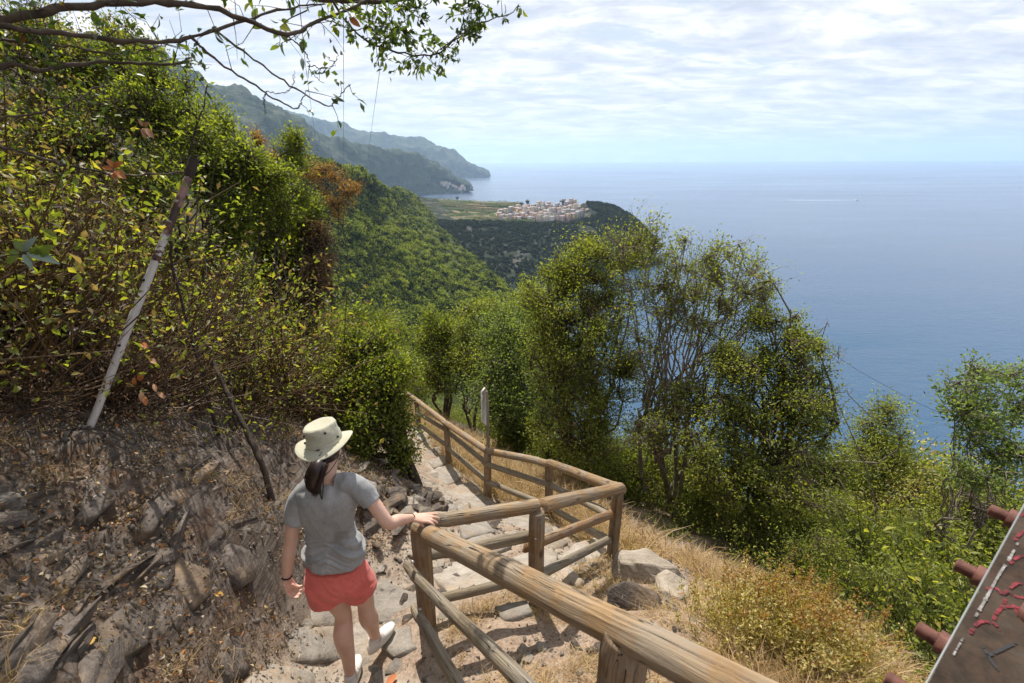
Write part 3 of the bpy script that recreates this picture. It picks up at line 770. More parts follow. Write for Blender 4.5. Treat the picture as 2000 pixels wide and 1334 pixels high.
def ground_mat():
    m, t, o = new_mat('ground_soil')
    pos = t.new('ShaderNodeNewGeometry').outputs['Position']
    rk = t.new('ShaderNodeAttribute', dict(attribute_name='bank')).outputs['Fac']
    pt = t.new('ShaderNodeAttribute', dict(attribute_name='path')).outputs['Fac']
    n0 = t.noise(pos, 1.7, 6, .65, .3); n1 = t.noise(pos, 9, 6, .7); n2 = t.noise(pos, 55, 4, .7)
    st = t.noise(t.mapping(pos, rot=(R(-26), R(-10), R(-12)), scale=(16, 1.6, 14)), 1.0, 7, .68, .7)
    soil = t.ramp(n1, [(.3, (.10, .066, .045)), (.5, (.19, .130, .088)), (.7, (.30, .22, .155))])
    soil = t.mix(t.ramp(n2, [(.42, 0.), (.62, .55)]), soil, (.40, .32, .25))
    rockc = t.ramp(st, [(.32, (.018, .014, .012)), (.46, (.068, .053, .043)), (.60, (.145, .118, .098)), (.78, (.26, .22, .185))])
    rmask = t.math('MULTIPLY', t.math('ADD', rk, 0.0), t.ramp(t.math('ADD', t.math('MULTIPLY', n0, .65), t.math('MULTIPLY', st, .35)), [(.40, 0.), (.50, 1.)]))
    bsoil = t.ramp(n1, [(.3, (.042, .027, .018)), (.5, (.100, .064, .043)), (.7, (.20, .135, .092))])  # bank soil and rock browner, also darkened for the shade lying there
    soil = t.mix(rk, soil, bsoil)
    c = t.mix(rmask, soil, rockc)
    pave = t.ramp(n1, [(.3, (.20, .165, .13)), (.7, (.40, .345, .28))])
    c = t.mix(t.math('MULTIPLY', pt, t.ramp(n0, [(.42, 0.), (.56, .8)])), c, pave)
    veg = t.new('ShaderNodeAttribute', dict(attribute_name='veg')).outputs['Fac']
    c = t.mix(veg, c, t.ramp(n1, [(.3, (.02, .018, .010)), (.7, (.075, .06, .032))]))
    b = t.new('ShaderNodeBsdfPrincipled', Roughness=.93, Base_Color=c); b.inputs['Specular IOR Level'].default_value = .2
    h = t.math('ADD', t.math('ADD', t.math('MULTIPLY', n1, .5), t.math('MULTIPLY', n2, .18)), t.math('MULTIPLY', st, t.math('MULTIPLY', rk, .9)))
    t.put(b.inputs['Normal'], t.bump(h, 1.0, .035))
    t.l.new(b.outputs[0], o.inputs[0]); return m
def build_ground():
    v = np.stack([GX.ravel(), GY.ravel(), GZ], 1)
    i = (np.arange(_n - 1)[:, None] * _n + np.arange(_n - 1)[None]).ravel()
    q = np.stack([i, i + 1, i + _n + 1, i + _n], 1)
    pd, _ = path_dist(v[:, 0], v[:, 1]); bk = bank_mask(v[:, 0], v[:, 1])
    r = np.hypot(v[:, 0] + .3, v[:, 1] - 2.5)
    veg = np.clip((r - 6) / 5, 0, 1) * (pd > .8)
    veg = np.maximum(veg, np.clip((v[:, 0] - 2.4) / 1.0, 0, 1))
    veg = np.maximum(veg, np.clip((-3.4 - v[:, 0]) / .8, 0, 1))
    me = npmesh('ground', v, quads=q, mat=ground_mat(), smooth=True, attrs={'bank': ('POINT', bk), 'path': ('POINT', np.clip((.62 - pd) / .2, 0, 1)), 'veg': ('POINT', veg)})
    return tag(link('ground', me), kind='structure')
GROUND = build_ground()
def gz(x, y):
    return float(height([x], [y])[0])
def gzs(xy):
    xy = np.asarray(xy); return height(xy[:, 0], xy[:, 1])
# ================================================================== WOODEN HANDRAIL FENCE
def wood_mat(name, dark, mid, light, s=1.0):
    m, t, o = new_mat(name)
    tc = t.new('ShaderNodeTexCoord').outputs['Object']
    oi = t.new('ShaderNodeObjectInfo').outputs['Random']
    offs = t.new('ShaderNodeCombineXYZ', i0=t.math('MULTIPLY', oi, 13.0), i1=t.math('MULTIPLY', oi, 7.0), i2=t.math('MULTIPLY', oi, 31.0)).outputs[0]
    va = t.new('ShaderNodeVectorMath', dict(operation='ADD')); t.put(va.inputs[0], tc); t.put(va.inputs[1], offs); vec = va.outputs[0]
    wv = t.noise(t.mapping(vec, scale=(6, 6, 1.6)), 1.0, 3, .5, .5)
    dist = t.new('ShaderNodeVectorMath', dict(operation='ADD')); t.put(dist.inputs[0], vec)
    t.put(dist.inputs[1], t.new('ShaderNodeCombineXYZ', i0=t.math('MULTIPLY', wv, .035), i1=t.math('MULTIPLY', wv, .035), i2=0.0).outputs[0])
    g1 = t.noise(t.mapping(dist.outputs[0], scale=(95, 95, 3.2)), 1.0, 5, .65)
    g2 = t.noise(t.mapping(dist.outputs[0], scale=(34, 34, .9)), 1.0, 4, .6)
    g3 = t.noise(vec, 5.0, 4, .6)
    cr = t.noise(t.mapping(dist.outputs[0], scale=(42, 42, .5), loc=(4, 4, 4)), 1.0, 2, .45)
    crack = t.ramp(t.math('ABSOLUTE', t.math('SUBTRACT', cr, .5)), [(0.0, 1.0), (.004, .9), (.008, 0.0)])
    crack = t.math('MULTIPLY', crack, t.ramp(g3, [(.42, 0.), (.55, 1.)]))
    vo = t.new('ShaderNodeTexVoronoi', dict(feature='F1')); t.put(vo.inputs['Vector'], t.mapping(vec, scale=(7, 7, 3.2))); vo.inputs['Scale'].default_value = 1.0
    knot = t.ramp(vo.outputs['Distance'], [(.07, 1.0), (.17, 0.0)])
    c = t.ramp(g2, [(.30, dark), (.52, mid), (.72, light)])
    c = t.mix(t.ramp(g1, [(.38, .75), (.56, 0.)]), c, dark, 'MIX')
    c = t.mix(t.math('MULTIPLY', t.ramp(g3, [(.42, 0.), (.62, .60)]), 1.0), c, (.25, .225, .185))
    c = t.mix(t.math('MULTIPLY', knot, .75), c, (.07, .035, .016))
    c = t.mix(crack, c, (.02, .013, .009))
    b = t.new('ShaderNodeBsdfPrincipled', Roughness=.78, Base_Color=c); b.inputs['Specular IOR Level'].default_value = .25
    h = t.math('SUBTRACT', t.math('ADD', t.math('MULTIPLY', g1, .5), t.math('MULTIPLY', g2, .5)), t.math('MULTIPLY', crack, 1.2))
    t.put(b.inputs['Normal'], t.bump(h, 1.0, .012))
    t.l.new(b.outputs[0], o.inputs[0]); return m
M_log = wood_mat('weathered_log', (.17, .105, .052), (.29, .19, .098), (.39, .27, .15))
M_post = wood_mat('post_wood', (.12, .072, .038), (.235, .15, .078), (.34, .23, .13))
M_grey = wood_mat('greyed_rail', (.13, .105, .072), (.25, .20, .135), (.37, .31, .22))
M_brown = wood_mat('new_brown_board', (.16, .075, .025), (.30, .155, .055), (.38, .21, .09))
fence = empty('handrail_fence', (0, 0, 0), label='weathered wooden post and rail fence zigzagging down beside the stone footpath', cat='fence')
def log_mesh(name, L, r0, r1, mat, half=False, sides=22, seed=0, sag=0.0):
    """log along local +Z"""
    K = max(8, int(L / .06)); z = np.linspace(0, L, K); a = np.arange(sides) * 2 * math.pi / sides
    rr = np.linspace(r0, r1, K)[:, None] * np.ones(sides)[None]
    ca, sa = np.cos(a)[None], np.sin(a)[None]
    nn = fbm(np.stack([(ca * 1.5 + 0 * z[:, None]).ravel() + seed * 7.7, (sa * 1.5 + 0 * z[:, None]).ravel(), (0 * ca + z[:, None] * 1.8).ravel()], 1), 3).reshape(K, sides)
    rr = rr * (1 + .045 * nn)
    e = np.ones(K); e[0] = e[-1] = .90
    rr = rr * e[:, None]
    x = rr * ca; y = rr * sa
    if half: y = np.where(y < -.12 * r0, -.12 * r0 + y * .04, y)
    wob = fbm(np.stack([z * .7 + seed * 3.1, z * 0, z * 0], 1), 2) * .012
    x = x + wob[:, None] * 1.0; y = y + np.roll(wob, 3)[:, None] - sag * np.sin(z / L * math.pi)[:, None]
    v = np.stack([x, y, np.broadcast_to(z[:, None], x.shape)], -1)
    v[0, :, 2] += .006; v[-1, :, 2] -= .006
    v = v.reshape(-1, 3); n = len(v)
    k = np.arange(K - 1)[:, None] * sides; j = np.arange(sides)[None]; j2 = (j + 1) % sides
    q = np.stack([k + j, k + j2, k + sides + j2, k + sides + j], -1).reshape(-1, 4)
    inner = []
    vs = [v]; tr = []
    for base, zz, o in ((0, -.004, 0), ((K - 1) * sides, L + .004, 1)):
        rim = v[base:base + sides].copy(); rim[:, :2] = rim[:, :2].mean(0) + (rim[:, :2] - rim[:, :2].mean(0)) * .93; rim[:, 2] = zz
        c = rim.mean(0)[None]; s0 = sum(len(x_) for x_ in vs); vs += [rim, c]
        for jj in range(sides):
            j3 = (jj + 1) % sides
            if o: tr += [(s0 + jj, s0 + j3, s0 + sides)]; q = np.vstack([q, [base + jj, base + j3, s0 + j3, s0 + jj]])
            else: tr += [(s0 + j3, s0 + jj, s0 + sides)]; q = np.vstack([q, [base + j3, base + jj, s0 + jj, s0 + j3]])
    return npmesh(name, np.vstack(vs), tris=tr, quads=q, mat=mat, smooth=True)
def beam(name, a, b, r0, mat, r1=None, half=False, roll=0.0, parent=fence, label=None, seed=0, sides=22):
    a = Vector(a); b = Vector(b); d = b - a; L = d.length
    me = log_mesh(name, L, r0, r1 if r1 else r0, mat, half, sides, seed)
    o = link(name, me, parent)
    z = d.normalized(); up = Vector((0, 0, 1)); x = up.cross(z)
    if x.length < .01: x = Vector((1, 0, 0))
    x.normalize(); y = z.cross(x)
    M = Matrix((x, y, z)).transposed().to_4x4() @ Matrix.Rotation(roll, 4, 'Z'); M.translation = a
    o.matrix_world = M
    if label: o['label'] = label
    return o
TP = {}   # rail-axis point on top of each post
def post(i, px, pt, r, mat=M_post, label=None, zt=None):
    """post i stands on FENCE[i]; pt = photo row of the top rail axis"""
    X, Y, z0 = FENCE[i]
    top = PY(px, pt, Y); X = top.x
    TP[i] = Vector((X, Y, top.z))
    zb = gz(X, Y) - .25
    beam('post', (X, Y, zb), (X, Y, top.z - .02), r, mat, label=label, seed=i + 3)
# posts from nearest to farthest
near_ax = PY(1236, 1238, .86)
X0 = near_ax.x
beam('post', (X0 + .0, .89, gz(X0, .86) - .2), (X0 + .0, .89, near_ax.z - .03), .068, M_post, label='nearest fence post, banded with a metal strap')
TP[0] = near_ax
post(1, 813, 1027, .060)
post(2, 1052, 992, .056)
post(3, 1207, 958, .054)
post(4, 1073, 905, .053)
post(5, 951, 880, .056)
post(6, 872, 827, .053)
post(7, 814, 782, .053)
post(8, 740, 730, .053)
post(9, 668, 688, .053)
# metal strap round the nearest post
def strap():
    mb = MB(); n = 40; a = np.linspace(0, 2 * math.pi, n, endpoint=False); z = near_ax.z - .22
    for r_, in ((.0745,),):
        c = np.stack([X0 + r_ * np.cos(a), .89 + r_ * np.sin(a), z + .022 * np.sin(a + .8)], 1)
        o = c * [1, 1, 1]; lo = o - [0, 0, .011]; hi = o + [0, 0, .011]
        v = np.concatenate([lo, hi]); j = np.arange(n); j2 = (j + 1) % n
        mb.add(v, quads=np.stack([j, j2, j2 + n, j + n], 1))
    mb.build('metal_strap', simple('steel_strap', (.45, .45, .46), .35, metal=.9), fence)
strap()
# top rails
a = TP[1] + Vector((-.02, .03, .01)); b = TP[0]; dirn = (b - a).normalized()
e_near = TP[0] + (TP[0] - TP[1]) * .62
beam('rail', TP[1] + (TP[1] - TP[0]).normalized() * .02 + Vector((.03, -.02, 0)), e_near + Vector((0, 0, -.015)), .056, M_log, r1=.050, label='thick near top rail with long cracks', seed=1, sides=30)
beam('rail', TP[1] + Vector((-.02, .03, .01)), TP[2] + Vector((.0, .02, 0)), .047, M_log, label='top rail running to the middle post', seed=2)
beam('rail', TP[2] + Vector((.03, .03, -.005)), TP[3] + Vector((.03, .02, .02)), .050, M_log, seed=3)
beam('rail', TP[3] + Vector((.04, .0, .0)), TP[4], .052, M_log, seed=4)
beam('rail', TP[4], TP[5], .050, M_log, seed=5)
beam('rail', TP[5], TP[6], .050, M_log, seed=6)
beam('rail', TP[6], TP[7], .050, M_log, seed=7)
beam('rail', TP[7], TP[8], .050, M_log, seed=8)
beam('rail', TP[8], TP[9], .050, M_log, seed=9)
def onto(px, py, i, push=0.0):
    """point at that pixel in the vertical plane through post i facing the view"""
    return PY(px, py, FENCE[i][1] + push)
# lower rails of the near section (left side of the posts)
beam('rail', PY(802, 1103, 2.10), PY(1110, 1405, .80), .046, M_grey, r1=.050, half=True, roll=2.2, seed=11, label='greyed middle rail of the near section')
beam('rail', PY(812, 1186, 2.10), PY(928, 1385, 1.18), .044, M_grey, r1=.046, half=True, roll=2.2, seed=12, label='greyed bottom rail of the near section')
# second section
beam('rail', PY(822, 1086, 2.24), PY(1046, 1042, 2.50), .046, M_grey, half=True, roll=1.7, seed=13)
beam('rail', PY(1022, 1069, 2.52), PY(1200, 1000, 3.42), .044, M_brown, half=True, roll=1.6, seed=14, label='newer reddish brown middle board by the corner post')
beam('rail', PY(846, 1172, 2.24), PY(1050, 1122, 2.50), .042, M_grey, half=True, roll=1.7, seed=15)
beam('rail', PY(1046, 1124, 2.49), PY(1198, 1048, 3.42), .042, M_grey, half=True, roll=1.6, seed=16)
# third section
for (p0, p1, i, j, s) in [((1190, 1005), (1074, 947), 3, 4, 20), ((1076, 948), (954, 908), 4, 5, 21), ((955, 909), (874, 843), 5, 6, 22), ((875, 842), (814, 806), 6, 7, 23),
                         ((1186, 1055), (1074, 991), 3, 4, 24), ((1076, 990), (954, 942), 4, 5, 25), ((955, 943), (875, 875), 5, 6, 26), ((877, 873), (814, 826), 6, 7, 27)]:
    ps = -.07
    beam('rail', onto(*p0, i, ps + (.12 if i == 3 else 0)), onto(*p1, j, ps), .040, M_grey, seed=s, sides=14)
# sign board on its post behind the fence
sg = empty('sign_board', PY(953, 880, 5.95), label='narrow weathered white sign board on a post behind the fence, seen edge-on', cat='sign')
def local(parent, pts): return [tuple(Vector(p) - parent.location) for p in pts]
sp_ = PY(953, 870, 5.95)
o = beam('post', (sp_.x, 5.95, gz(sp_.x, 5.95) - .2), (sp_.x, 5.95, PY(947, 765, 5.95).z), .024, M_grey, parent=None, seed=31, sides=10)
o.matrix_world = o.matrix_world; o.parent = sg; o.matrix_parent_inverse = Matrix.Translation(-sg.location)
def board():
    a = PY(942, 765, 5.82); b = PY(955, 782, 6.02); c = PY(955, 838, 6.02); d = PY(943, 822, 5.82); tp = PY(948, 757, 5.9)
    th = Vector((-.012, .004, 0)); mb = MB(); o_ = sg.location
    pts = [a, tp, b, c, d]; v = [tuple(p - o_) for p in pts] + [tuple(p + th * 2 - o_) for p in pts]
    mb.add(v, tris=[(0, 1, 2), (0, 2, 3), (0, 3, 4), (5, 7, 6), (5, 8, 7), (5, 9, 8)], quads=[(i, (i + 1) % 5, (i + 1) % 5 + 5, i + 5) for i in range(5)])
    mb.build('board', simple('board_paint', (.52, .50, .47), .7, noise=.25, nscale=9), sg)
board()
# pale round-topped marker by the far end of the fence
mk = PY(632, 668, 15.2)
e = empty('marker_post', mk, label='small pale round-topped marker post at the far end of the fence', cat='post')
bm = bmesh.new(); bmesh.ops.create_uvsphere(bm, u_segments=16, v_segments=10, radius=.085)
for v in bm.verts: v.co.z *= .9
me = bpy.data.meshes.new('knob'); bm.to_mesh(me); bm.free(); me.materials.append(simple('pale_knob', (.62, .60, .56), .5)); link('knob', me, e)
mb = MB(); tubes(mb, [[(0, 0, gz(mk.x, mk.y) - mk.z - .2), (0, 0, -.4), (0, 0, -.07)]], [[.035, .035, .03]], 8); mb.build('shaft', M_grey, e)

# bolt heads where the rails meet the posts
M_zinc = simple('bolt_zinc', (.32, .30, .28), .45, metal=.7)
for (px, py, Y) in ((1191, 1007, 3.30), (1192, 1060, 3.30), (1046, 1052, 2.36), (1046, 1120, 2.36), (806, 1098, 2.02), (820, 1190, 2.02)):
    c = np.array(PY(px, py, Y)); v = unit(-ray(px, py)); mb = MB(); tubes(mb, [[-v * .02, v * .006, v * .009]], [[.011, .011, .006]], 8)
    o = mb.build('bolt', M_zinc, fence); o.location = tuple(c)
# ================================================================== TREES AND SHRUBS
def bl(px, py, rpx, d, ar=1.0):
    c = np.array(P(px, py, d)); r = rpx * d / FPX
    return (c, np.array([r, r, r * ar]))
def grow(base, blobs, twigs, lpt, leaf, trunk_r, seed, jit=.13, stems=1, fork=.3, shell=2.3, gap=-.35, aspect=.5, tw=.008, limbs_per=2, wob=.12, leafup=.7, wood_only=False, dead=0.0, straight=False):
    g = np.random.default_rng(seed); base = np.array(base, float)
    mb = MB(); lf = MB()
    cs = np.array([b[0] for b in blobs]) - base; rs = np.array([b[1] for b in blobs]) * 1.1
    H = (cs[:, 2] + rs[:, 2]).max()
    limbs = []
    nl = len(blobs) * limbs_per
    st = [np.array([g.normal() * trunk_r * 1.5, g.normal() * trunk_r * 1.5, -.25]) for _ in range(stems)]
    cm = cs.mean(0)
    fk = []
    for s_ in range(stems):
        f = st[s_] * [1, 1, 0] + cm * fork * g.uniform(.8, 1.25); f += g.normal(size=3) * .06 * H * [1, 1, .3]
        fk.append(f)
        p = catmull([st[s_], st[s_] * .5 + f * .35 + g.normal(size=3) * .03 * H * [1, 1, 0], f], 9)
        tubes(mb, [p], [np.linspace(trunk_r * 1.15, trunk_r * .8, 9)], 8, a=.2)
    for i in range(len(blobs)):
        for k in range(limbs_per):
            f = fk[g.integers(0, stems)]
            end = cs[i] + rs[i] * unit(g.normal(size=3)) * .45 + [0, 0, rs[i][2] * .25]
            mid = (f + end) * .5 + g.normal(size=3) * wob * np.linalg.norm(end - f) * (0.5 if straight else 1)
            p = catmull([f, f * .72 + mid * .28 + [0, 0, .02 * H], mid, end], 12)
            p[1:-1] += g.normal(size=(10, 3)) * .012 * H
            r = np.linspace(trunk_r * .62, trunk_r * .10 + .003, 12)
            tubes(mb, [p], [r], 6, a=.4); limbs.append((i, p))
    w = (rs[:, 0] * rs[:, 2]); w = w / w.sum()
    bi = g.choice(len(blobs), size=twigs, p=w)
    d = unit(g.normal(size=(twigs, 3))); rad = g.random((twigs, 1)) ** (1 / shell)
    ns = 11; sdir = unit(g.normal(size=(len(blobs), ns, 3)) + [0, 0, .25]); srad = g.uniform(.26, .46, (len(blobs), ns)); sdist = g.uniform(.4, 1.28, (len(blobs), ns))
    sk = g.integers(0, ns, twigs); inner = g.random(twigs) < .22
    T = cs[bi] + np.where(inner[:, None], d * rs[bi] * rad * .8, rs[bi] * (sdir[bi, sk] * sdist[bi, sk][:, None] + d * rad * srad[bi, sk][:, None]))
    sh = g.random(twigs) < .16; T = T + np.where(sh[:, None], (d * [.7, .7, .2] + [0, 0, .5]) * rs[bi] * g.random((twigs, 1)) * .8, 0)
    keep = fbm((T + base) * 1.9 / max(.35, rs.mean()) , 3) > gap
    T = T[keep]; bi = bi[keep]; n = len(T)
    S0 = np.zeros((n, 3))
    for i in range(len(blobs)):
        m = np.where(bi == i)[0]
        if not len(m): continue
        LP = np.concatenate([p[4:] for (j, p) in limbs if j == i])
        for s in range(0, len(m), 1500):
            mm = m[s:s + 1500]
            dd = ((T[mm][:, None] - LP[None]) ** 2).sum(-1) * (1 + .8 * g.random((len(mm), len(LP))))
            S0[mm] = LP[dd.argmin(1)]
    M1 = S0 * .6 + T * .4 + g.normal(size=(n, 3)) * .06; M1[:, 2] -= .04
    M2 = S0 * .25 + T * .75 + g.normal(size=(n, 3)) * .04
    tp = np.stack([S0, M1, M2, T], 1)
    tubes(mb, tp, np.broadcast_to(np.array([tw, tw * .7, tw * .45, tw * .2]), (n, 4)), 3, a=.7)
    if not wood_only:
        act = g.random(n) > dead
        Tl = T[act]; tpa = tp[act]; n = len(Tl)
        N = n * lpt; ti = np.repeat(np.arange(n), lpt)
        u = g.random((N, 1)) * .55 + .45
        pos = np.where(u < .75, tpa[ti, 1] + (tpa[ti, 2] - tpa[ti, 1]) * (u - .45) / .3, tpa[ti, 2] + (tpa[ti, 3] - tpa[ti, 2]) * (u - .75) / .25)
        pos = pos + g.normal(size=(N, 3)) * jit
        out = unit(pos - tpa[ti, 1]); dr = unit(out * .7 + g.normal(size=(N, 3)) * .7 + [0, 0, .1])
        nn = unit(g.normal(size=(N, 3)) * .75 + [0, 0, leafup] + out * .3)
        a = np.clip(.45 + .15 * g.normal(size=N) + .14 * g.normal(size=n)[ti] , 0, .985)
        leafquads(lf, pos, dr, nn, leaf * g.uniform(.6, 1.25, N), leaf * aspect * g.uniform(.8, 1.2, N), a)
    return mb, lf
def tree(name, label, cat, base, blobs, mat='leaf_green', bark='bark', group=None, crown='crown', trunk='trunk', **k):
    e = empty(name, base, label=label, cat=cat, group=group)
    mb, lf = grow(base, blobs, **k)
    mb.build(trunk, MAT[bark], e, smooth=True)
    if lf.n: lf.build(crown, MAT[mat], e)
    return e
def gbase(px, py, Y, dz=0.0):
    p = PY(px, py, Y); return (p.x, Y, gz(p.x, Y) + dz)

# --- right of the fence, nearest first
tree('evergreen_tree', 'tall bushy olive-green tree behind the corner of the fence', 'tree', gbase(1120, 950, 7.6),
     [bl(1120, 560, 62, 8.2), bl(1180, 545, 70, 8.3), bl(1080, 640, 72, 8.0), bl(1170, 660, 85, 8.1), bl(1120, 760, 80, 7.9), bl(1190, 800, 60, 7.8), bl(1120, 870, 62, 7.6), bl(1230, 500, 40, 8.4), bl(1068, 545, 26, 8.2), bl(1210, 600, 50, 8.2), bl(1120, 650, 70, 8.3), bl(1060, 730, 50, 7.9), bl(1210, 720, 55, 8.0), bl(1080, 820, 45, 7.7), bl(1150, 900, 60, 7.4)],
     mat='leaf_olive', twigs=3600, lpt=17, leaf=.052, trunk_r=.07, seed=1, stems=2, jit=.065, gap=-.12, fork=.35)
tree('multi_stemmed_tree', 'open multi-stemmed tree with bare grey twigs and a thin leafy top against the sea', 'tree', gbase(1292, 1010, 6.4),
     [bl(1240, 500, 62, 7.8), bl(1320, 495, 42, 7.7), bl(1395, 520, 48, 7.6), bl(1440, 500, 30, 7.6), bl(1440, 570, 62, 7.4), bl(1370, 610, 70, 7.4), bl(1480, 600, 38, 7.5), bl(1290, 600, 60, 7.6), bl(1330, 560, 50, 7.8), bl(1250, 700, 50, 7.4), bl(1430, 680, 46, 7.2), bl(1330, 780, 50, 7.2), bl(1250, 850, 46, 7.0)],
     mat='leaf_olive', bark='bark_pale', twigs=2000, lpt=10, leaf=.052, trunk_r=.042, seed=2, stems=6, jit=.07, fork=.38, limbs_per=4, wob=.07, dead=.25, tw=.007, shell=3.0, straight=True)
tree('bare_shrub', 'leafless thicket of pale upright twigs in front of the sea, between the two bushy trees', 'shrub', gbase(1345, 900, 7.6),
     [bl(1330, 620, 75, 8.2, 1.4), bl(1390, 680, 70, 8.1, 1.4), bl(1270, 660, 50, 8.1, 1.3)],
     bark='bark_pale', twigs=230, lpt=0, leaf=.05, trunk_r=.022, seed=3, stems=5, fork=.25, limbs_per=5, wob=.06, wood_only=True, tw=.006, straight=True)
tree('bushy_tree', 'dark green bushy tree with a crooked trunk right of the open twiggy tree', 'tree', gbase(1480, 960, 6.1),
     [bl(1510, 700, 72, 7.0), bl(1450, 740, 62, 6.9), bl(1560, 640, 34, 7.1), bl(1575, 690, 36, 7.0), bl(1545, 800, 80, 6.8), bl(1440, 850, 75, 6.7), bl(1530, 900, 90, 6.6), bl(1400, 950, 60, 6.5), bl(1490, 560, 30, 7.1), bl(1490, 630, 40, 7.1), bl(1500, 790, 60, 6.8), bl(1590, 860, 50, 6.8), bl(1470, 920, 70, 6.5), bl(1540, 970, 60, 6.2), bl(1400, 800, 50, 6.8), bl(1610, 820, 44, 6.9), bl(1620, 920, 50, 6.6), bl(1370, 880, 55, 6.6), bl(1600, 740, 36, 7.0), bl(1420, 700, 40, 7.0)],
     mat='leaf_olive', twigs=3700, lpt=16, leaf=.048, trunk_r=.06, seed=4, stems=2, jit=.06, gap=-.10)
tree('dead_branches', 'bare curved grey branches sticking out over the sea from the bushy tree', 'branches', gbase(1560, 880, 6.6),
     [bl(1625, 690, 34, 7.0), bl(1640, 780, 26, 6.9), bl(1600, 760, 34, 6.9), bl(1612, 640, 14, 7.0)], bark='bark_pale', twigs=46, lpt=0, leaf=.05, trunk_r=.022, seed=5, limbs_per=3, wob=.22, wood_only=True, tw=.005)
tree('sapling', 'airy young tree with pale green leaves at the right edge above the rusty beam', 'tree', gbase(1960, 960, 5.0),
     [bl(1880, 760, 40, 5.9), bl(1915, 740, 42, 6.0), bl(1870, 800, 36, 5.8), bl(1925, 810, 40, 5.9), bl(1985, 745, 30, 6.1), bl(1995, 810, 30, 6.0), bl(1900, 860, 34, 5.7), bl(1950, 880, 36, 5.6), bl(1940, 930, 30, 5.4), bl(1975, 900, 34, 5.5), bl(1880, 920, 30, 5.5)],
     mat='leaf_pale', bark='bark_pale', twigs=420, lpt=13, leaf=.055, trunk_r=.022, seed=6, stems=2, jit=.055, limbs_per=2, gap=-.9, wob=.05, straight=True)
tree('small_tree', 'small olive shrub standing up against the sea left of the airy sapling', 'shrub', gbase(1720, 960, 8.0),
     [bl(1700, 840, 32, 9.6), bl(1735, 820, 36, 9.6), bl(1765, 850, 22, 9.6), bl(1720, 880, 40, 9.4), bl(1690, 900, 34, 9.2), bl(1755, 905, 34, 9.2)], mat='leaf_olive', twigs=620, lpt=12, leaf=.06, trunk_r=.03, seed=7, stems=3)
# slope of shrubs falling towards the sea
proto = []
def shrub_local(seed, mat, leaf=.05, n=700, lpt=15, r=.8, **k):
    blobs = [(np.array([a * r, b * r, c * r]), np.array([s * r] * 3) * [1, 1, .8]) for a, b, c, s in [(0, 0, 1.0, .75), (.6, .2, .7, .5), (-.55, .1, .75, .5), (.1, .55, .7, .5), (-.1, -.5, .6, .5), (.2, .1, 1.45, .4)]]
    mb, lf = grow((0, 0, 0), blobs, n, lpt, leaf, .03, seed, stems=3, wob=.06, straight=True, **k)
    return mb.mesh('trunk', MAT['bark'], True), lf.mesh('crown', MAT[mat])
SH = [shrub_local(30, 'leaf_olive'), shrub_local(31, 'leaf_green'), shrub_local(32, 'leaf_pale', .045, 620), shrub_local(33, 'leaf_olive', .05, 460, 11, gap=-.15), shrub_local(34, 'leaf_gold', .045, 560), shrub_local(35, 'leaf_mix', .05, 560, 13)]
def shrub(px, py, Y, s, k, label, group=None, name='shrub', dz=0.0, sz=1.0, top=False):
    b = gbase(px, py, Y, dz)
    if top: s = float(np.clip((PY(px, py, Y).z - b[2]) / 1.55, .55, 2.3))
    e = empty(name, b, label=label, cat='shrub', group=group)
    e.scale = (s, s, s * sz); e.rotation_euler.z = (px * 1.7 + py) % 6.28
    link('trunk', SH[k][0], e); link('crown', SH[k][1], e); return e
SG = 'shrubs covering the slope down to the sea'
for (px, py, Y, s, k, lab) in [
    (1650, 960, 6.6, 1, 0, 'olive shrub directly right of the dark bushy tree'),
    (1730, 930, 7.4, 1, 1, 'bright green shrub on the slope under the small olive shrub'),
    (1810, 930, 6.8, 1, 4, 'yellowish shrub in the middle of the sunlit seaward slope'),
    (1890, 920, 6.6, 1, 1, 'green shrub below the airy sapling'),
    (1980, 950, 5.8, 1, 0, 'olive shrub cut by the right edge above the beam'),
    (1560, 1020, 5.4, 1, 0, 'shaded shrub at the foot of the dark bushy tree'),
    (1660, 1040, 5.2, 1, 3, 'thin twiggy shrub below the middle of the seaward slope'),
    (1760, 1020, 5.4, 1, 1, 'green shrub left of the uppermost bolt of the beam'),
    (1860, 1010, 5.2, 1, 3, 'sparse shrub with many bare twigs beside the uppermost bolt'),
    (1610, 1120, 4.0, 1, 0, 'low dark shrub above the yellow herb bush'),
    (1720, 1140, 3.7, 1, 3, 'low sparse shrub left of the middle bolt'),
    (1800, 1120, 4.0, 1, 1, 'low green shrub behind the middle bolt of the beam'),
    (1490, 1000, 5.2, 1, 0, 'dark shrub in the shade under the open twiggy tree'),
    (1380, 980, 5.6, 1, 1, 'shaded green shrub right of the multi-stemmed trunk'),
    (1620, 850, 8.4, 1, 1, 'tall green shrub behind the dark bushy tree'),
    (1800, 850, 9.0, 1, 0, 'olive shrub at the top of the slope between the sapling and the small shrub'),
    (1880, 865, 8.2, 1, 4, 'pale yellow shrub high on the slope behind the airy sapling'),
    (1960, 880, 7.4, 1, 1, 'green shrub at the right edge with the sea above it'),
    (1680, 880, 9.6, 1, 5, 'mottled brown and green shrub lowest against the sea beside the dead branches')]:
    shrub(px, py, Y, s, k, lab, SG, top=True)
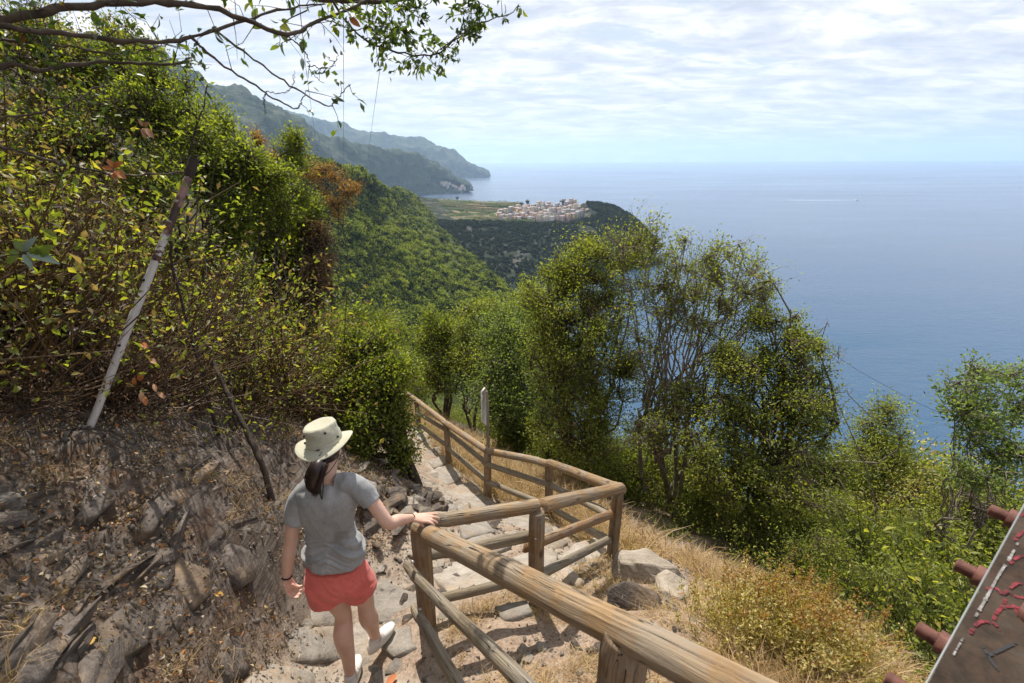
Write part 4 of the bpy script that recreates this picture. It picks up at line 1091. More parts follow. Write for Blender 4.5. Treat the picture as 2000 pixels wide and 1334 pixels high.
# --- behind the fence and along the far path
TG = 'trees lining the far path'
tree('pale_tree', 'pale green airy tree left of the tall olive-green tree', 'tree', gbase(1000, 860, 9.5),
     [bl(985, 650, 52, 10.4), bl(1010, 720, 60, 10.2), bl(960, 740, 50, 10.0), bl(1030, 780, 52, 9.9), bl(985, 810, 50, 9.8), bl(1020, 660, 36, 10.4)], mat='leaf_pale', twigs=1300, lpt=15, leaf=.065, trunk_r=.05, seed=40, stems=2, group=TG)
tree('slender_tree', 'slim upright green tree behind the sign board', 'tree', gbase(872, 770, 12.5),
     [bl(840, 640, 34, 13.6), bl(872, 650, 36, 13.6), bl(850, 690, 44, 13.4), bl(885, 700, 40, 13.3), bl(860, 740, 40, 13.2)], mat='leaf_green', bark='bark', twigs=1000, lpt=13, leaf=.07, trunk_r=.05, seed=41, stems=4, jit=.1, group=TG)
tree('dark_tree', 'dark olive tree with a dense crown between the slim tree and the pale tree', 'tree', gbase(925, 790, 12.0),
     [bl(920, 630, 42, 13.4), bl(955, 610, 34, 13.6), bl(925, 690, 44, 13.0), bl(945, 740, 40, 12.8)], mat='leaf_olive', twigs=1100, lpt=14, leaf=.07, trunk_r=.05, seed=42, stems=2, group=TG)
tree('rounded_bush', 'rounded bush beyond the ivy tree, showing above the vine-covered bush', 'shrub', gbase(700, 720, 20),
     [bl(690, 640, 42, 21), bl(640, 645, 34, 21), bl(745, 650, 40, 21), bl(780, 670, 36, 20), bl(610, 660, 34, 20)], mat='leaf_green', twigs=1300, lpt=12, leaf=.10, trunk_r=.05, seed=43, stems=3, group=TG)
tree('green_bush', 'light green bush above the far end of the fence', 'shrub', gbase(610, 720, 16.5),
     [bl(560, 690, 46, 17), bl(620, 690, 42, 17), bl(585, 650, 36, 17.5), bl(670, 720, 30, 16)], mat='leaf_pale', twigs=1200, lpt=13, leaf=.09, trunk_r=.05, seed=44, stems=3, group=TG)
tree('background_tree', 'olive tree half hidden behind the tall olive-green tree', 'tree', gbase(1040, 760, 13.5),
     [bl(1010, 610, 34, 14.8), bl(1045, 600, 40, 14.8), bl(1060, 680, 50, 14.4), bl(1010, 680, 44, 14.4)], mat='leaf_olive', twigs=1000, lpt=13, leaf=.075, trunk_r=.06, seed=45, stems=2, group=TG)
for (px, py, Y, s, k, lab) in [
    (1250, 960, 7.4, 1.1, 0, 'dark shrub behind the corner post'), (1030, 870, 8.6, 1.0, 1, 'green shrub behind the second post from the corner'),
    (800, 740, 14, 1.3, 1, 'green shrub left of the slim tree'), (760, 720, 16.5, 1.4, 0, 'olive shrub behind the vine-covered tree'), (1330, 960, 7.6, 1.1, 1, 'green shrub in the shade behind the multi-stemmed trunk'),
    (1180, 930, 7.2, .9, 1, 'bright low shrub under the tall olive-green tree'), (1090, 900, 7.6, .8, 1, 'yellow green low shrub at the left foot of the tall tree')]:
    shrub(px, py, Y, s, k, lab, 'shrubs behind the fence')
# --- left of the path
tree('vine_covered_tree', 'vine-covered tree with a leaning dark trunk beside the dry stone pile', 'tree', (-1.22, 4.62, gz(-1.22, 4.62)),
     [bl(735, 690, 50, 5.7), bl(690, 670, 26, 5.8), bl(770, 745, 46, 5.6), bl(715, 775, 52, 5.6), bl(770, 830, 40, 5.5), bl(700, 860, 48, 5.5), bl(785, 880, 26, 5.45), bl(665, 740, 36, 5.8)],
     mat='leaf_green', bark='bark_dark', twigs=2100, lpt=15, leaf=.045, trunk_r=.075, seed=50, stems=2, jit=.06, gap=-.5, leafup=.4)
tree('ivy_tower', 'dead tree smothered in ivy with a curtain of brown dry vines on its right side', 'tree', gbase(590, 700, 8.2),
     [bl(600, 425, 34, 9.0), bl(560, 440, 40, 9.0), bl(545, 520, 52, 8.8), bl(500, 470, 44, 8.9), bl(530, 600, 46, 8.6)], mat='leaf_green', bark='bark_dark', twigs=1700, lpt=15, leaf=.06, trunk_r=.09, seed=51, stems=2, jit=.08, gap=-.7)
tree('dry_vine_curtain', 'hanging mass of brown dead vines beside the green ivy', 'vines', gbase(615, 690, 8.1),
     [bl(615, 470, 32, 8.9, 1.3), bl(620, 540, 32, 8.8, 1.3), bl(600, 590, 30, 8.7, 1.2)], mat='leaf_dry', bark='bark_dark', crown='dry_leaves', trunk='vine_stems', twigs=1500, lpt=16, leaf=.035, trunk_r=.02, seed=52, stems=4, jit=.06, gap=-.9, leafup=0)
tree('orange_tipped_shrub', 'shrub with orange seed heads reaching over the valley at the skyline', 'shrub', gbase(560, 600, 8.6),
     [bl(505, 290, 20, 9.4, 1.6), bl(535, 330, 26, 9.4, 1.4), bl(595, 340, 26, 9.3), bl(640, 345, 24, 9.3), bl(680, 370, 22, 9.2), bl(660, 400, 20, 9.2)],
     mat='leaf_orange' if 'leaf_orange' in MAT else 'leaf_gold', bark='bark', twigs=420, lpt=16, leaf=.038, trunk_r=.025, seed=53, stems=2, jit=.045, gap=-.9)
LG = 'broad-leaved shrubs crowding the hillside left of the path'
tree('leafy_shrub', 'broad-leaved shrub whose tip touches the far coast at the skyline', 'shrub', gbase(470, 640, 7.0),
     [bl(430, 270, 44, 7.4), bl(470, 340, 56, 7.3), bl(410, 370, 56, 7.2), bl(540, 380, 48, 7.5), bl(460, 460, 60, 7.1)], mat='leaf_green', twigs=1700, lpt=12, leaf=.06, trunk_r=.04, seed=54, stems=4, jit=.08, group=LG)
tree('leafy_shrub', 'yellow-green shrub just right of the thin sapling, under the skyline', 'shrub', gbase(560, 640, 7.6),
     [bl(575, 300, 26, 8.2, 1.5), bl(560, 400, 44, 8.0), bl(520, 440, 40, 7.9)], mat='leaf_green', twigs=800, lpt=12, leaf=.055, trunk_r=.03, seed=55, stems=3, jit=.07, group=LG)
tree('leafy_shrub', 'tall shrub at the highest point of the left skyline below the overhanging branches', 'shrub', gbase(330, 560, 6.4),
     [bl(330, 190, 62, 6.8), bl(270, 250, 70, 6.6), bl(360, 300, 60, 6.6), bl(220, 170, 66, 6.9), bl(310, 380, 60, 6.3)], mat='leaf_green', twigs=1900, lpt=11, leaf=.055, trunk_r=.04, seed=56, stems=4, jit=.09, group=LG)
tree('leafy_shrub', 'olive shrub in the upper left corner behind the overhanging branches', 'shrub', gbase(120, 460, 6.0),
     [bl(60, 110, 80, 6.8), bl(150, 150, 80, 6.7), bl(40, 240, 80, 6.5), bl(150, 280, 70, 6.3), bl(250, 90, 50, 7.2)], mat='leaf_mix', twigs=1900, lpt=11, leaf=.055, trunk_r=.04, seed=57, stems=4, jit=.10, group=LG)
tree('leafy_shrub', 'low bright green bramble behind the hat', 'shrub', gbase(600, 860, 5.6),
     [bl(600, 730, 42, 6.6), bl(560, 790, 48, 6.3), bl(640, 800, 40, 6.2), bl(530, 720, 40, 6.6), bl(650, 740, 30, 6.5)], mat='leaf_mix', twigs=1300, lpt=13, leaf=.04, trunk_r=.02, seed=58, stems=4, jit=.07, group=LG)
tree('leafy_shrub', 'bright green bush below the brown vine curtain', 'shrub', gbase(600, 740, 8.6),
     [bl(590, 655, 38, 9.6), bl(640, 680, 36, 9.4), bl(550, 680, 36, 9.4)], mat='leaf_green', twigs=800, lpt=14, leaf=.055, trunk_r=.02, seed=59, stems=4, jit=.08, group=LG)
# thin sapling in front of the hillside and the two leaning stems
def stem(name, label, pts, r0, r1, leaves=None, cat='sapling', bark='bark_dark', mat='leaf_green', seed=0, leaf=.05):
    P_ = [np.array(P(*p)) for p in pts]; b = P_[0].copy(); b[2] -= 0
    e = empty(name, b, label=label, cat=cat); c = catmull(P_, 26) - b
    g = np.random.default_rng(seed); c[1:-1] += g.normal(size=(24, 3)) * .006
    c = np.vstack([c[0] - [0, 0, .25], c])
    mb = MB(); tubes(mb, [c], [np.linspace(r0, r1, 27)], 7); 
    lf = MB()
    if leaves:
        n = leaves; i = (g.random(n) ** .6 * 24).astype(int) + 2
        tips = c[i] + g.normal(size=(n, 3)) * [.16, .16, .12]
        tubes(mb, np.stack([c[i], (c[i] + tips) / 2 + [0, 0, .02], tips], 1), np.broadcast_to(np.array([.003, .002, .001]), (n, 3)), 3)
        k = 7; pos = np.repeat(tips, k, 0) + g.normal(size=(n * k, 3)) * .03; N = len(pos)
        leafquads(lf, pos, randdir(N), unit(g.normal(size=(N, 3)) * .6 + [0, 0, .7]), leaf * g.uniform(.7, 1.3, N), leaf * .45 * np.ones(N), np.clip(.5 + .25 * g.normal(size=N), 0, 1))
    mb.build('trunk', MAT[bark], e, True)
    if lf.n: lf.build('leaves', MAT[mat], e)
    return e
stem('thin_sapling', 'thin dark sapling crossing the leaning white pole, leaves at its tip', [(412, 800, 3.7), (392, 720, 3.6), (345, 560, 3.5), (335, 470, 3.4), (352, 380, 3.35), (385, 250, 3.3), (405, 165, 3.3)], .014, .004, leaves=34, seed=3, leaf=.045)
stem('dead_sapling', 'dead brown trunk leaning down to the path at the foot of the bank', [(535, 985, 3.6), (508, 900, 3.6), (475, 830, 3.65), (440, 760, 3.75), (415, 705, 3.85)], .024, .017, cat='dead tree', bark='bark_dark', seed=4)
stem('twisted_vine', 'thin dark vine rising between the sapling and the leaning trunk', [(455, 810, 4.0), (452, 720, 4.2), (470, 640, 4.3), (480, 560, 4.4), (500, 500, 4.6)], .010, .005, leaves=26, cat='vine', seed=5, leaf=.04)

# --- undergrowth nobody could count
def undergrowth(name, label, n, region, smin, smax, matn, seed, leaf=.045, nq=170, cat='undergrowth', twigs=16, lift=0.0):
    g = np.random.default_rng(seed)
    xy = region(g, n); z = gzs(xy); N = len(xy)
    var = []
    for k in range(5):
        mb = MB(); gg = np.random.default_rng(seed * 10 + k)
        bc = gg.normal(size=(9, 3)) * [.42, .42, .22] + [0, 0, .5]
        tips = bc + gg.normal(size=(9, 3)) * .1
        t2 = np.concatenate([tips] + [tips[gg.integers(0, 9, twigs)] + gg.normal(size=(twigs, 3)) * .3])
        s0 = gg.normal(size=(len(t2), 3)) * [.08, .08, 0]
        tubes(mb, np.stack([s0, (s0 + t2) / 2 + gg.normal(size=t2.shape) * .09, t2], 1), np.broadcast_to(np.array([.009, .006, .003]), (len(t2), 3)), 3, a=.22)
        kk = gg.integers(0, len(t2), nq); pos = t2[kk] + gg.normal(size=(nq, 3)) * .11
        leafquads(mb, pos, unit(gg.normal(size=(nq, 3))), unit(gg.normal(size=(nq, 3)) * .7 + [0, 0, .6]), leaf / .8 * gg.uniform(.7, 1.3, nq), leaf / .8 * .5 * np.ones(nq), np.clip(.55 + .25 * gg.normal(size=nq), 0, .97))
        var.append(mb.arrays())
    s = smin + (smax - smin) * g.random(N) ** 1.6
    o = scatter(name, var, np.stack([xy[:, 0], xy[:, 1], z - .05 + lift], 1), np.stack([g.normal(size=N) * .2, g.normal(size=N) * .2, g.random(N) * 6.28], 1), np.stack([s, s, s * g.uniform(.8, 1.2, N)], 1), g.integers(0, 5, N), MAT[matn])
    return tag(o, label, cat, kind='stuff')
def reg_left(g, n):
    y = g.uniform(-.5, 17, n); e = np.interp(y, [-1, 1, 2.4, 3.4, 4.5, 6, 8, 12, 17], [-2.7, -2.9, -2.8, -2.65, -2.1, -2.6, -3.3, -5.5, -9])
    x = e - g.random(n) ** 1.2 * 7.5
    return np.stack([x, y], 1)
def reg_sea(g, n):
    y = g.uniform(-1, 26, n); e = np.interp(y, [-1, 1.5, 3, 4.5, 6, 8, 10, 14, 26], [3.6, 3.0, 2.9, 2.2, 1.9, 1.0, .3, -1.8, -7])
    x = e + g.random(n) ** 1.1 * 15
    return np.stack([x, y], 1)
undergrowth('hillside_undergrowth', 'tangled undergrowth of green and brown leaves on the hillside left of the path', 1350, reg_left, .5, 1.3, 'leaf_mix', 70, leaf=.046)
undergrowth('dry_brush', 'dry brown brushwood among the green on the left hillside', 950, reg_left, .35, .95, 'leaf_dry', 71, leaf=.03, nq=130, twigs=70)
undergrowth('seaward_undergrowth', 'dense low scrub between the shrubs on the slope down to the sea', 1500, reg_sea, .45, 1.2, 'leaf_olive', 72, leaf=.055)
# ================================================================== STONES, SLABS, LITTER, GRASS
def rock_mat(name, dark, mid, light, tint=(.30, .20, .11), scale=1.0):
    m, t, o = new_mat(name)
    tc = t.new('ShaderNodeTexCoord').outputs['Object']; oi = t.new('ShaderNodeObjectInfo').outputs['Random']
    va = t.new('ShaderNodeVectorMath', dict(operation='ADD')); t.put(va.inputs[0], tc)
    t.put(va.inputs[1], t.new('ShaderNodeCombineXYZ', i0=t.math('MULTIPLY', oi, 17.0), i1=t.math('MULTIPLY', oi, 5.0), i2=oi).outputs[0])
    v = va.outputs[0]
    a = t.noise(v, 5 * scale, 6, .7, .4); b_ = t.noise(t.mapping(v, scale=(3, 9, 22)), scale, 5, .65, .4); c_ = t.noise(v, 48 * scale, 4, .7)
    c = t.ramp(t.math('ADD', t.math('MULTIPLY', a, .5), t.math('MULTIPLY', b_, .5)), [(.34, dark), (.5, mid), (.66, light)])
    c = t.mix(t.ramp(c_, [(.4, .0), (.65, .5)]), c, light)
    c = t.mix(t.ramp(t.noise(v, 2.4 * scale, 4, .6), [(.5, .0), (.66, .5)]), c, tint)
    hv = t.new('ShaderNodeHueSaturation', Color=c); t.put(hv.inputs['Value'], t.math('ADD', t.math('MULTIPLY', oi, .5), .75))
    p = t.new('ShaderNodeBsdfPrincipled', Roughness=.88, Base_Color=hv.outputs[0]); p.inputs['Specular IOR Level'].default_value = .25
    t.put(p.inputs['Normal'], t.bump(t.math('ADD', t.math('ADD', t.math('MULTIPLY', a, .5), t.math('MULTIPLY', b_, .6)), t.math('MULTIPLY', c_, .2)), 1.0, .025))
    t.l.new(p.outputs[0], o.inputs[0]); return m
M_slab = rock_mat('path_stone', (.13, .108, .088), (.225, .195, .162), (.34, .305, .26))
M_rock = rock_mat('schist_rock', (.034, .027, .023), (.082, .066, .055), (.16, .133, .112))
M_pale = rock_mat('pale_rock', (.13, .105, .078), (.235, .195, .15), (.35, .305, .245))
def hull(pts, name, mat, bevel=0.0):
    bm = bmesh.new()
    for p in pts: bm.verts.new(p)
    r = bmesh.ops.convex_hull(bm, input=bm.verts)
    bmesh.ops.delete(bm, geom=[v for v in bm.verts if not v.link_faces], context='VERTS')
    bmesh.ops.dissolve_limit(bm, angle_limit=R(9), verts=bm.verts, edges=bm.edges)
    if bevel:
        try: bmesh.ops.bevel(bm, geom=bm.edges[:], offset=bevel, segments=1, affect='EDGES', clamp_overlap=True)
        except Exception: pass
    bmesh.ops.recalc_face_normals(bm, faces=bm.faces)
    me = bpy.data.meshes.new(name); bm.to_mesh(me); bm.free(); me.materials.append(mat); return me
def rock_pts(g, sx, sy, sz, n=16, box=.5):
    d = unit(g.normal(size=(n, 3))); m = np.abs(d).max(1, keepdims=True)
    p = d * (1 - box) + d / m * box
    return p * g.uniform(.78, 1.05, (n, 1)) * [sx, sy, sz]
gR = np.random.default_rng(77)
def variants(n, sx, sy, sz, mat, name, npt=16, bev=.012):
    return [hull(rock_pts(gR, sx * gR.uniform(.7, 1.2), sy * gR.uniform(.7, 1.2), sz * gR.uniform(.7, 1.2), npt), name, mat, bev) for _ in range(n)]
V_STONE = variants(9, .5, .38, .22, M_rock, 'stone'); V_PALE = variants(8, .5, .40, .16, M_slab, 'stone'); V_BLADE = variants(10, .5, .07, .20, M_rock, 'stone', 18, .006)
def put_stone(me, loc, s, rot, name='stone', parent=None):
    o = link(name, me, parent or GROUND, loc, rot, (s, s, s) if np.isscalar(s) else s); return o
# flagstones drawn by their outline, each laid on the ground at its place
path = tag(empty('footpath', (0, 0, 0)), kind='structure')
def ray_ground(px, py, it=7):
    v = ray(px, py); d = 3.0
    # march
    ds = np.linspace(.8, 22, 260); p = v[None] * ds[:, None]; h = height(p[:, 0], p[:, 1]); below = np.where(p[:, 2] < h)[0]
    if not len(below): return None
    k = below[0]; a, b = (ds[k - 1], ds[k]) if k else (.3, ds[0])
    for _ in range(it):
        m = (a + b) / 2; q = v * m
        if q[2] < gz(q[0], q[1]): b = m
        else: a = m
    return v * b
def flag(poly, th=.045, lift=.034, mat=M_slab, name='flagstone', parent=None, tiltfix=.75):
    c = ray_ground(sum(p[0] for p in poly) / len(poly), sum(p[1] for p in poly) / len(poly))
    if c is None: return
    e = .12; hx = (gz(c[0] + e, c[1]) - gz(c[0] - e, c[1])) / (2 * e); hy = (gz(c[0], c[1] + e) - gz(c[0], c[1] - e)) / (2 * e)
    hx *= tiltfix; hy *= tiltfix; n = unit(np.array([-hx, -hy, 1.0])); c = c + n * lift
    w = []
    for px, py in poly:
        v = ray(px, py); d = (n @ c) / (n @ v); w.append(v * d)
    w = np.array(w)
    # rough the outline, subdivide
    pts = []
    K = len(w)
    for i in range(K):
        a, b = w[i], w[(i + 1) % K]; L = np.linalg.norm(b - a); m = max(1, int(L / .09))
        for k in range(m):
            p = a + (b - a) * k / m
            if k: p = p + gR.normal(size=3) * .007
            pts.append(p)
    pts = np.array(pts); cen = pts.mean(0); M = len(pts)
    ins = cen + (pts - cen) * .94 + n * (.004 + gR.normal(size=(M, 1)) * .003); mid = cen + (pts - cen) * .5 + n * (.006 + gR.normal(size=(M, 1)) * .004)
    ringv = [pts - n * th * 1.6 * 1.0, pts - n * .008, ins, mid, cen[None] + n * .005]
    base = pts - n * (th + .05)
    V = np.vstack([base, pts - n * .010, ins, mid, cen[None] + n * .006]) - cen
    Q = []; T = []
    for r in range(3):
        for i in range(M):
            j = (i + 1) % M; Q.append((r * M + i, r * M + j, (r + 1) * M + j, (r + 1) * M + i))
    for i in range(M): T.append((3 * M + i, 3 * M + (i + 1) % M, 4 * M))
    Q = np.array(Q); T = np.array(T)
    # orientation check
    a, b, c3 = V[T[0]]; 
    if np.cross(b - a, c3 - a) @ n < 0: Q = Q[:, ::-1]; T = T[:, ::-1]
    o = link(name, npmesh(name, V, tris=T, quads=Q, mat=mat), parent or path, tuple(cen)); return o
FL = [
    [(505, 1262), (545, 1228), (662, 1222), (688, 1250), (684, 1290), (560, 1296)],
    [(578, 1222), (598, 1180), (625, 1160), (668, 1164), (688, 1190), (684, 1218), (640, 1226)],
    [(712, 1142), (748, 1128), (788, 1150), (832, 1168), (826, 1206), (770, 1216), (722, 1212), (704, 1180)],
    [(470, 1338), (490, 1312), (580, 1302), (616, 1318), (622, 1350), (480, 1362)],
    [(694, 1214), (728, 1212), (742, 1250), (728, 1300), (690, 1320), (672, 1270)],
    [(842, 1122), (882, 1096), (930, 1100), (1000, 1128), (1028, 1160), (930, 1182), (872, 1160)],
    [(872, 1060), (960, 1040), (1000, 1064), (940, 1092), (880, 1090)],
    [(896, 1024), (950, 1012), (968, 1038), (905, 1052)],
    [(960, 1010), (1018, 996), (1054, 1014), (1050, 1040), (985, 1052)],
    [(868, 958), (922, 938), (948, 962), (990, 1004), (956, 1014), (900, 1010)],
    [(906, 930), (935, 935), (960, 975), (938, 968)],
    [(838, 918), (880, 905), (905, 930), (868, 952), (846, 942)],
    [(1094, 1088), (1120, 1062), (1166, 1048), (1190, 1066), (1160, 1096), (1110, 1108)],
    [(1058, 1116), (1100, 1100), (1130, 1122), (1120, 1152), (1074, 1162)],
    [(1000, 1088), (1050, 1072), (1090, 1080), (1088, 1104), (1030, 1114)],
    [(1058, 1048), (1092, 1040), (1110, 1060), (1082, 1074)],
    [(822, 866), (840, 856), (862, 862), (846, 878)], [(826, 884), (862, 868), (874, 880), (834, 896)], [(836, 902), (870, 886), (890, 896), (848, 914)],
    [(812, 852), (830, 843), (842, 850), (824, 862)], [(806, 838), (820, 832), (832, 840), (816, 848)],
    [(965, 1185), (1030, 1172), (1040, 1196), (985, 1212)], [(740, 1232), (800, 1222), (812, 1262), (768, 1282), (744, 1262)]]
for p in FL: flag(p)
# small stones filling the path
for k in range(95):
    i = int(gR.integers(40, 330)); off = gR.normal() * .33; a = PATHF[i]; t = PATHF[min(399, i + 1)] - PATHF[i - 1]; nrm = np.array([t[1], -t[0]]) / (np.hypot(t[0], t[1]) + 1e-9)
    x, y = a[0] + nrm[0] * off, a[1] + nrm[1] * off
    if y > 12: continue
    s = gR.uniform(.07, .22) * (1.25 if y > 4 else .8)
    put_stone(V_PALE[k % 8], (x, y, gz(x, y) + s * .01), (s, s, s * .6), (gR.normal() * .10, gR.normal() * .10, gR.random() * 6), 'flagstone', path)
# dry stone pile between the bank and the path
for k in range(120):
    t = gR.random(); base = np.array([-1.25, 3.3]) * (1 - t) + np.array([-.62, 4.5]) * t
    x = base[0] + gR.normal() * .24; y = base[1] + gR.normal() * .14 ; s = gR.uniform(.11, .30)
    put_stone((V_STONE if k % 3 else V_PALE)[k % 8], (x, y, gz(x, y) + gR.uniform(-.01, .10)), s, (gR.normal() * .35, gR.normal() * .35, gR.random() * 6))
# loose stones at the left of the path and outside the fence
for k in range(120):
    if k < 55: x, y = gR.uniform(-1.6, -.45), gR.uniform(2.3, 3.6)
    elif k < 90: x, y = gR.uniform(-.1, 1.5), gR.uniform(1.8, 3.3)
    else: x, y = gR.uniform(.9, 2.4), gR.uniform(1.6, 3.4)
    s = gR.uniform(.04, .15)
    put_stone((V_PALE if k % 2 else V_STONE)[k % 8], (x, y, gz(x, y) + s * .05), s, (gR.normal() * .3, gR.normal() * .3, gR.random() * 6))
# schist blades of the rocky bank
SDv = Vector(SD); SAv = Vector(SA); SNv = Vector(SN)
nb = 0
for k in range(24):
    px, py = gR.uniform(-40, 520), gR.uniform(870, 1330)
    if px > 480 and py < 980: continue
    c = ray_ground(px, py)
    if c is None or bank_mask(np.array([c[0]]), np.array([c[1]]))[0] < .5: continue
    L = gR.uniform(.2, .8); nl = int(gR.integers(2, 6))
    rz = gR.normal() * .14
    for j in range(nl):
        if nb > 170: break
        Mx = Matrix((SDv, SAv, SNv)).transposed().to_4x4()
        Mx = Matrix.Rotation(rz + gR.normal() * .08, 4, SNv) @ Mx @ Matrix.Rotation(gR.normal() * .16, 4, 'X') @ Matrix.Rotation(gR.normal() * .10, 4, 'Y')
        l = L * gR.uniform(.5, 1.1); p = Vector(c) + SAv * (j - nl / 2) * .05 * gR.uniform(.7, 1.3) + SDv * gR.normal() * .08
        z0 = gz(p.x, p.y); p.z = z0 + gR.uniform(-.075, -.03)
        o = link('stone', V_BLADE[int(gR.integers(0, 10))], GROUND)
        Mx.translation = p; o.matrix_world = Mx @ Matrix.Diagonal((l, l * gR.uniform(.7, 1.5), l * gR.uniform(.35, .8), 1)); nb += 1
# flat slabs lying on the bank
for poly in [[(165, 935), (225, 925), (228, 975), (190, 1010), (150, 1015)], [(2, 985), (40, 972), (52, 990), (28, 1008), (4, 1004)], [(285, 980), (345, 955), (350, 985), (300, 1040), (275, 1040)], [(240, 1120), (300, 1080), (345, 1090), (330, 1150), (270, 1170)],
             [(345, 1090), (410, 1110), (415, 1160), (380, 1190), (350, 1150)], [(195, 1230), (260, 1170), (310, 1190), (290, 1260), (230, 1290)], [(105, 1135), (165, 1080), (180, 1100), (130, 1160)], [(440, 1230), (470, 1240), (490, 1310), (450, 1330), (430, 1280)],
             [(60, 1250), (140, 1190), (160, 1230), (90, 1330), (40, 1334)], [(450, 1060), (490, 1075), (500, 1130), (470, 1150), (440, 1100)]]:
    flag(poly, .05, .02, M_rock, 'stone', GROUND, 1.0)
# the larger rocks outside the corner of the fence
def big_rock(px, py, s, rot, mat, label, n=26, box=.55, lift=.0, seed=0, kind='rock'):
    g = np.random.default_rng(seed); c = ray_ground(px, py); e = empty(kind, (c[0], c[1], c[2]), label=label, cat='rock')
    me = hull(rock_pts(g, *s, n=n, box=box), 'rock', mat, .008)
    bm = bmesh.new(); bm.from_mesh(me); bmesh.ops.triangulate(bm, faces=bm.faces); bmesh.ops.subdivide_edges(bm, edges=bm.edges[:], cuts=2, use_grid_fill=True)
    P_ = np.array([v.co[:] for v in bm.verts]); d = fbm(P_ * 9 + seed, 4) * .018 + ridged(P_ * [3, 3, 14] + seed, 3) * .008
    for v, k in zip(bm.verts, d): v.co += v.co.normalized() * float(k)
    bm.to_mesh(me); bm.free()
    o = link('boulder', me, e, (0, 0, s[2] * .35 + lift), rot); return e
big_rock(1262, 1128, (.30, .18, .16), (.2, .1, -.2), M_pale, 'large pale rock beside the corner post with the post shadow on it', seed=3)
big_rock(1236, 1180, (.23, .075, .11), (-.5, .1, -.45), M_rock, 'dark brown slab-like rock lying tilted in front of the pale rock', seed=4)
big_rock(1196, 1172, (.045, .05, .10), (.1, .2, .3), M_pale, 'small pointed grey rock standing against the dark slab', seed=5, n=9)
big_rock(1310, 1155, (.13, .12, .07), (.1, .1, .3), M_pale, 'pale flat rock right of the large pale rock', seed=6)
big_rock(1268, 1185, (.13, .07, .04), (.2, .1, -.3), M_pale, 'pale angular stone wedged behind the dark slab', seed=7)
big_rock(1130, 1146, (.055, .05, .04), (0, 0, .4), M_pale, 'fist-sized pale stone left of the pointed rock', seed=8)
big_rock(15, 990, (.07, .06, .045), (.2, .1, .4), M_slab, 'light grey angular stone at the left edge of the bank', seed=9)
# orange brown leaf by the right shoe and single fallen leaves
def fallen(px, py, s, col, label):
    c = ray_ground(px, py)
    m = simple('fallen_leaf_' + str(px), col, .8); mb = MB(); n = 8; t = np.linspace(0, 1, n); w = np.sin(t * math.pi) ** .8 * .3 * s
    z = .02 * s / .09 + .12 * s * (t - .5) ** 2; v = np.concatenate([np.stack([t * s, w, z + w * .5], 1), np.stack([t * s, 0 * t, z], 1), np.stack([t * s, -w, z + w * .5], 1)])
    i = np.arange(n - 1); q = np.concatenate([np.stack([i, i + n, i + n + 1, i + 1], 1), np.stack([i + n, i + 2 * n, i + 2 * n + 1, i + n + 1], 1)]); mb.add(v, quads=q)
    o = mb.build('fallen_leaf', m, None, True); o.location = (c[0], c[1], c[2] + .012); o.rotation_euler = (.1, .25, px % 6); tag(o, label, 'leaf')
fallen(778, 1322, .085, (.42, .15, .06), 'large curled orange brown leaf lying right of the walker\'s shadow')
fallen(170, 1280, .07, (.36, .22, .06), 'curled yellow brown leaf low on the rocky bank')
fallen(420, 1165, .05, (.42, .24, .05), 'yellow leaf on the edge of the bank')

# --- litter, gravel and grass: stuff
def leaf_variant(k, L=.032, W=.013):
    g = np.random.default_rng(500 + k); mb = MB()
    n = 4; leafquads(mb, g.normal(size=(n, 3)) * [.05, .05, .003] + [0, 0, .008], unit(g.normal(size=(n, 3)) * [1, 1, .25]), unit(g.normal(size=(n, 3)) * .4 + [0, 0, 1]), L * g.uniform(.6, 1.3, n), W * g.uniform(.6, 1.6, n), g.random(n), fold=.4)
    return mb.arrays()
def near_region(g, n, kind):
    if kind == 'bank':
        x = g.uniform(-3.6, -.9, n); y = g.uniform(.6, 4.6, n)
    elif kind == 'all':
        x = g.uniform(-3.4, 2.6, n); y = g.uniform(.5, 6.5, n)
    elif kind == 'out':
        x = g.uniform(-.6, 2.6, n); y = g.uniform(.9, 4.0, n)
    return np.stack([x, y], 1)
def strew(name, label, cat, var, xy, s, mat, tilt=.3, lift=.0):
    g = np.random.default_rng(len(xy)); z = gzs(xy); N = len(xy)
    e = .03; nx = -(gzs(xy + [e, 0]) - z) / e; ny = -(gzs(xy + [0, e]) - z) / e
    rx = -np.arctan(ny) * -1; 
    # follow the slope: rotate about x by atan(dz/dy), about y by -atan(dz/dx)
    rot = np.stack([np.arctan(-ny) + g.normal(size=N) * tilt, -np.arctan(-nx) + g.normal(size=N) * tilt, g.random(N) * 6.28], 1)
    rot2 = rot.copy()
    o = scatter(name, var, np.stack([xy[:, 0], xy[:, 1], z + lift], 1), rot2, s, g.integers(0, len(var), N), mat)
    return tag(o, label, cat, kind='stuff')
gg = np.random.default_rng(9)
xy = np.concatenate([near_region(gg, 11000, 'bank'), near_region(gg, 1600, 'all')])
f = fbm(np.c_[xy * 2.2, xy[:, :1] * 0], 3); xy = xy[(f > -.25) & ((path_dist(xy[:, 0], xy[:, 1])[0] > .42) | (gg.random(len(xy)) < .12))]
strew('leaf_litter', 'dry fallen leaves strewn over the bank and path edges', 'leaf litter', [leaf_variant(k) for k in range(8)], xy, gg.uniform(.5, 1.15, len(xy)), MAT['litter'], .35, .003)
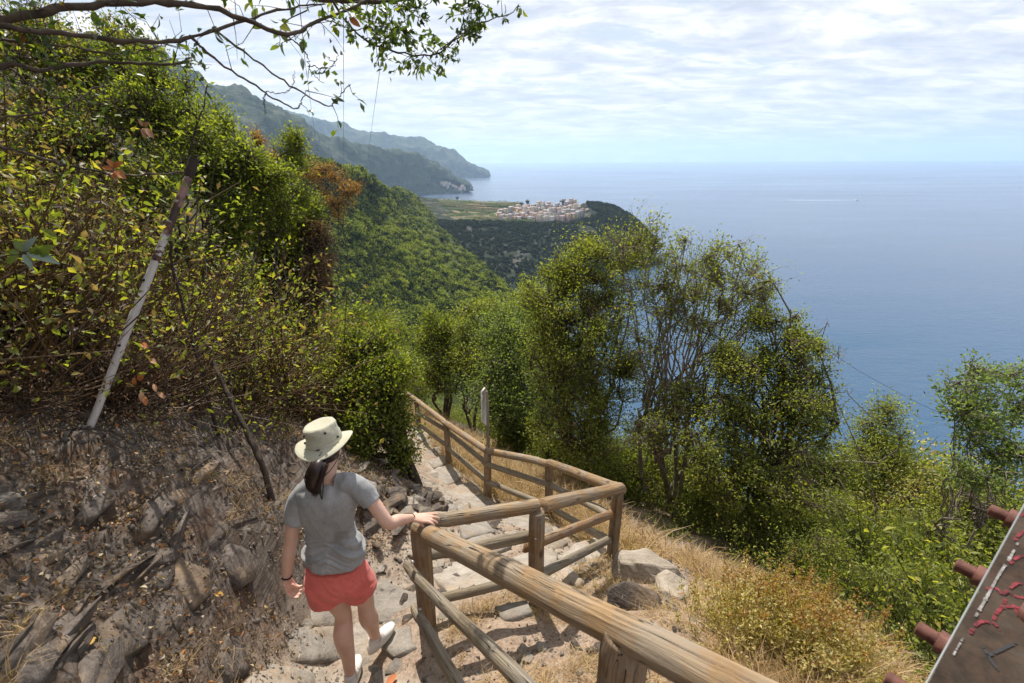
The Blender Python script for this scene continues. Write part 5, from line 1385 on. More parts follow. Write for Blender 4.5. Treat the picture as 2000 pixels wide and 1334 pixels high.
# gravel
def gravel_variant(k):
    g = np.random.default_rng(600 + k); bm = bmesh.new()
    for p in rock_pts(g, .5, .4, .22, 9, .4): bm.verts.new(p)
    bmesh.ops.convex_hull(bm, input=bm.verts); bmesh.ops.delete(bm, geom=[v for v in bm.verts if not v.link_faces], context='VERTS'); bmesh.ops.triangulate(bm, faces=bm.faces)
    bm.verts.index_update(); v = np.array([q.co[:] for q in bm.verts]); t = np.array([[q.index for q in f_.verts] for f_ in bm.faces]); bm.free()
    return v, t, np.zeros((0, 4), int), np.full(len(t), g.random())
xy = np.concatenate([near_region(gg, 9000, 'all'), near_region(gg, 2500, 'out'), near_region(gg, 3500, 'bank')])
f = fbm(np.c_[xy * 1.8 + 4, xy[:, :1] * 0], 3); xy = xy[f > -.4]
strew('gravel', 'small stone chips scattered over the path and bank', 'gravel', [gravel_variant(k) for k in range(8)], xy, .012 + .05 * gg.random(len(xy)) ** 3.5, M_slab, .4, .003)
# grass
def tuft(k, n=26, h=.16, spread=.05, lean=.5, w=.0022):
    g = np.random.default_rng(700 + k); mb = MB()
    b = g.normal(size=(n, 3)) * [spread, spread, 0]; d = unit(g.normal(size=(n, 3)) * [lean, lean, .1] + [0, 0, .8]); L = h * g.uniform(.5, 1.2, (n, 1))
    m = b + d * L * .55; t = b + d * L + unit(d * [1, 1, 0]) * L * .35 - [0, 0, 1] * L * .18; s = unit(np.cross(d, [0, 0, 1.0])) * w
    v = np.stack([b - s, b + s, m + s * .8, m - s * .8, t], 1).reshape(-1, 3); i = np.arange(n)[:, None] * 5
    mb.add(v, tris=(i + [[3, 2, 4]]).reshape(-1, 3), quads=(i + [[0, 1, 2, 3]]).reshape(-1, 4), a=0)
    v, tt, q, a = mb.arrays(); a = np.concatenate([g.random(n) * .9] * 2)
    return v, tt, q, a
def grass(name, label, n, cx, sx, cy, sy, smin, smax, mat='grass_dry', kw=None, fn=None, seed=0, thr=-.3):
    g = np.random.default_rng(seed + 40)
    xy = np.stack([g.uniform(cx - sx, cx + sx, n), g.uniform(cy - sy, cy + sy, n)], 1)
    if fn is not None: xy = xy[fn(xy)]
    f = fbm(np.c_[xy * 1.5 + seed, xy[:, :1] * 0], 3); xy = xy[f > thr]; N = len(xy)
    o = scatter(name, [tuft(seed * 9 + k, **(kw or {})) for k in range(5)], np.c_[xy, gzs(xy) - .006], np.stack([g.normal(size=N) * .25, g.normal(size=N) * .25, g.random(N) * 6.28], 1), g.uniform(smin, smax, N), g.integers(0, 5, N), MAT[mat])
    return tag(o, label, 'grass', kind='stuff')
def seg_side(xy, a, b):
    return (b[0] - a[0]) * (xy[:, 1] - a[1]) - (b[1] - a[1]) * (xy[:, 0] - a[0])
F = FENCE
# between the first two fence sections, outside the path
def wedge(xy): return (seg_side(xy, F[0], F[1]) < -.06) & (seg_side(xy, F[1], F[3]) < -.10)
grass('dry_grass', 'dry straw-coloured grass and stalks outside the near fence section', 3000, 1.0, 1.5, 2.1, 1.3, .35, .9, fn=wedge, seed=1, thr=-.35, kw=dict(h=.10, lean=1.9))
def slope(xy): return (xy[:, 0] > np.interp(xy[:, 1], [1, 2, 3, 4], [.95, 1.25, 1.6, 1.9]))
grass('dry_slope_grass', 'tall dry golden grass on the slope beyond the near rail', 3800, 2.2, 1.1, 2.4, 1.7, .45, 1.35, fn=slope, seed=2, thr=-.15, kw=dict(h=.17, lean=.9))
def beyond(xy):
    pd, _ = path_dist(xy[:, 0], xy[:, 1])
    m = np.zeros(len(xy), bool)
    for a, b in zip(F[3:-1], F[4:]):
        pass
    right = xy[:, 0] > np.interp(xy[:, 1], [3.36, 4.9, 5.55, 6.9, 9, 12.2], [1.0, .50, -.32, -1.1, -2.05, -3.85])
    return right & (xy[:, 0] < np.interp(xy[:, 1], [3.36, 4.9, 7, 9, 12], [1.7, 1.4, .9, .1, -2.2])) & (xy[:, 1] > 3.5)
grass('golden_grass', 'tall golden dry grass on the bank behind the far fence', 8500, -1.0, 2.8, 7.4, 4.4, .9, 2.2, fn=beyond, seed=3, thr=-.75, kw=dict(h=.15, lean=.7))
def bankf(xy): return bank_mask(xy[:, 0], xy[:, 1]) > .5
grass('bank_grass', 'small dry and green grass tufts on the rocky bank', 800, -2.2, 1.5, 2.4, 2.2, .3, .9, fn=bankf, seed=4, thr=.15, kw=dict(h=.14, lean=1.2))
# straw stalks lying about
# the yellow herb bush with orange spikes
def herb():
    b = ray_ground(1540, 1262); e = empty('herb_bush', b, label='yellow-green herb bush with upright orange brown flower spikes in the dry grass', cat='herb bush')
    g = np.random.default_rng(3); n = 1300; s0 = np.stack([g.normal(size=n) * .20, g.normal(size=n) * .16, np.full(n, -.12)], 1); s0[:, 2] = gzs(s0[:, :2] + np.array(b)[:2]) - b[2] - .03
    L = g.uniform(.10, .42, n)[:, None]; d = unit(g.normal(size=(n, 3)) * [.30, .30, 0] + [0, 0, 1]); s1 = s0 + d * L * .6; s2 = s0 + d * L + [0, 0, .02]
    mb = MB(); tubes(mb, np.stack([s0, s1, s2], 1), np.broadcast_to(np.array([.0022, .0018, .001]), (n, 3)), 3, a=.5); mb.build('stems', MAT['leaf_gold'], e)
    lf = MB(); k = 26; u = g.random((n * k, 1)) ** .7; ti = np.repeat(np.arange(n), k); pos = s0[ti] + (s2[ti] - s0[ti]) * u + g.normal(size=(n * k, 3)) * .012; N = n * k
    leafquads(lf, pos, unit(g.normal(size=(N, 3)) + [0, 0, .4]), unit(g.normal(size=(N, 3)) + [0, 0, .5]),   .026 * g.uniform(.6, 1.2, N), .013 * np.ones(N), np.clip(.42 + .2 * g.normal(size=N), 0, .85)); lf.build('leaves', MAT['leaf_gold'], e)
    fl = MB(); m = np.where(L[:, 0] > .32)[0][:190]; k = 26; ti = np.repeat(m, k); N = len(ti); pos = s2[ti] + d[ti] * g.uniform(-.02, .13, (N, 1)) + g.normal(size=(N, 3)) * .007
    leafquads(fl, pos, unit(g.normal(size=(N, 3)) + [0, 0, .3]), randdir(N), .014 * np.ones(N), .010 * np.ones(N), g.random(N)); fl.build('flower_spikes', MAT['leaf_orange'], e)
herb()
# ================================================================== THE WALKER
def ring_solid(mb, pts, rx, ry, xdir, n=None, sides=20, power=2.0, cap=.6):
    """closed tube through pts with elliptic rings; xdir: reference direction of rx"""
    pts = np.asarray(pts, float); K0 = len(pts); n = n or K0 * 5
    D = catmull(np.c_[pts, np.asarray(rx, float), np.asarray(ry, float)], n)
    p = D[:, :3]; rx = D[:, 3]; ry = D[:, 4]
    tan = unit(np.gradient(p, axis=0)); xd = np.asarray(xdir, float)
    if xd.ndim == 1: xd = np.broadcast_to(xd, tan.shape)
    u = unit(xd - (xd * tan).sum(1, keepdims=True) * tan); w = np.cross(tan, u)
    # rounded caps
    ce = [.45, .8, .96]
    P2 = []; X2 = []; Y2 = []; U2 = []; W2 = []
    for k, c in enumerate(ce):
        h = math.sqrt(1 - c * c) * min(rx[0], ry[0]) * cap; P2.append(p[0] - tan[0] * h); X2.append(rx[0] * c); Y2.append(ry[0] * c); U2.append(u[0]); W2.append(w[0])
    for i in range(n): P2.append(p[i]); X2.append(rx[i]); Y2.append(ry[i]); U2.append(u[i]); W2.append(w[i])
    for c in ce[::-1]:
        h = math.sqrt(1 - c * c) * min(rx[-1], ry[-1]) * cap; P2.append(p[-1] + tan[-1] * h); X2.append(rx[-1] * c); Y2.append(ry[-1] * c); U2.append(u[-1]); W2.append(w[-1])
    P2, X2, Y2, U2, W2 = map(np.array, (P2, X2, Y2, U2, W2)); M = len(P2)
    a = np.arange(sides) * 2 * math.pi / sides; ca, sa = np.cos(a), np.sin(a)
    ca = np.sign(ca) * np.abs(ca) ** (2 / power); sa = np.sign(sa) * np.abs(sa) ** (2 / power)
    v = P2[:, None] + U2[:, None] * (ca[None, :, None] * X2[:, None, None]) + W2[:, None] * (sa[None, :, None] * Y2[:, None, None])
    v = v.reshape(-1, 3); k = np.arange(M - 1)[:, None] * sides; j = np.arange(sides)[None]; j2 = (j + 1) % sides
    q = np.stack([k + j, k + j2, k + sides + j2, k + sides + j], -1).reshape(-1, 4)
    v = np.vstack([v, P2[:1], P2[-1:]]); nv = len(v); jj = np.arange(sides); j2 = (jj + 1) % sides
    t = np.vstack([np.stack([j2, jj, np.full(sides, nv - 2)], 1), np.stack([(M - 1) * sides + jj, (M - 1) * sides + j2, np.full(sides, nv - 1)], 1)])
    mb.add(v, tris=t, quads=q)
def limb(mb, pts, r, sides=16, ref=(0, 1, 0), n=None): ring_solid(mb, pts, r, r, ref, n=n, sides=sides)
def fused(mb, name, mat, voxel, parent, smooth=6, post=None):
    v, t, q, a = mb.arrays(); me = npmesh(name, v, tris=t, quads=q)
    o = bpy.data.objects.new(name, me); COL.objects.link(o)
    m = o.modifiers.new('remesh', 'REMESH'); m.mode = 'VOXEL'; m.voxel_size = voxel
    if smooth:
        s = o.modifiers.new('smooth', 'SMOOTH'); s.iterations = smooth; s.factor = .5
    dg = bpy.context.evaluated_depsgraph_get(); ev = o.evaluated_get(dg)
    me2 = bpy.data.meshes.new_from_object(ev); o.modifiers.clear(); o.data = me2; me2.name = name
    me2.materials.clear(); me2.materials.append(mat)
    n = len(me2.vertices); co = np.empty(n * 3, np.float32); me2.vertices.foreach_get('co', co); co = co.reshape(-1, 3).astype(float)
    if post is not None:
        nr = np.empty(n * 3, np.float32); me2.vertex_normals.foreach_get('vector', nr); nr = nr.reshape(-1, 3).astype(float)
        co = post(co, nr); me2.vertices.foreach_set('co', co.astype(np.float32).ravel())
    me2.polygons.foreach_set('use_smooth', np.ones(len(me2.polygons), bool)); me2.update()
    o.parent = parent; return o
def skin_mat():
    m, t, o = new_mat('skin'); tc = t.new('ShaderNodeTexCoord').outputs['Object']
    n = t.noise(tc, 9, 4, .6); n2 = t.noise(tc, 60, 3, .6)
    c = t.ramp(n, [(.3, (.52, .31, .23)), (.7, (.61, .39, .30))])
    b = t.new('ShaderNodeBsdfPrincipled', Roughness=.48, Base_Color=c); b.inputs['Specular IOR Level'].default_value = .35
    b.inputs['Subsurface Weight'].default_value = .12; b.inputs['Subsurface Radius'].default_value = (.02, .008, .004); b.inputs['Subsurface Scale'].default_value = .6
    t.put(b.inputs['Normal'], t.bump(n2, .35, .002)); t.l.new(b.outputs[0], o.inputs[0]); return m
def cloth_mat(name, c1, c2, rough=.9, scale=6.0, weave=700.0, patch=None):
    m, t, o = new_mat(name); tc = t.new('ShaderNodeTexCoord').outputs['Object']
    n = t.noise(tc, scale, 5, .6); f = t.noise(t.mapping(tc, scale=(1, 1, .25)), 160, 3, .7)
    c = t.ramp(n, [(.35, c1), (.65, c2)]); c = t.mix(t.ramp(f, [(.35, .35), (.65, 0.)]), c, tuple(x * .62 for x in c1))
    if patch: c = t.mix(t.ramp(t.noise(tc, 7.5, 2, .4), [(.60, 0.), (.72, .6)]), c, patch)
    b = t.new('ShaderNodeBsdfPrincipled', Roughness=rough, Base_Color=c); b.inputs['Specular IOR Level'].default_value = .15
    b.inputs['Sheen Weight'].default_value = .15
    t.put(b.inputs['Normal'], t.bump(f, .4, .002)); t.l.new(b.outputs[0], o.inputs[0]); return m
M_skin = skin_mat()
M_shirt = cloth_mat('grey_jersey', (.24, .24, .24), (.36, .36, .36), patch=(.13, .12, .11))
M_short = cloth_mat('coral_cotton', (.60, .125, .105), (.68, .17, .14))
M_hat = cloth_mat('hat_canvas', (.40, .38, .285), (.455, .43, .33))
M_hair = simple('dark_hair', (.022, .010, .008), .42, spec=.5)
M_black = simple('black_cord', (.012, .011, .011), .6)
M_shoe = cloth_mat('shoe_canvas', (.56, .52, .48), (.64, .60, .56)); M_sole = simple('shoe_sole', (.50, .47, .40), .7)
foot0 = Vector((-1.0, 1.9, -3.05))
person = empty('person', foot0, label='woman in grey t-shirt, coral shorts and pale sun hat, one hand on the rail', cat='person')
O = np.array(foot0)
def J(px, py, Y): return np.array(PY(px, py, Y)) - O
shL, shR = J(591, 960, 1.985), J(692, 942, 1.985)
elL, wrL = J(567, 1062, 1.93), J(559, 1130, 1.90)
rail_ax = TP[1].lerp(TP[0], .075); Hc = np.array(rail_ax) + [.004, .0, .078] - O
elR = J(757, 1020, 1.93); wrR = Hc + np.array([-.062, -.012, .022])
neckb = J(638, 938, 1.995); headc = J(640, 874, 2.045)
XA = unit(shR - shL)
chest, waist, hip = J(640, 985, 1.99), J(648, 1045, 1.985), J(658, 1118, 1.975)
hipL, hipR = hip + [-.075, 0, -.02], hip + [.075, 0, -.01]
knL, anL = J(669, 1197, 1.955), J(684, 1316, 1.858)
knR, anR = J(714, 1178, 2.01), J(733, 1244, 2.065)
body = MB()
# torso core, kept inside the clothes
ring_solid(body, [hip + [0, 0, -.06], hip, waist, chest, (shL + shR) / 2 + [0, .0, -.02], neckb], [.12, .145, .108, .12, .085, .045], [.09, .10, .078, .09, .06, .045], XA)
limb(body, [neckb + [0, 0, -.05], neckb + [0, .005, .01], headc + [0, -.012, -.06]], [.055, .050, .048])
# head facing ahead and slightly right
fz = unit(np.array([.28, .95, -.18])); rt = unit(np.cross(fz, [0, 0, 1.0])); upv = np.cross(rt, fz)
ring_solid(body, [headc - upv * .075 + fz * .035, headc - upv * .045 + fz * .022, headc - upv * .005 + fz * .006, headc + upv * .045 - fz * .004, headc + upv * .085 - fz * .006], [.034, .056, .071, .073, .050], [.046, .070, .090, .094, .066], rt, sides=24)
limb(body, [headc + fz * .094 + upv * .015, headc + fz * .106 - upv * .006, headc + fz * .110 - upv * .022], [.007, .010, .012])      # nose
for s_ in (-1, 1):
    limb(body, [headc + rt * s_ * .070 + upv * .012 - fz * .006, headc + rt * s_ * .080 - fz * .012, headc + rt * s_ * .072 - upv * .022 - fz * .004], [.010, .013, .009])   # ears
    limb(body, [headc + fz * .083 + rt * s_ * .020 + upv * .022, headc + fz * .083 + rt * s_ * .040 + upv * .022], [.008, .008])                  # brow
limb(body, [headc + fz * .088 - rt * .018 - upv * .044, headc + fz * .094 - upv * .044, headc + fz * .088 + rt * .018 - upv * .044], [.005, .008, .005])   # lips
# arms
limb(body, [shL + [.03, 0, -.02], shL + [0, 0, -.012], (shL + elL) / 2 + [-.006, -.004, .01], elL, elL * .6 + wrL * .4 + [-.002, 0, 0], wrL], [.034, .038, .039, .035, .036, .023])
limb(body, [shR + [-.03, 0, -.02], shR + [0, 0, -.012], (shR + elR) / 2 + [.004, 0, .008], elR, elR * .6 + wrR * .4, wrR], [.034, .038, .039, .035, .034, .023])
# legs
limb(body, [hipL, hipL * .5 + knL * .5 + [-.004, .004, 0], knL + [0, 0, .02], knL + [0, -.004, -.05], knL * .66 + anL * .34 + [-.004, -.018, 0], knL * .3 + anL * .7, anL, anL + [0, .01, -.04]], [.088, .076, .053, .051, .058, .042, .033, .034])
limb(body, [hipR, hipR * .5 + knR * .5 + [.004, .004, 0], knR + [0, 0, .02], knR + [0, -.004, -.05], knR * .66 + anR * .34 + [.004, -.018, 0], knR * .3 + anR * .7, anR, anR + [0, .01, -.04]], [.088, .076, .053, .051, .058, .042, .033, .034])
def rot_about(v, ax, a):
    v = np.asarray(v, float); ax = unit(np.asarray(ax, float)); return v * math.cos(a) + np.cross(ax, v) * math.sin(a) + ax * (ax @ v) * (1 - math.cos(a))
def hand(wr, fd, pn, thumb_side, curls, spread=.09, th_curl=.5, th_dir=None, s=1.0):
    """fd finger direction, pn direction the palm faces, thumb_side +-1 along cross(fd,pn)"""
    fd = unit(np.array(fd, float)); pn = unit(np.array(pn, float) - (np.array(pn) @ fd) * fd); ac = np.cross(fd, pn) * thumb_side
    kn = wr + fd * .085 * s
    ring_solid(body, [wr - fd * .012, wr + fd * .03 * s, kn - fd * .012, kn], [.024 * s, .035 * s, .040 * s, .037 * s], [.019 * s, .016 * s, .014 * s, .011 * s], ac)
    L = [.072, .080, .074, .058]
    for i in range(4):
        off = (1.5 - i) * .0205 * s; a = (1.5 - i) * spread
        d = rot_about(fd, np.cross(fd, ac), a * 1.0)
        if d @ ac * (1.5 - i) < 0: d = rot_about(fd, np.cross(fd, ac), -a)
        p0 = kn + ac * off - fd * .022; p = [p0, kn + ac * off]; c = 0; axis = np.cross(d, pn)
        for ph, f in enumerate((.45, .30, .25)):
            c += curls[i] * (1, 1.2, .8)[ph]; dd = rot_about(d, axis, c); p.append(p[-1] + dd * L[i] * f * s)
        limb(body, p, [.0095 * s, .0095 * s, .0088 * s, .0080 * s, .0066 * s], sides=10, ref=pn, n=14)
    t0 = wr + fd * .022 * s + ac * .022 * s
    td = unit(np.array(th_dir)) if th_dir is not None else unit(fd * .75 + ac * .6 + pn * .35)
    t1 = t0 + td * .036 * s; td2 = unit(td + fd * th_curl + pn * th_curl * .4); t2 = t1 + td2 * .030 * s; t3 = t2 + unit(td2 + pn * th_curl * .6) * .024 * s
    limb(body, [t0 - td * .012, t0, t1, t2, t3], [.012 * s, .0135 * s, .0115 * s, .0098 * s, .0078 * s], sides=10, ref=pn, n=14)
# right hand lying over the rail: fingers across and down the far side, thumb on the near side
hand(wrR, (.93, .22, -.22), (-.1, .0, -1), 1, [.05, .10, .20, .28], th_dir=(.55, -.62, -.5), th_curl=.35)
# left hand hanging, fingers loosely curled inward
hand(wrL, (.10, .06, -1), (.85, -.15, .1), -1 if False else 1, [.62, .66, .70, .72], spread=.0, th_dir=(.50, .55, -.75), th_curl=.4)
ob = fused(body, 'body', M_skin, .0042, person, 5)
# shirt ---------------------------------------------------------------
sh = MB()
hem = J(655, 1084, 1.975)
ring_solid(sh, [hem + [0, 0, -.012], J(652, 1064, 1.975), waist, J(644, 1015, 1.985), chest, J(640, 958, 1.985), neckb + [0, 0, -.035]],
           [.174, .156, .134, .138, .152, .158, .066], [.120, .106, .094, .098, .106, .090, .058], XA, n=46, sides=40, power=2.25, cap=.15)
ring_solid(sh, [neckb + [0, 0, -.05], neckb + [0, 0, -.016]], [.068, .058], [.060, .056], XA, n=6, cap=.1)
slL = shL * .46 + elL * .54; slR = shR * .50 + elR * .50
for a_, s_, e_ in ((shL, 1, slL), (shR, -1, slR)):
    ring_solid(sh, [a_ + XA * s_ * .09 + [0, 0, .008], a_ + XA * s_ * .03 + [0, 0, .004], a_ * .7 + e_ * .3 - XA * s_ * .008, e_ - XA * s_ * .004], [.058, .056, .053, .051], [.062, .060, .055, .051], (0, 1, 0), n=18, sides=28, cap=.08)
def folds(co, nr):
    z = co[:, 2] + O[2]; x = co[:, 0]; zh = hem[2] + O[2]
    w = np.exp(-((z - (zh + .085)) / .085) ** 2)
    q = np.stack([x * 3.2 + 1.7, co[:, 1] * 2.2, co[:, 2] * 30 + x * 5.0 + 6 * np.abs(x - waist[0]) * 3], 1)
    d = ridged(q, 2) * .016 * w
    q2 = np.stack([x * 11, co[:, 1] * 11, co[:, 2] * 6], 1)
    d += fbm(q2, 3) * .009
    ar = np.exp(-((np.abs(x - chest[0]) - .15) / .05) ** 2) * np.exp(-((z - (chest[2] + O[2] + .01)) / .12) ** 2)
    d += ar * ridged(np.stack([x * 22, co[:, 1] * 14, co[:, 2] * 7], 1), 2) * .006
    return co + nr * d[:, None]
fused(sh, 't_shirt', M_shirt, .0052, person, 4, folds)
# shorts ---------------------------------------------------------------
so = MB()
ring_solid(so, [hip + [0, 0, .075], hip + [0, 0, .03], hip + [0, -.012, -.03], hip + [0, -.012, -.085]], [.158, .170, .178, .166], [.110, .120, .128, .118], XA, n=20, sides=36, power=2.3, cap=.2)
lgL = J(645, 1160, 1.955); lgR = J(705, 1146, 1.985)
ring_solid(so, [hipL + [-.012, -.012, 0], lgL * .5 + hipL * .5 + [-.008, -.01, .0], lgL + [-.004, -.002, -.012]], [.098, .104, .108], [.118, .118, .112], XA, n=16, sides=30, cap=.06)
ring_solid(so, [hipR + [.012, -.012, 0], lgR * .5 + hipR * .5 + [.008, -.01, .0], lgR + [.004, -.002, -.012]], [.098, .098, .098], [.118, .115, .108], XA, n=16, sides=30, cap=.06)
def sfold(co, nr):
    d = fbm(np.stack([co[:, 0] * 12, co[:, 1] * 9, co[:, 2] * 22 + co[:, 0] * 14], 1), 3) * .0075
    return co + nr * d[:, None]
fused(so, 'shorts', M_short, .0055, person, 4, sfold)
# hat -------------------------------------------------------------------
def hat():
    c = J(634, 862, 2.035); n = unit(np.array([-.15, .10, 1.0])); x = unit(np.array([1.0, .10, .14]) - (np.array([1.0, .10, .14]) @ n) * n); y = np.cross(n, x)
    na = 64; a = np.arange(na) * 2 * math.pi / na
    def ring(rx, ry, h, wob=0.0, sd=0, cx=0, cy=0):
        rx = rx * .90; ry = ry * .90; wob = wob * 1.5
        r = 1 + wob * fbm(np.stack([np.cos(a) * 1.6 + sd, np.sin(a) * 1.6, 0 * a], 1), 3)
        px = rx * np.cos(a) * r + cx; py = ry * np.sin(a) * r + cy
        return c + np.outer(px, x) + np.outer(py, y) + np.outer(np.full(na, h) if np.isscalar(h) else h, n)
    def sheet(rings, close=True):
        mb = MB(); v = np.vstack(rings); M = len(rings); k = np.arange(M - 1)[:, None] * na; j = np.arange(na)[None]; j2 = (j + 1) % na
        q = np.stack([k + j, k + j2, k + na + j2, k + na + j], -1).reshape(-1, 4); 
        if close: v = np.vstack([v, rings[-1].mean(0)]); t = np.stack([(M - 1) * na + np.arange(na), (M - 1) * na + (np.arange(na) + 1) % na, np.full(na, len(v) - 1)], 1); mb.add(v, tris=t, quads=q)
        else: mb.add(v, quads=q)
        return mb
    crown = [ring(.100, .108, .004, .02), ring(.099, .107, .020, .03, 1), ring(.097, .104, .040, .05, 2), ring(.095, .101, .060, .06, 3), ring(.092, .098, .080, .06, 4), ring(.089, .096, .096, .05, 5), ring(.081, .088, .104 , .04, 6), ring(.058, .066, .100, 0), ring(.026, .034, .094, 0)]
    sheet(crown).build('hat_crown', M_hat, person, True)
    curl = .030 * np.cos(a) ** 2 - .012 * np.abs(np.sin(a)); k = lambda f: curl * f
    br = [ring(.099, .107, .003), ring(.115, .124, k(.15) - .004), ring(.138, .146, k(.5) - .010), ring(.160, .167, k(1.0) - .016), ring(.162, .169, k(1.0) - .019), ring(.159, .166, k(1.0) - .021), ring(.135, .144, k(.5) - .016), ring(.098, .106, -.006)]
    sheet(br, False).build('hat_brim', M_hat, person, True)
    band = [ring(.1015, .1095, .003), ring(.1010, .1090, .018)]
    sheet(band, False).build('hat_band', cloth_mat('hat_band', (.42, .40, .30), (.47, .45, .34)), person, True)
    mb = MB()
    for ang, h in ((-2.35, .078), (-1.0, .080), (-.35, .028), (-2.7, .028)):
        p = c + x * (math.cos(ang) * .090) + y * (math.sin(ang) * .096) + n * h; o = unit(x * math.cos(ang) + y * math.sin(ang))
        tubes(mb, [[p - o * .004, p + o * .004, p + o * .005]], [[.006, .006, .004]], 10)
    p = c - y * .106 + n * .006; tubes(mb, [[p - x * .010, p, p + x * .010]], [[.0025, .003, .0025]], 6)
    mb.build('hat_eyelets', M_black, person, True)
    # chin cord down the right side, round the nape, with its toggle on the back
    cr = MB(); A_ = c + x * .078 + y * .01 + n * -.004
    p = catmull([A_, J(660, 893, 1.97), J(648, 915, 1.93), J(634, 930, 1.885), J(628, 942, 1.875), J(626, 958, 1.87), J(627, 970, 1.868)], 30); tubes(cr, [p], [np.full(30, .0022)], 6)
    p2 = catmull([J(632, 932, 1.884), J(631, 944, 1.875), J(631, 958, 1.87), J(629, 970, 1.868)], 16); tubes(cr, [p2], [np.full(16, .0022)], 6)
    t_ = J(628, 971, 1.866); tubes(cr, [[t_ + [0, 0, .008], t_, t_ - [0, 0, .012]]], [[.004, .006, .004]], 8)
    cr.build('chin_cord', M_black, person, True)
hat()
# hair --------------------------------------------------------------------
def hair():
    g = np.random.default_rng(8); hb = MB()
    # cap of hair following the skull
    n = 900; th = g.uniform(0, 2 * math.pi, n); top = headc + upv * .02
    K = 9; root = headc + np.outer(np.cos(th) * .074, rt) + np.outer(np.sin(th) * .092, fz) + np.outer(g.uniform(-.02, .06, n), upv)
    back = (root - headc) @ fz < .045; root = root[back]; n = len(root)
    tie = J(630, 893, 1.925)
    e1 = tie + g.normal(size=(n, 3)) * .010
    mid = (root + e1) / 2; mid = headc + unit(mid - headc) * (.088 + .006 * g.random((n, 1))); mid[:, 2] = mid[:, 2] * .5 + ((root + e1) / 2)[:, 2] * .5
    s = np.linspace(0, 1, K)[None, :, None]
    st = (1 - s) ** 2 * root[:, None] + 2 * s * (1 - s) * mid[:, None] + s ** 2 * e1[:, None]
    tubes(hb, st, np.full((n, K), .0028), 3)
    ring_solid(hb, [headc - upv * .035 - fz * .012, headc - upv * .0 - fz * .014, headc + upv * .05 - fz * .014], [.066, .077, .070], [.078, .086, .080], rt, sides=20)
    # pony tail
    n = 420; ax = np.array([tie, J(621, 912, 1.875), J(614, 932, 1.862), J(613, 948, 1.865), J(617, 962, 1.87)]); A2 = catmull(ax, 12)
    wd = 1.35 * np.array([.012, .022, .030, .034, .035, .034, .032, .029, .025, .020, .014, .008])
    o = g.normal(size=(n, 3)) * .5; o = o / (1 + np.abs(o)); lim = (g.random(n) ** .35)
    pts = A2[None] + o[:, None] * wd[None, :, None] * 1.7 * [1, .62, .35]
    pts += g.normal(size=(n, 1, 3)) * .0015; pts[:, -1] += g.normal(size=(n, 3)) * .009
    tubes(hb, pts, np.broadcast_to(np.array([.0022] * 10 + [.0016, .0006]), (n, 12)), 3)
    limb(hb, A2[1:10], [.020, .030, .034, .036, .034, .030, .025, .019, .013], n=20)
    hb.build('hair', M_hair, person, True)
    tb = MB(); a = np.linspace(0, 2 * math.pi, 20); p = tie + np.outer(np.cos(a) * .016, [1, 0, 0]) + np.outer(np.sin(a) * .016, [0, .8, .3]); tubes(tb, [p], [np.full(20, .004)], 6); tb.build('hair_tie', M_black, person, True)
hair()
# bracelets
def band(c, ax, r, t, name, mat, bead=None):
    ax = unit(ax); u = unit(np.cross(ax, [0, 1, .2])); w = np.cross(ax, u); a = np.linspace(0, 2 * math.pi, 33)
    mb = MB(); tubes(mb, [c + np.outer(np.cos(a) * r, u) + np.outer(np.sin(a) * r, w)], [np.full(33, t)], 8); o = mb.build(name, mat, person, True)
    return o
band(wrL * .93 + elL * .07, wrL - elL, .0262, .0048, 'wrist_band', M_black)
mb = MB(); q0 = wrL * .93 + elL * .07 + np.array([-.026, -.010, -.004]); tubes(mb, [[q0 - [0, 0, .007], q0, q0 + [0, 0, .007]]], [[.004, .006, .004]], 8); mb.build('wrist_bead', simple('silver_bead', (.7, .7, .7), .25, metal=.9), person, True)
band(wrR * .97 + elR * .03, wrR - elR, .0258, .0018, 'hair_elastic', M_black)
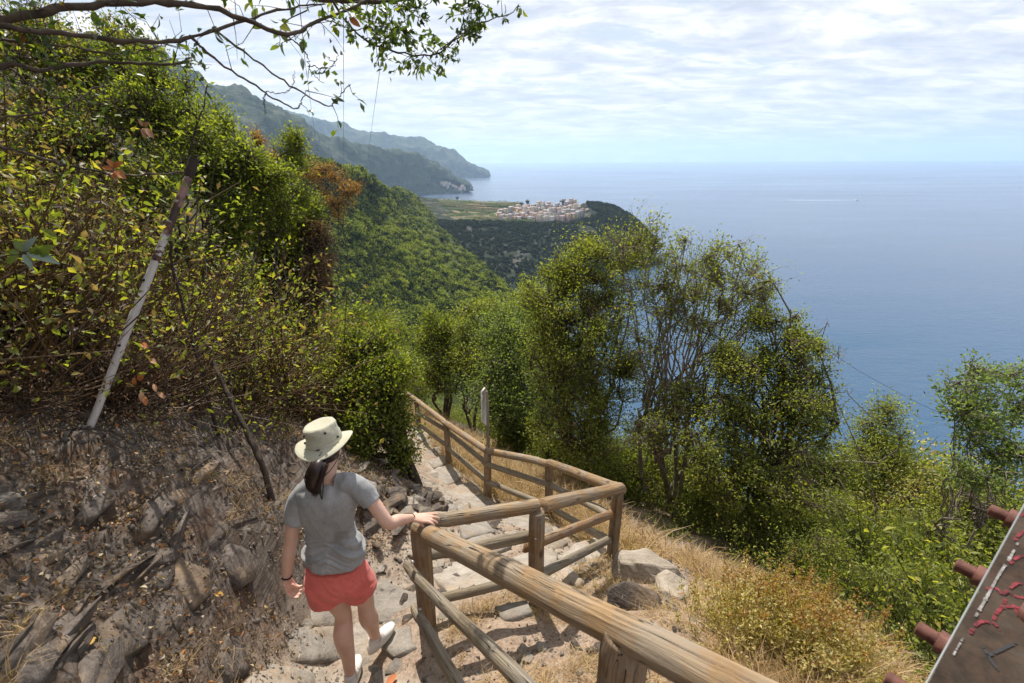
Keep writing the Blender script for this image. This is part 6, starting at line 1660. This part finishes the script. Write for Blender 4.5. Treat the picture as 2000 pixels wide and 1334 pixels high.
# shoes
def shoe(an, toe_dir, sole_z, pitch=0.0):
    f = unit(np.array([toe_dir[0], toe_dir[1], 0.0])); side = np.array([f[1], -f[0], 0.0]); up = np.array([0, 0, 1.0])
    f3 = unit(f * math.cos(pitch) - up * math.sin(pitch)); up3 = np.cross(side, f3); 
    if up3[2] < 0: up3 = -up3
    H = an + f3 * -.035 - up3 * .082
    e = empty('shoe', (0, 0, 0)); e.parent = person
    up_ = MB()
    def pt(a, h): return H + f3 * a + up3 * h
    ring_solid(up_, [pt(-.012, .050), pt(.0, .045), pt(.05, .042), pt(.10, .034), pt(.16, .026), pt(.205, .020)], [.028, .034, .036, .041, .042, .026], [.036, .042, .040, .032, .024, .015], side, n=28, sides=22)
    ring_solid(up_, [pt(.022, .05), pt(.024, .075), pt(.024, .092)], [.032, .034, .036], [.040, .040, .040], side, n=10, sides=20, cap=.1)
    fused(up_, 'upper', M_shoe, .0045, e, 3)
    sm = MB(); n = 36; a = np.arange(n) * 2 * math.pi / n
    def out(k, h): 
        L = .125; cx_ = .092; w = .040 + .005 * np.cos(a - .3); return H + np.outer(cx_ + L * np.cos(a) * k, f3) + np.outer(w * np.sin(a) * k, side) + up3 * h
    R_ = [out(.9, -.004), out(1.0, .0), out(1.02, .014), out(.99, .024), out(.8, .026)]; v = np.vstack(R_ + [R_[0].mean(0)[None], R_[-1].mean(0)[None]])
    k = np.arange(4)[:, None] * n; j = np.arange(n)[None]; j2 = (j + 1) % n
    jj = np.arange(n); t = np.vstack([np.stack([(jj + 1) % n, jj, np.full(n, 5 * n)], 1), np.stack([4 * n + jj, 4 * n + (jj + 1) % n, np.full(n, 5 * n + 1)], 1)])
    sm.add(v, tris=t, quads=np.stack([k + j, k + j2, k + n + j2, k + n + j], -1).reshape(-1, 4)); sm.build('sole', M_sole, e, True)
    lc = MB()
    for q in range(5):
        c0 = pt(.075 + q * .022, .078 - q * .010); tubes(lc, [[c0 - side * .022 - up3 * .008, c0, c0 + side * .022 - up3 * .008]], [[.0025] * 3], 5)
    for s_ in (-1, 1):
        c0 = pt(.072, .082); tubes(lc, [catmull([c0, c0 + side * s_ * .025 + up3 * .012, c0 + side * s_ * .045 - up3 * .015, c0 + side * s_ * .02 - up3 * .004], 12)], [[.0022] * 12], 5)
    lc.build('laces', M_shoe, e, True)
shoe(anL, (-.10, 1.0), 0, .12)
shoe(anR, (.42, .90), 0, .10)
for s_ in (anL, anR):
    mb = MB(); limb(mb, [s_ + [0, .002, .004], s_ + [0, .006, -.04]], [.0365, .037], n=6); mb.build('sock', cloth_mat('sock', (.42, .36, .28), (.48, .42, .33)), person, True)
# ================================================================== OVERHANGING TREE (upper left), POLE, CABLES, BEAM
def big_leaf_mesh(name, mat, L=.05, W=.026, a=.5):
    n = 7; t = np.linspace(0, 1, n); w = np.sin(np.clip(t, 0.02, .98) * math.pi) ** .75 * W / 2; z = -.10 * L * (2 * t - .6) ** 2
    c = np.stack([t * L, 0 * t, z], 1); l = np.stack([t * L, w, z + w * .35], 1); r = np.stack([t * L, -w, z + w * .35], 1)
    v = np.vstack([l, c, r]); i = np.arange(n - 1); q = np.vstack([np.stack([i, i + n, i + n + 1, i + 1], 1), np.stack([i + n, i + 2 * n, i + 2 * n + 1, i + n + 1], 1)])
    return npmesh(name, v, quads=q, mat=mat, smooth=True, attrs={'lv': ('FACE', np.full(len(q), a))})
OT = empty('overhanging_tree', (-2.6, .6, gz(-2.6, .6)), label='tree arching over from the upper left with long bare boughs and dark oval leaves', cat='tree')
OB = np.array(OT.location)
MAT['leaf_dark'] = leaf_mat('leaf_dark', [(0, (.03, .05, .012)), (.5, (.07, .11, .02)), (.85, (.15, .19, .03)), (1, (.30, .30, .04))], trans=.35, rough=.38, spec=.5)
boughs = [
 ([(-250, 120, 1.5), (0, 45, 1.55), (120, 20, 1.6), (260, 8, 1.65), (420, 20, 1.75), (560, 70, 1.85), (640, 40, 2.0), (760, -10, 2.1)], .017, .005),
 ([(-250, 20, 1.45), (0, 50, 1.5), (100, 62, 1.55), (300, 82, 1.65), (420, 60, 1.75), (540, 20, 1.9), (640, 5, 2.0)], .011, .003),
 ([(320, -60, 2.1), (520, -20, 2.2), (700, 2, 2.3), (860, -20, 2.4), (960, -60, 2.5)], .014, .006),
 ([(650, 2, 2.25), (690, 60, 2.3), (740, 92, 2.35), (800, 104, 2.4), (850, 104, 2.4), (890, 75, 2.4), (930, 45, 2.45), (985, 28, 2.5), (1012, 8, 2.5)], .006, .002),
 ([(420, 60, 1.78), (500, 120, 1.85), (560, 165, 1.95), (640, 212, 2.0), (660, 200, 2.0), (676, 175, 2.0), (682, 172, 2.0)], .0045, .0015),
 ([(370, 70, 1.7), (430, 120, 1.8), (520, 178, 1.9), (575, 208, 1.95), (590, 190, 1.95), (605, 172, 1.95)], .005, .0015),
 ([(520, 178, 1.9), (560, 180, 1.92), (578, 165, 1.92), (578, 142, 1.92)], .002, .001),
 ([(520, 178, 1.9), (516, 200, 1.9), (518, 230, 1.9)], .002, .001),
 ([(-250, 260, 1.5), (0, 130, 1.6), (80, 138, 1.65), (200, 120, 1.75), (330, 125, 1.8), (380, 110, 1.85)], .010, .003),
 ([(-250, 90, 1.6), (0, 82, 1.65), (120, 92, 1.7), (230, 110, 1.75), (330, 90, 1.85)], .006, .002),
 ([(-250, 260, 1.7), (0, 240, 1.75), (120, 222, 1.8), (200, 170, 1.9), (240, 140, 1.9)], .005, .002),
 ([(-250, 220, 1.6), (0, 285, 1.7), (120, 322, 1.8), (240, 345, 1.9), (355, 340, 2.0)], .0065, .003),
 ([(-250, 100, 1.7), (0, 130, 1.8), (90, 190, 1.85), (180, 200, 1.9)], .005, .002),
 ([(600, 130, 1.9), (640, 128, 1.9), (660, 105, 1.9)], .002, .001),
 ([(560, 70, 1.87), (600, 100, 1.9), (612, 138, 1.95), (640, 160, 1.95)], .003, .001),
 ([(640, 40, 2.0), (700, 55, 2.1), (760, 45, 2.15), (800, 60, 2.2)], .003, .001),
 ([(740, 92, 2.35), (770, 60, 2.35), (800, 30, 2.35), (830, 5, 2.4)], .003, .001),
 ([(850, 104, 2.4), (905, 60, 2.42), (920, 20, 2.45), (930, -10, 2.45)], .003, .001)]
gO = np.random.default_rng(17)
pal = {k: [big_leaf_mesh('leaf', MAT['leaf_dark'], .046, .021, a) for a in (.15, .4, .6, .85)] for k in 'a'}['a']
pal_y = [big_leaf_mesh('leaf', MAT['leaf_dark'], .052, .028, .98)]; M_or = simple('orange_leaf', (.38, .13, .035), .6); pal_o = [big_leaf_mesh('leaf', M_or, .052, .026, .5)]
M_silver = simple('silver_leaf', (.17, .22, .16), .6)
pal_s = [big_leaf_mesh('leaf', M_silver, .055, .016)]
nleaf = 0
def put_leaf(p, d, n_, me, s=1.0):
    d = Vector(d).normalized(); n_ = Vector(n_); n_ = (n_ - d * n_.dot(d)).normalized(); y = n_.cross(d)
    M = Matrix((d, y, n_)).transposed().to_4x4() @ Matrix.Diagonal((s, s, s, 1)); M.translation = Vector(p) - OT.location
    o = link('leaf', me, OT); o.matrix_basis = M; return o
trunkm = MB()
tubes(trunkm, [np.array([(0, 0, -.3), (.0, .02, .5), (.1, .05, 1.2), (.25, .1, 1.9), (.3, .3, 2.6)])], [[.10, .085, .07, .055, .045]], 10)
trunkm.build('trunk', MAT['bark'], OT, True)
twm = MB(); LP = []
for bi, (pl, r0, r1) in enumerate(boughs):
    c = catmull([np.array(P(*q)) for q in pl], 44); c[2:-1] += gO.normal(size=(41, 3)) * .0025; c[:, :] += np.cumsum(gO.normal(size=(44, 3)) * .0012, 0)
    mb = MB(); tubes(mb, [c - OB], [np.linspace(r0, r1, 44) * (1 + .12 * gO.normal(size=44)).clip(.7, 1.3)], 8); mb.build('bough', MAT['bark'] if bi != 3 else MAT['bark_dark'], OT, True)
    if bi not in (6, 7):
        n = 3 if bi in (4, 5, 14, 13) else 24 if bi in (0, 2, 3, 9, 8, 1, 15, 16, 17) else 12
        for k in range(n):
            i = int(gO.integers(8, 44)); d = unit(gO.normal(size=3) + (0, 0, -.15)); L = gO.uniform(.04, .17); p0 = c[i]; p2 = p0 + d * L; p1 = (p0 + p2) / 2 + gO.normal(size=3) * .012
            tubes(twm, [np.array([p0, p1, p2]) - OB], [[.0018, .0013, .0007]], 4); LP.append((p1, p2, d, bi))
tag(twm.build('twigs', MAT['bark_dark'], OT, True), kind='stuff')
dense = {2, 3, 15, 16, 17}; stuffl = MB(); sp, sdv, snv, sa_ = [], [], [], []
for (p1, p2, d, bi) in LP:
    for k in range(10 if bi in dense else 3):
        p = p1 + (p2 - p1) * gO.random() + gO.normal(size=3) * .012; dd = unit(d * .8 + gO.normal(size=3) * .7 + (0, 0, -.1)); nn = unit(gO.normal(size=3) * .7 + (0, 0, .7))
        if nleaf < 270 and gO.random() < (.30 if bi in dense else .65):
            r = gO.random(); me = pal[int(gO.integers(0, 4))]
            if bi not in dense and r < .03: me = pal_o[0]
            elif r < .06: me = pal_y[0]
            put_leaf(p, dd, nn, me, gO.uniform(.6, 1.1)); nleaf += 1
        else: sp.append(p - OB); sdv.append(dd); snv.append(nn); sa_.append(np.clip(.45 + .25 * gO.normal(), 0, 1))
leafquads(stuffl, np.array(sp), np.array(sdv), np.array(snv), gO.uniform(.028, .046, len(sp)), gO.uniform(.014, .021, len(sp)), np.array(sa_), .15)
tag(stuffl.build('leaves', MAT['leaf_dark'], OT), kind='stuff')
# crown of the same tree above the frame, which shades the rocky bank and the near rail
mb, lf = grow(OB, [(np.array(c), np.array(r)) for c, r in [((-2.6, 1.9, 1.35), (.9, .8, .45)), ((-1.9, 3.0, 1.9), (.8, .7, .4)), ((-3.2, 3.2, 1.5), (.8, .8, .6)), ((-1.0, 2.2, 1.9), (.7, .6, .3)), ((-2.2, .9, 1.2), (.8, .7, .4)), ((-.2, 1.6, 1.75), (.5, .45, .2)), ((-3.6, 2.0, 1.0), (.7, .7, .5))]],
              900, 9, .048, .05, 91, jit=.08, gap=-.2)
mb.build('upper_branches', MAT['bark'], OT, True); lf.build('crown', MAT['leaf_dark'], OT)
# single conspicuous leaves on twigs in front of the hillside
def sprig(name, label, stem_pts, leaves, mats, cat='sprig'):
    e = empty(name, P(*stem_pts[0]), label=label, cat=cat); b = np.array(e.location)
    c = catmull([np.array(P(*q)) for q in stem_pts], 16) - b; mb = MB(); tubes(mb, [c], [np.linspace(.003, .0012, 16)], 5); mb.build('stem', MAT['bark_dark'], e, True)
    for (px, py, d, tx, ty, L, mi) in leaves:
        p = np.array(P(px, py, d)); q = np.array(P(tx, ty, d * .99)); dd = Vector(q - p).normalized(); n_ = Vector(-ray(px, py)); n_ = (n_ + Vector((0, 0, .6))); n_ = (n_ - dd * n_.dot(dd)).normalized(); y = n_.cross(dd); s = np.linalg.norm(q - p) / .05 * .78
        k0 = int(((c + b - p) ** 2).sum(1).argmin()); ps = MB(); tubes(ps, [[c[k0], (c[k0] + p - b) / 2 + [0, 0, .003], p - b]], [[.0013, .0011, .0008]], 4); ps.build('petiole', MAT['bark_dark'], e)
        M = Matrix((dd, y, n_)).transposed().to_4x4() @ Matrix.Diagonal((s, s, s, 1)); M.translation = Vector(p - b); o = link('leaf', mats[mi], e); o.matrix_basis = M
M_yl = simple('yellow_leaf', (.42, .42, .05), .5)
lfm = [big_leaf_mesh('leaf', M_or, .05, .024), big_leaf_mesh('leaf', M_silver, .05, .015), big_leaf_mesh('leaf', MAT['leaf_dark'], .05, .024, .7), big_leaf_mesh('leaf', M_yl, .05, .03), big_leaf_mesh('leaf', simple('tan_leaf', (.36, .19, .10), .7), .05, .022)]
sprig('orange_sprig', 'cluster of five bright orange leaves on a bare twig in front of the hillside', [(120, 322, 1.8), (200, 335, 1.85), (222, 335, 1.85)],
      [(222, 332, 1.85, 190, 322, 0, 0), (222, 328, 1.85, 206, 304, 0, 0), (222, 328, 1.85, 240, 312, 0, 0), (222, 334, 1.85, 248, 348, 0, 0), (220, 336, 1.85, 226, 352, 0, 0)], lfm)
sprig('tan_sprig', 'cluster of curled tan leaves above the orange cluster', [(300, 190, 1.9), (285, 225, 1.95), (280, 245, 1.95)],
      [(280, 248, 1.95, 268, 228, 0, 4), (280, 248, 1.95, 292, 236, 0, 4), (282, 250, 1.95, 302, 270, 0, 4), (280, 250, 1.95, 284, 272, 0, 4)], lfm)
sprig('silver_sprig', 'silvery green leaves at the left edge of the view', [(-60, 520, 1.4), (10, 500, 1.4), (48, 495, 1.4)],
      [(45, 492, 1.4, 24, 460, 0, 2), (45, 492, 1.4, 72, 456, 0, 1), (45, 495, 1.4, 66, 530, 0, 1), (50, 492, 1.4, 122, 512, 0, 1), (40, 495, 1.4, 0, 488, 0, 2), (35, 498, 1.4, 4, 520, 0, 2), (70, 500, 1.4, 106, 474, 0, 2), (60, 500, 1.4, 84, 476, 0, 2)], lfm)
sprig('yellow_sprig', 'round yellow and green leaves hanging against the sky', [(600, 20, 1.9), (560, 40, 1.9), (548, 60, 1.9)],
      [(546, 52, 1.9, 570, 58, 0, 3), (545, 60, 1.9, 532, 76, 0, 2), (550, 64, 1.9, 562, 84, 0, 2), (585, 90, 1.9, 592, 78, 0, 2), (590, 112, 1.9, 592, 140, 0, 1), (592, 80, 1.9, 590, 106, 0, 2)], lfm)
# --- dead hanging leaves low on the bank
sprig('withered_stalk', 'stalk with withered orange brown leaves hanging over the bank behind the pole', [(235, 765, 2.9), (290, 770, 2.9), (340, 745, 2.95), (400, 705, 3.0)],
      [(262, 752, 2.9, 262, 735, 0, 0), (272, 745, 2.9, 280, 722, 0, 0), (276, 765, 2.9, 278, 790, 0, 4), (300, 750, 2.9, 306, 768, 0, 4), (310, 765, 2.9, 322, 780, 0, 4), (282, 775, 2.9, 286, 795, 0, 0), (292, 700, 2.9, 308, 712, 0, 4), (275, 670, 2.9, 292, 680, 0, 0), (345, 730, 2.9, 352, 742, 0, 4)], lfm)
# --- leaning white pole
def pole():
    a = np.array(P(164, 862, 2.80)); b = np.array(P(368, 345, 2.95)); a0 = a - unit(b - a) * .3
    e = empty('leaning_pole', a, label='rusty white painted pole leaning out of the bank on the left', cat='pole'); m, t, o = new_mat('rusty_white_paint')
    tc = t.new('ShaderNodeTexCoord').outputs['Object']; sp = t.new('ShaderNodeSeparateXYZ', i0=tc)
    n = t.noise(tc, 9, 5, .65, .5); n2 = t.noise(t.mapping(tc, scale=(30, 30, 8)), 1, 4, .6)
    up = t.new('ShaderNodeMapRange', i0=sp.outputs[2], i1=.9, i2=1.5); dn = t.new('ShaderNodeMapRange', i0=sp.outputs[2], i1=.14, i2=.0)
    k = t.math('ADD', n, t.math('ADD', t.math('MULTIPLY', up.outputs[0], .22), t.math('MULTIPLY', dn.outputs[0], .22)))
    c = t.mix(t.ramp(k, [(.60, 0.), (.64, 1.)]), t.ramp(n2, [(.3, (.48, .43, .40)), (.7, (.62, .58, .55))]), t.ramp(n2, [(.35, (.03, .018, .016)), (.55, (.11, .045, .025)), (.7, (.24, .11, .04))]))
    c = t.mix(t.ramp(t.math('ADD', t.noise(tc, 5, 3), t.math('MULTIPLY', up.outputs[0], .1)), [(.62, 0.), (.68, .6)]), c, (.40, .24, .21))
    bs = t.new('ShaderNodeBsdfPrincipled', Roughness=.55, Base_Color=c); t.put(bs.inputs['Normal'], t.bump(k, .5, .004)); t.l.new(bs.outputs[0], o.inputs[0])
    d = unit(b - a); L = np.linalg.norm(b - a0); K = 60; z = np.linspace(0, L, K); g = np.random.default_rng(2)
    r = np.full(K, .0215); r += .0035 * (np.sin(z * 24) ** 12) * (z > 1.0)
    w = np.cumsum(g.normal(size=(K, 2)) * .0007, 0); pts = np.c_[w, z - .3]
    mb = MB(); tubes(mb, [pts], [r], 18); q = mb.build('shaft', m, e, True)
    zz = Vector(d); x = Vector((0, 0, 1)).cross(zz).normalized(); y = zz.cross(x); M = Matrix((x, y, zz)).transposed().to_4x4(); q.matrix_basis = M
    mb = MB(); tubes(mb, [np.array([(0, 0, L - .30), (.004, 0, L - .24), (.012, .004, L - .17)])], [[.026, .030, .027]], 12); q = mb.build('broken_cap', MAT['bark_dark'], e, True); q.matrix_basis = M
    mb = MB()
    for zz_, an in ((.62, 2.2), (1.05, 1.8), (1.2, 2.5)):
        c = np.array([math.cos(an) * .0215, math.sin(an) * .0215, zz_]); n_ = np.array([math.cos(an), math.sin(an), 0]); tubes(mb, [[c - n_ * .003, c + n_ * .0015, c + n_ * .002]], [[.009, .009, .006]], 10)
    q = mb.build('bolt_hole', M_black, e, True); q.matrix_basis = M
pole()
# --- cables strung over the valley
def cable(pts, r, label):
    c = catmull([np.array(p) for p in pts], 60); e = empty('cable', c[0], label=label, cat='cable'); mb = MB(); tubes(mb, [c - c[0]], [np.full(60, r)], 5); mb.build('wire', simple('cable_steel', (.05, .05, .055), .6), e)
cable([PH(790, -300, 60), PH(768, -60, 90), PH(740, 150, 160), PH(722, 280, 300), PH(715, 352, 505)], .07, 'rightmost of the three thin cables hanging down out of the sky to the hillside')
cable([PH(672, -300, 60), PH(671, 0, 100), PH(671, 160, 180), PH(671, 330, 470)], .07, 'middle cable, hanging straight down in the sky')
cable([PH(560, -300, 60), PH(590, 60, 100), PH(605, 190, 180), PH(622, 312, 450)], .06, 'leftmost of the three thin cables, passing behind the twig tips')
cable([PH(1560, 640, 60), PH(1640, 700, 62), PH(1720, 748, 64), PH(1850, 812, 66), PH(2040, 870, 70)], .02, 'thin dark cable sagging over the sea at right')
# --- rusty steel beam with bolts at the right edge
def beam_right():
    a = np.array(P(1800, 1360, .70)); b = np.array(P(2010, 975, .98)); ax = unit(b - a); vdir = unit(ray(1900, 1200)); 
    n = unit(-vdir - (-vdir @ ax) * ax); side = np.cross(ax, n); 
    if side[0] < 0: side = -side
    e = empty('bolted_beam', a, label='dull steel beam with rusty bolts, smeared with red and white paint, at the right edge', cat='beam')
    m, t, o = new_mat('weathered_beam'); tc = t.new('ShaderNodeTexCoord').outputs['Object']; n1 = t.noise(tc, 9, 6, .7, .4); n2 = t.noise(tc, 60, 4, .7)
    c = t.ramp(n1, [(.3, (.016, .012, .009)), (.5, (.038, .029, .022)), (.72, (.070, .057, .046))]); c = t.mix(t.ramp(n2, [(.4, .0), (.7, .4)]), c, (.085, .045, .03))
    bs = t.new('ShaderNodeBsdfPrincipled', Roughness=.92, Base_Color=c); bs.inputs['Specular IOR Level'].default_value = .15; t.put(bs.inputs['Normal'], t.bump(n2, .5, .003)); t.l.new(bs.outputs[0], o.inputs[0])
    L = .66; w = .17; th = .014
    def bx(s0, s1, t0, t1, n0, n1_, mb): 
        v = [ax * p + side * q + n * r for r in (n0, n1_) for p, q in ((s0, t0), (s1, t0), (s1, t1), (s0, t1))]; mb.add(v, quads=[(0, 3, 2, 1), (4, 5, 6, 7), (0, 1, 5, 4), (1, 2, 6, 5), (2, 3, 7, 6), (3, 0, 4, 7)])
    mb = MB(); bx(-.35, L, 0, w, -th, 0, mb); q = mb.build('flange', m, e)
    mb = MB(); bx(-.35, L, .0, .012, -.16, -th - .002, mb); mb.build('web', m, e)
    mb = MB(); bx(-.35, L, -.0035, -.0005, -.013, -.001, mb); mb.build('bright_edge', simple('bare_steel_edge', (.22, .23, .23), .6, metal=.3), e)
    M_rust = simple('rusty_bolt', (.13, .052, .038), .75, noise=.45, nscale=60, bump=.002)
    # bolts pointing sideways out of the web, towards the sea
    for (px, py, d) in ((1895, 1215, .80), (1958, 1095, .90), (1843, 1312, .735), (2018, 985, 1.0)):
        c = np.array(P(px, py, d)) - a; s = (c @ ax) - .045; base = ax * s - n * .055; out = -side
        be = empty('bolt', (0, 0, 0)); be.parent = e
        mb = MB(); tubes(mb, [[base - out * .01, base + out * .016, base + out * .0165]], [[.021, .021, .018]], 6); mb.build('nut', M_rust, be)
        mb = MB(); k = 22; z = np.linspace(.016, .046, k); r = .0125 + .0013 * (np.arange(k) % 2); r[-1] = .009; tubes(mb, [base + np.outer(z, out)], [r], 14); mb.build('shank', M_rust, be, True)
    # one bolt head on the face at the right
    c = np.array(P(1992, 1248, .80)) - a; c = c - n * (c @ n); be = empty('bolt', (0, 0, 0)); be.parent = e
    mb = MB(); tubes(mb, [[c, c + n * .018, c + n * .019]], [[.020, .020, .017]], 6); mb.build('nut', M_rust, be)
    mb = MB(); tubes(mb, [[c, c + n * .034, c + n * .035]], [[.012, .012, .009]], 12); mb.build('shank', M_rust, be)
    # paint smears
    def onface(px, py):
        v = ray(px, py); d = ((a + n * .001) @ n) / (v @ n); return v * d - a
    g = np.random.default_rng(4)
    def smear(pts, wd, mat, name, breaks=.0):
        c = catmull([onface(*p) for p in pts], 80); mb = MB(); tn = unit(np.gradient(c, axis=0)); sd = np.cross(n, tn); k = 0
        w = wd * (0.6 + .5 * np.abs(fbm(np.c_[np.arange(80) * .35, np.zeros(80), np.full(80, wd * 999)], 3)))
        nz = fbm(np.c_[np.arange(80) * .22 + wd * 50, np.zeros(80), np.zeros(80)], 2)
        for i in range(79):
            if nz[i] < breaks: continue
            mb.add([c[i] - sd[i] * w[i], c[i + 1] - sd[i + 1] * w[i + 1], c[i + 1] + sd[i + 1] * w[i + 1], c[i] + sd[i] * w[i]], quads=[(0, 1, 2, 3)])
        o = mb.build(name, mat, e); o.location = tuple(n * .0006 * g.uniform(1, 2.2)); return o
    Mw = simple('white_chalk', (.20, .19, .18), .9, noise=.7, nscale=120); Mr = simple('red_paint', (.15, .022, .028), .9, noise=.7, nscale=90); Mk = simple('black_marker', (.02, .02, .022), .5)
    smear([(1998, 1040), (1975, 1085), (1950, 1125), (1925, 1170), (1905, 1205)], .0024, Mw, 'chalk_line', -.5)
    smear([(1888, 1235), (1872, 1262), (1860, 1284)], .0016, Mw, 'chalk_line', -.1)
    for pts in ([(1903, 1172), (1925, 1152), (1945, 1150), (1960, 1160), (1985, 1140), (2005, 1142)], [(1968, 1150), (1960, 1180), (1945, 1200), (1940, 1215)], [(1902, 1262), (1896, 1235), (1915, 1215), (1940, 1218), (1952, 1230)],
                [(1962, 1110), (1985, 1090), (2005, 1085)], [(1975, 1065), (1990, 1045), (2005, 1035)], [(1962, 1155), (1985, 1165), (2005, 1168)], [(1975, 1170), (1985, 1195), (1990, 1205)], [(1990, 1010), (2005, 1000)], [(1950, 1190), (1970, 1185), (2000, 1190)]):
        smear(pts, .0034, Mr, 'red_smear', -.12)
    for pts in ([(1915, 1255), (1935, 1290), (1950, 1310)], [(1920, 1285), (1950, 1272), (1985, 1255)]): smear(pts, .0026, Mk, 'marker_stroke', -.5)
beam_right()
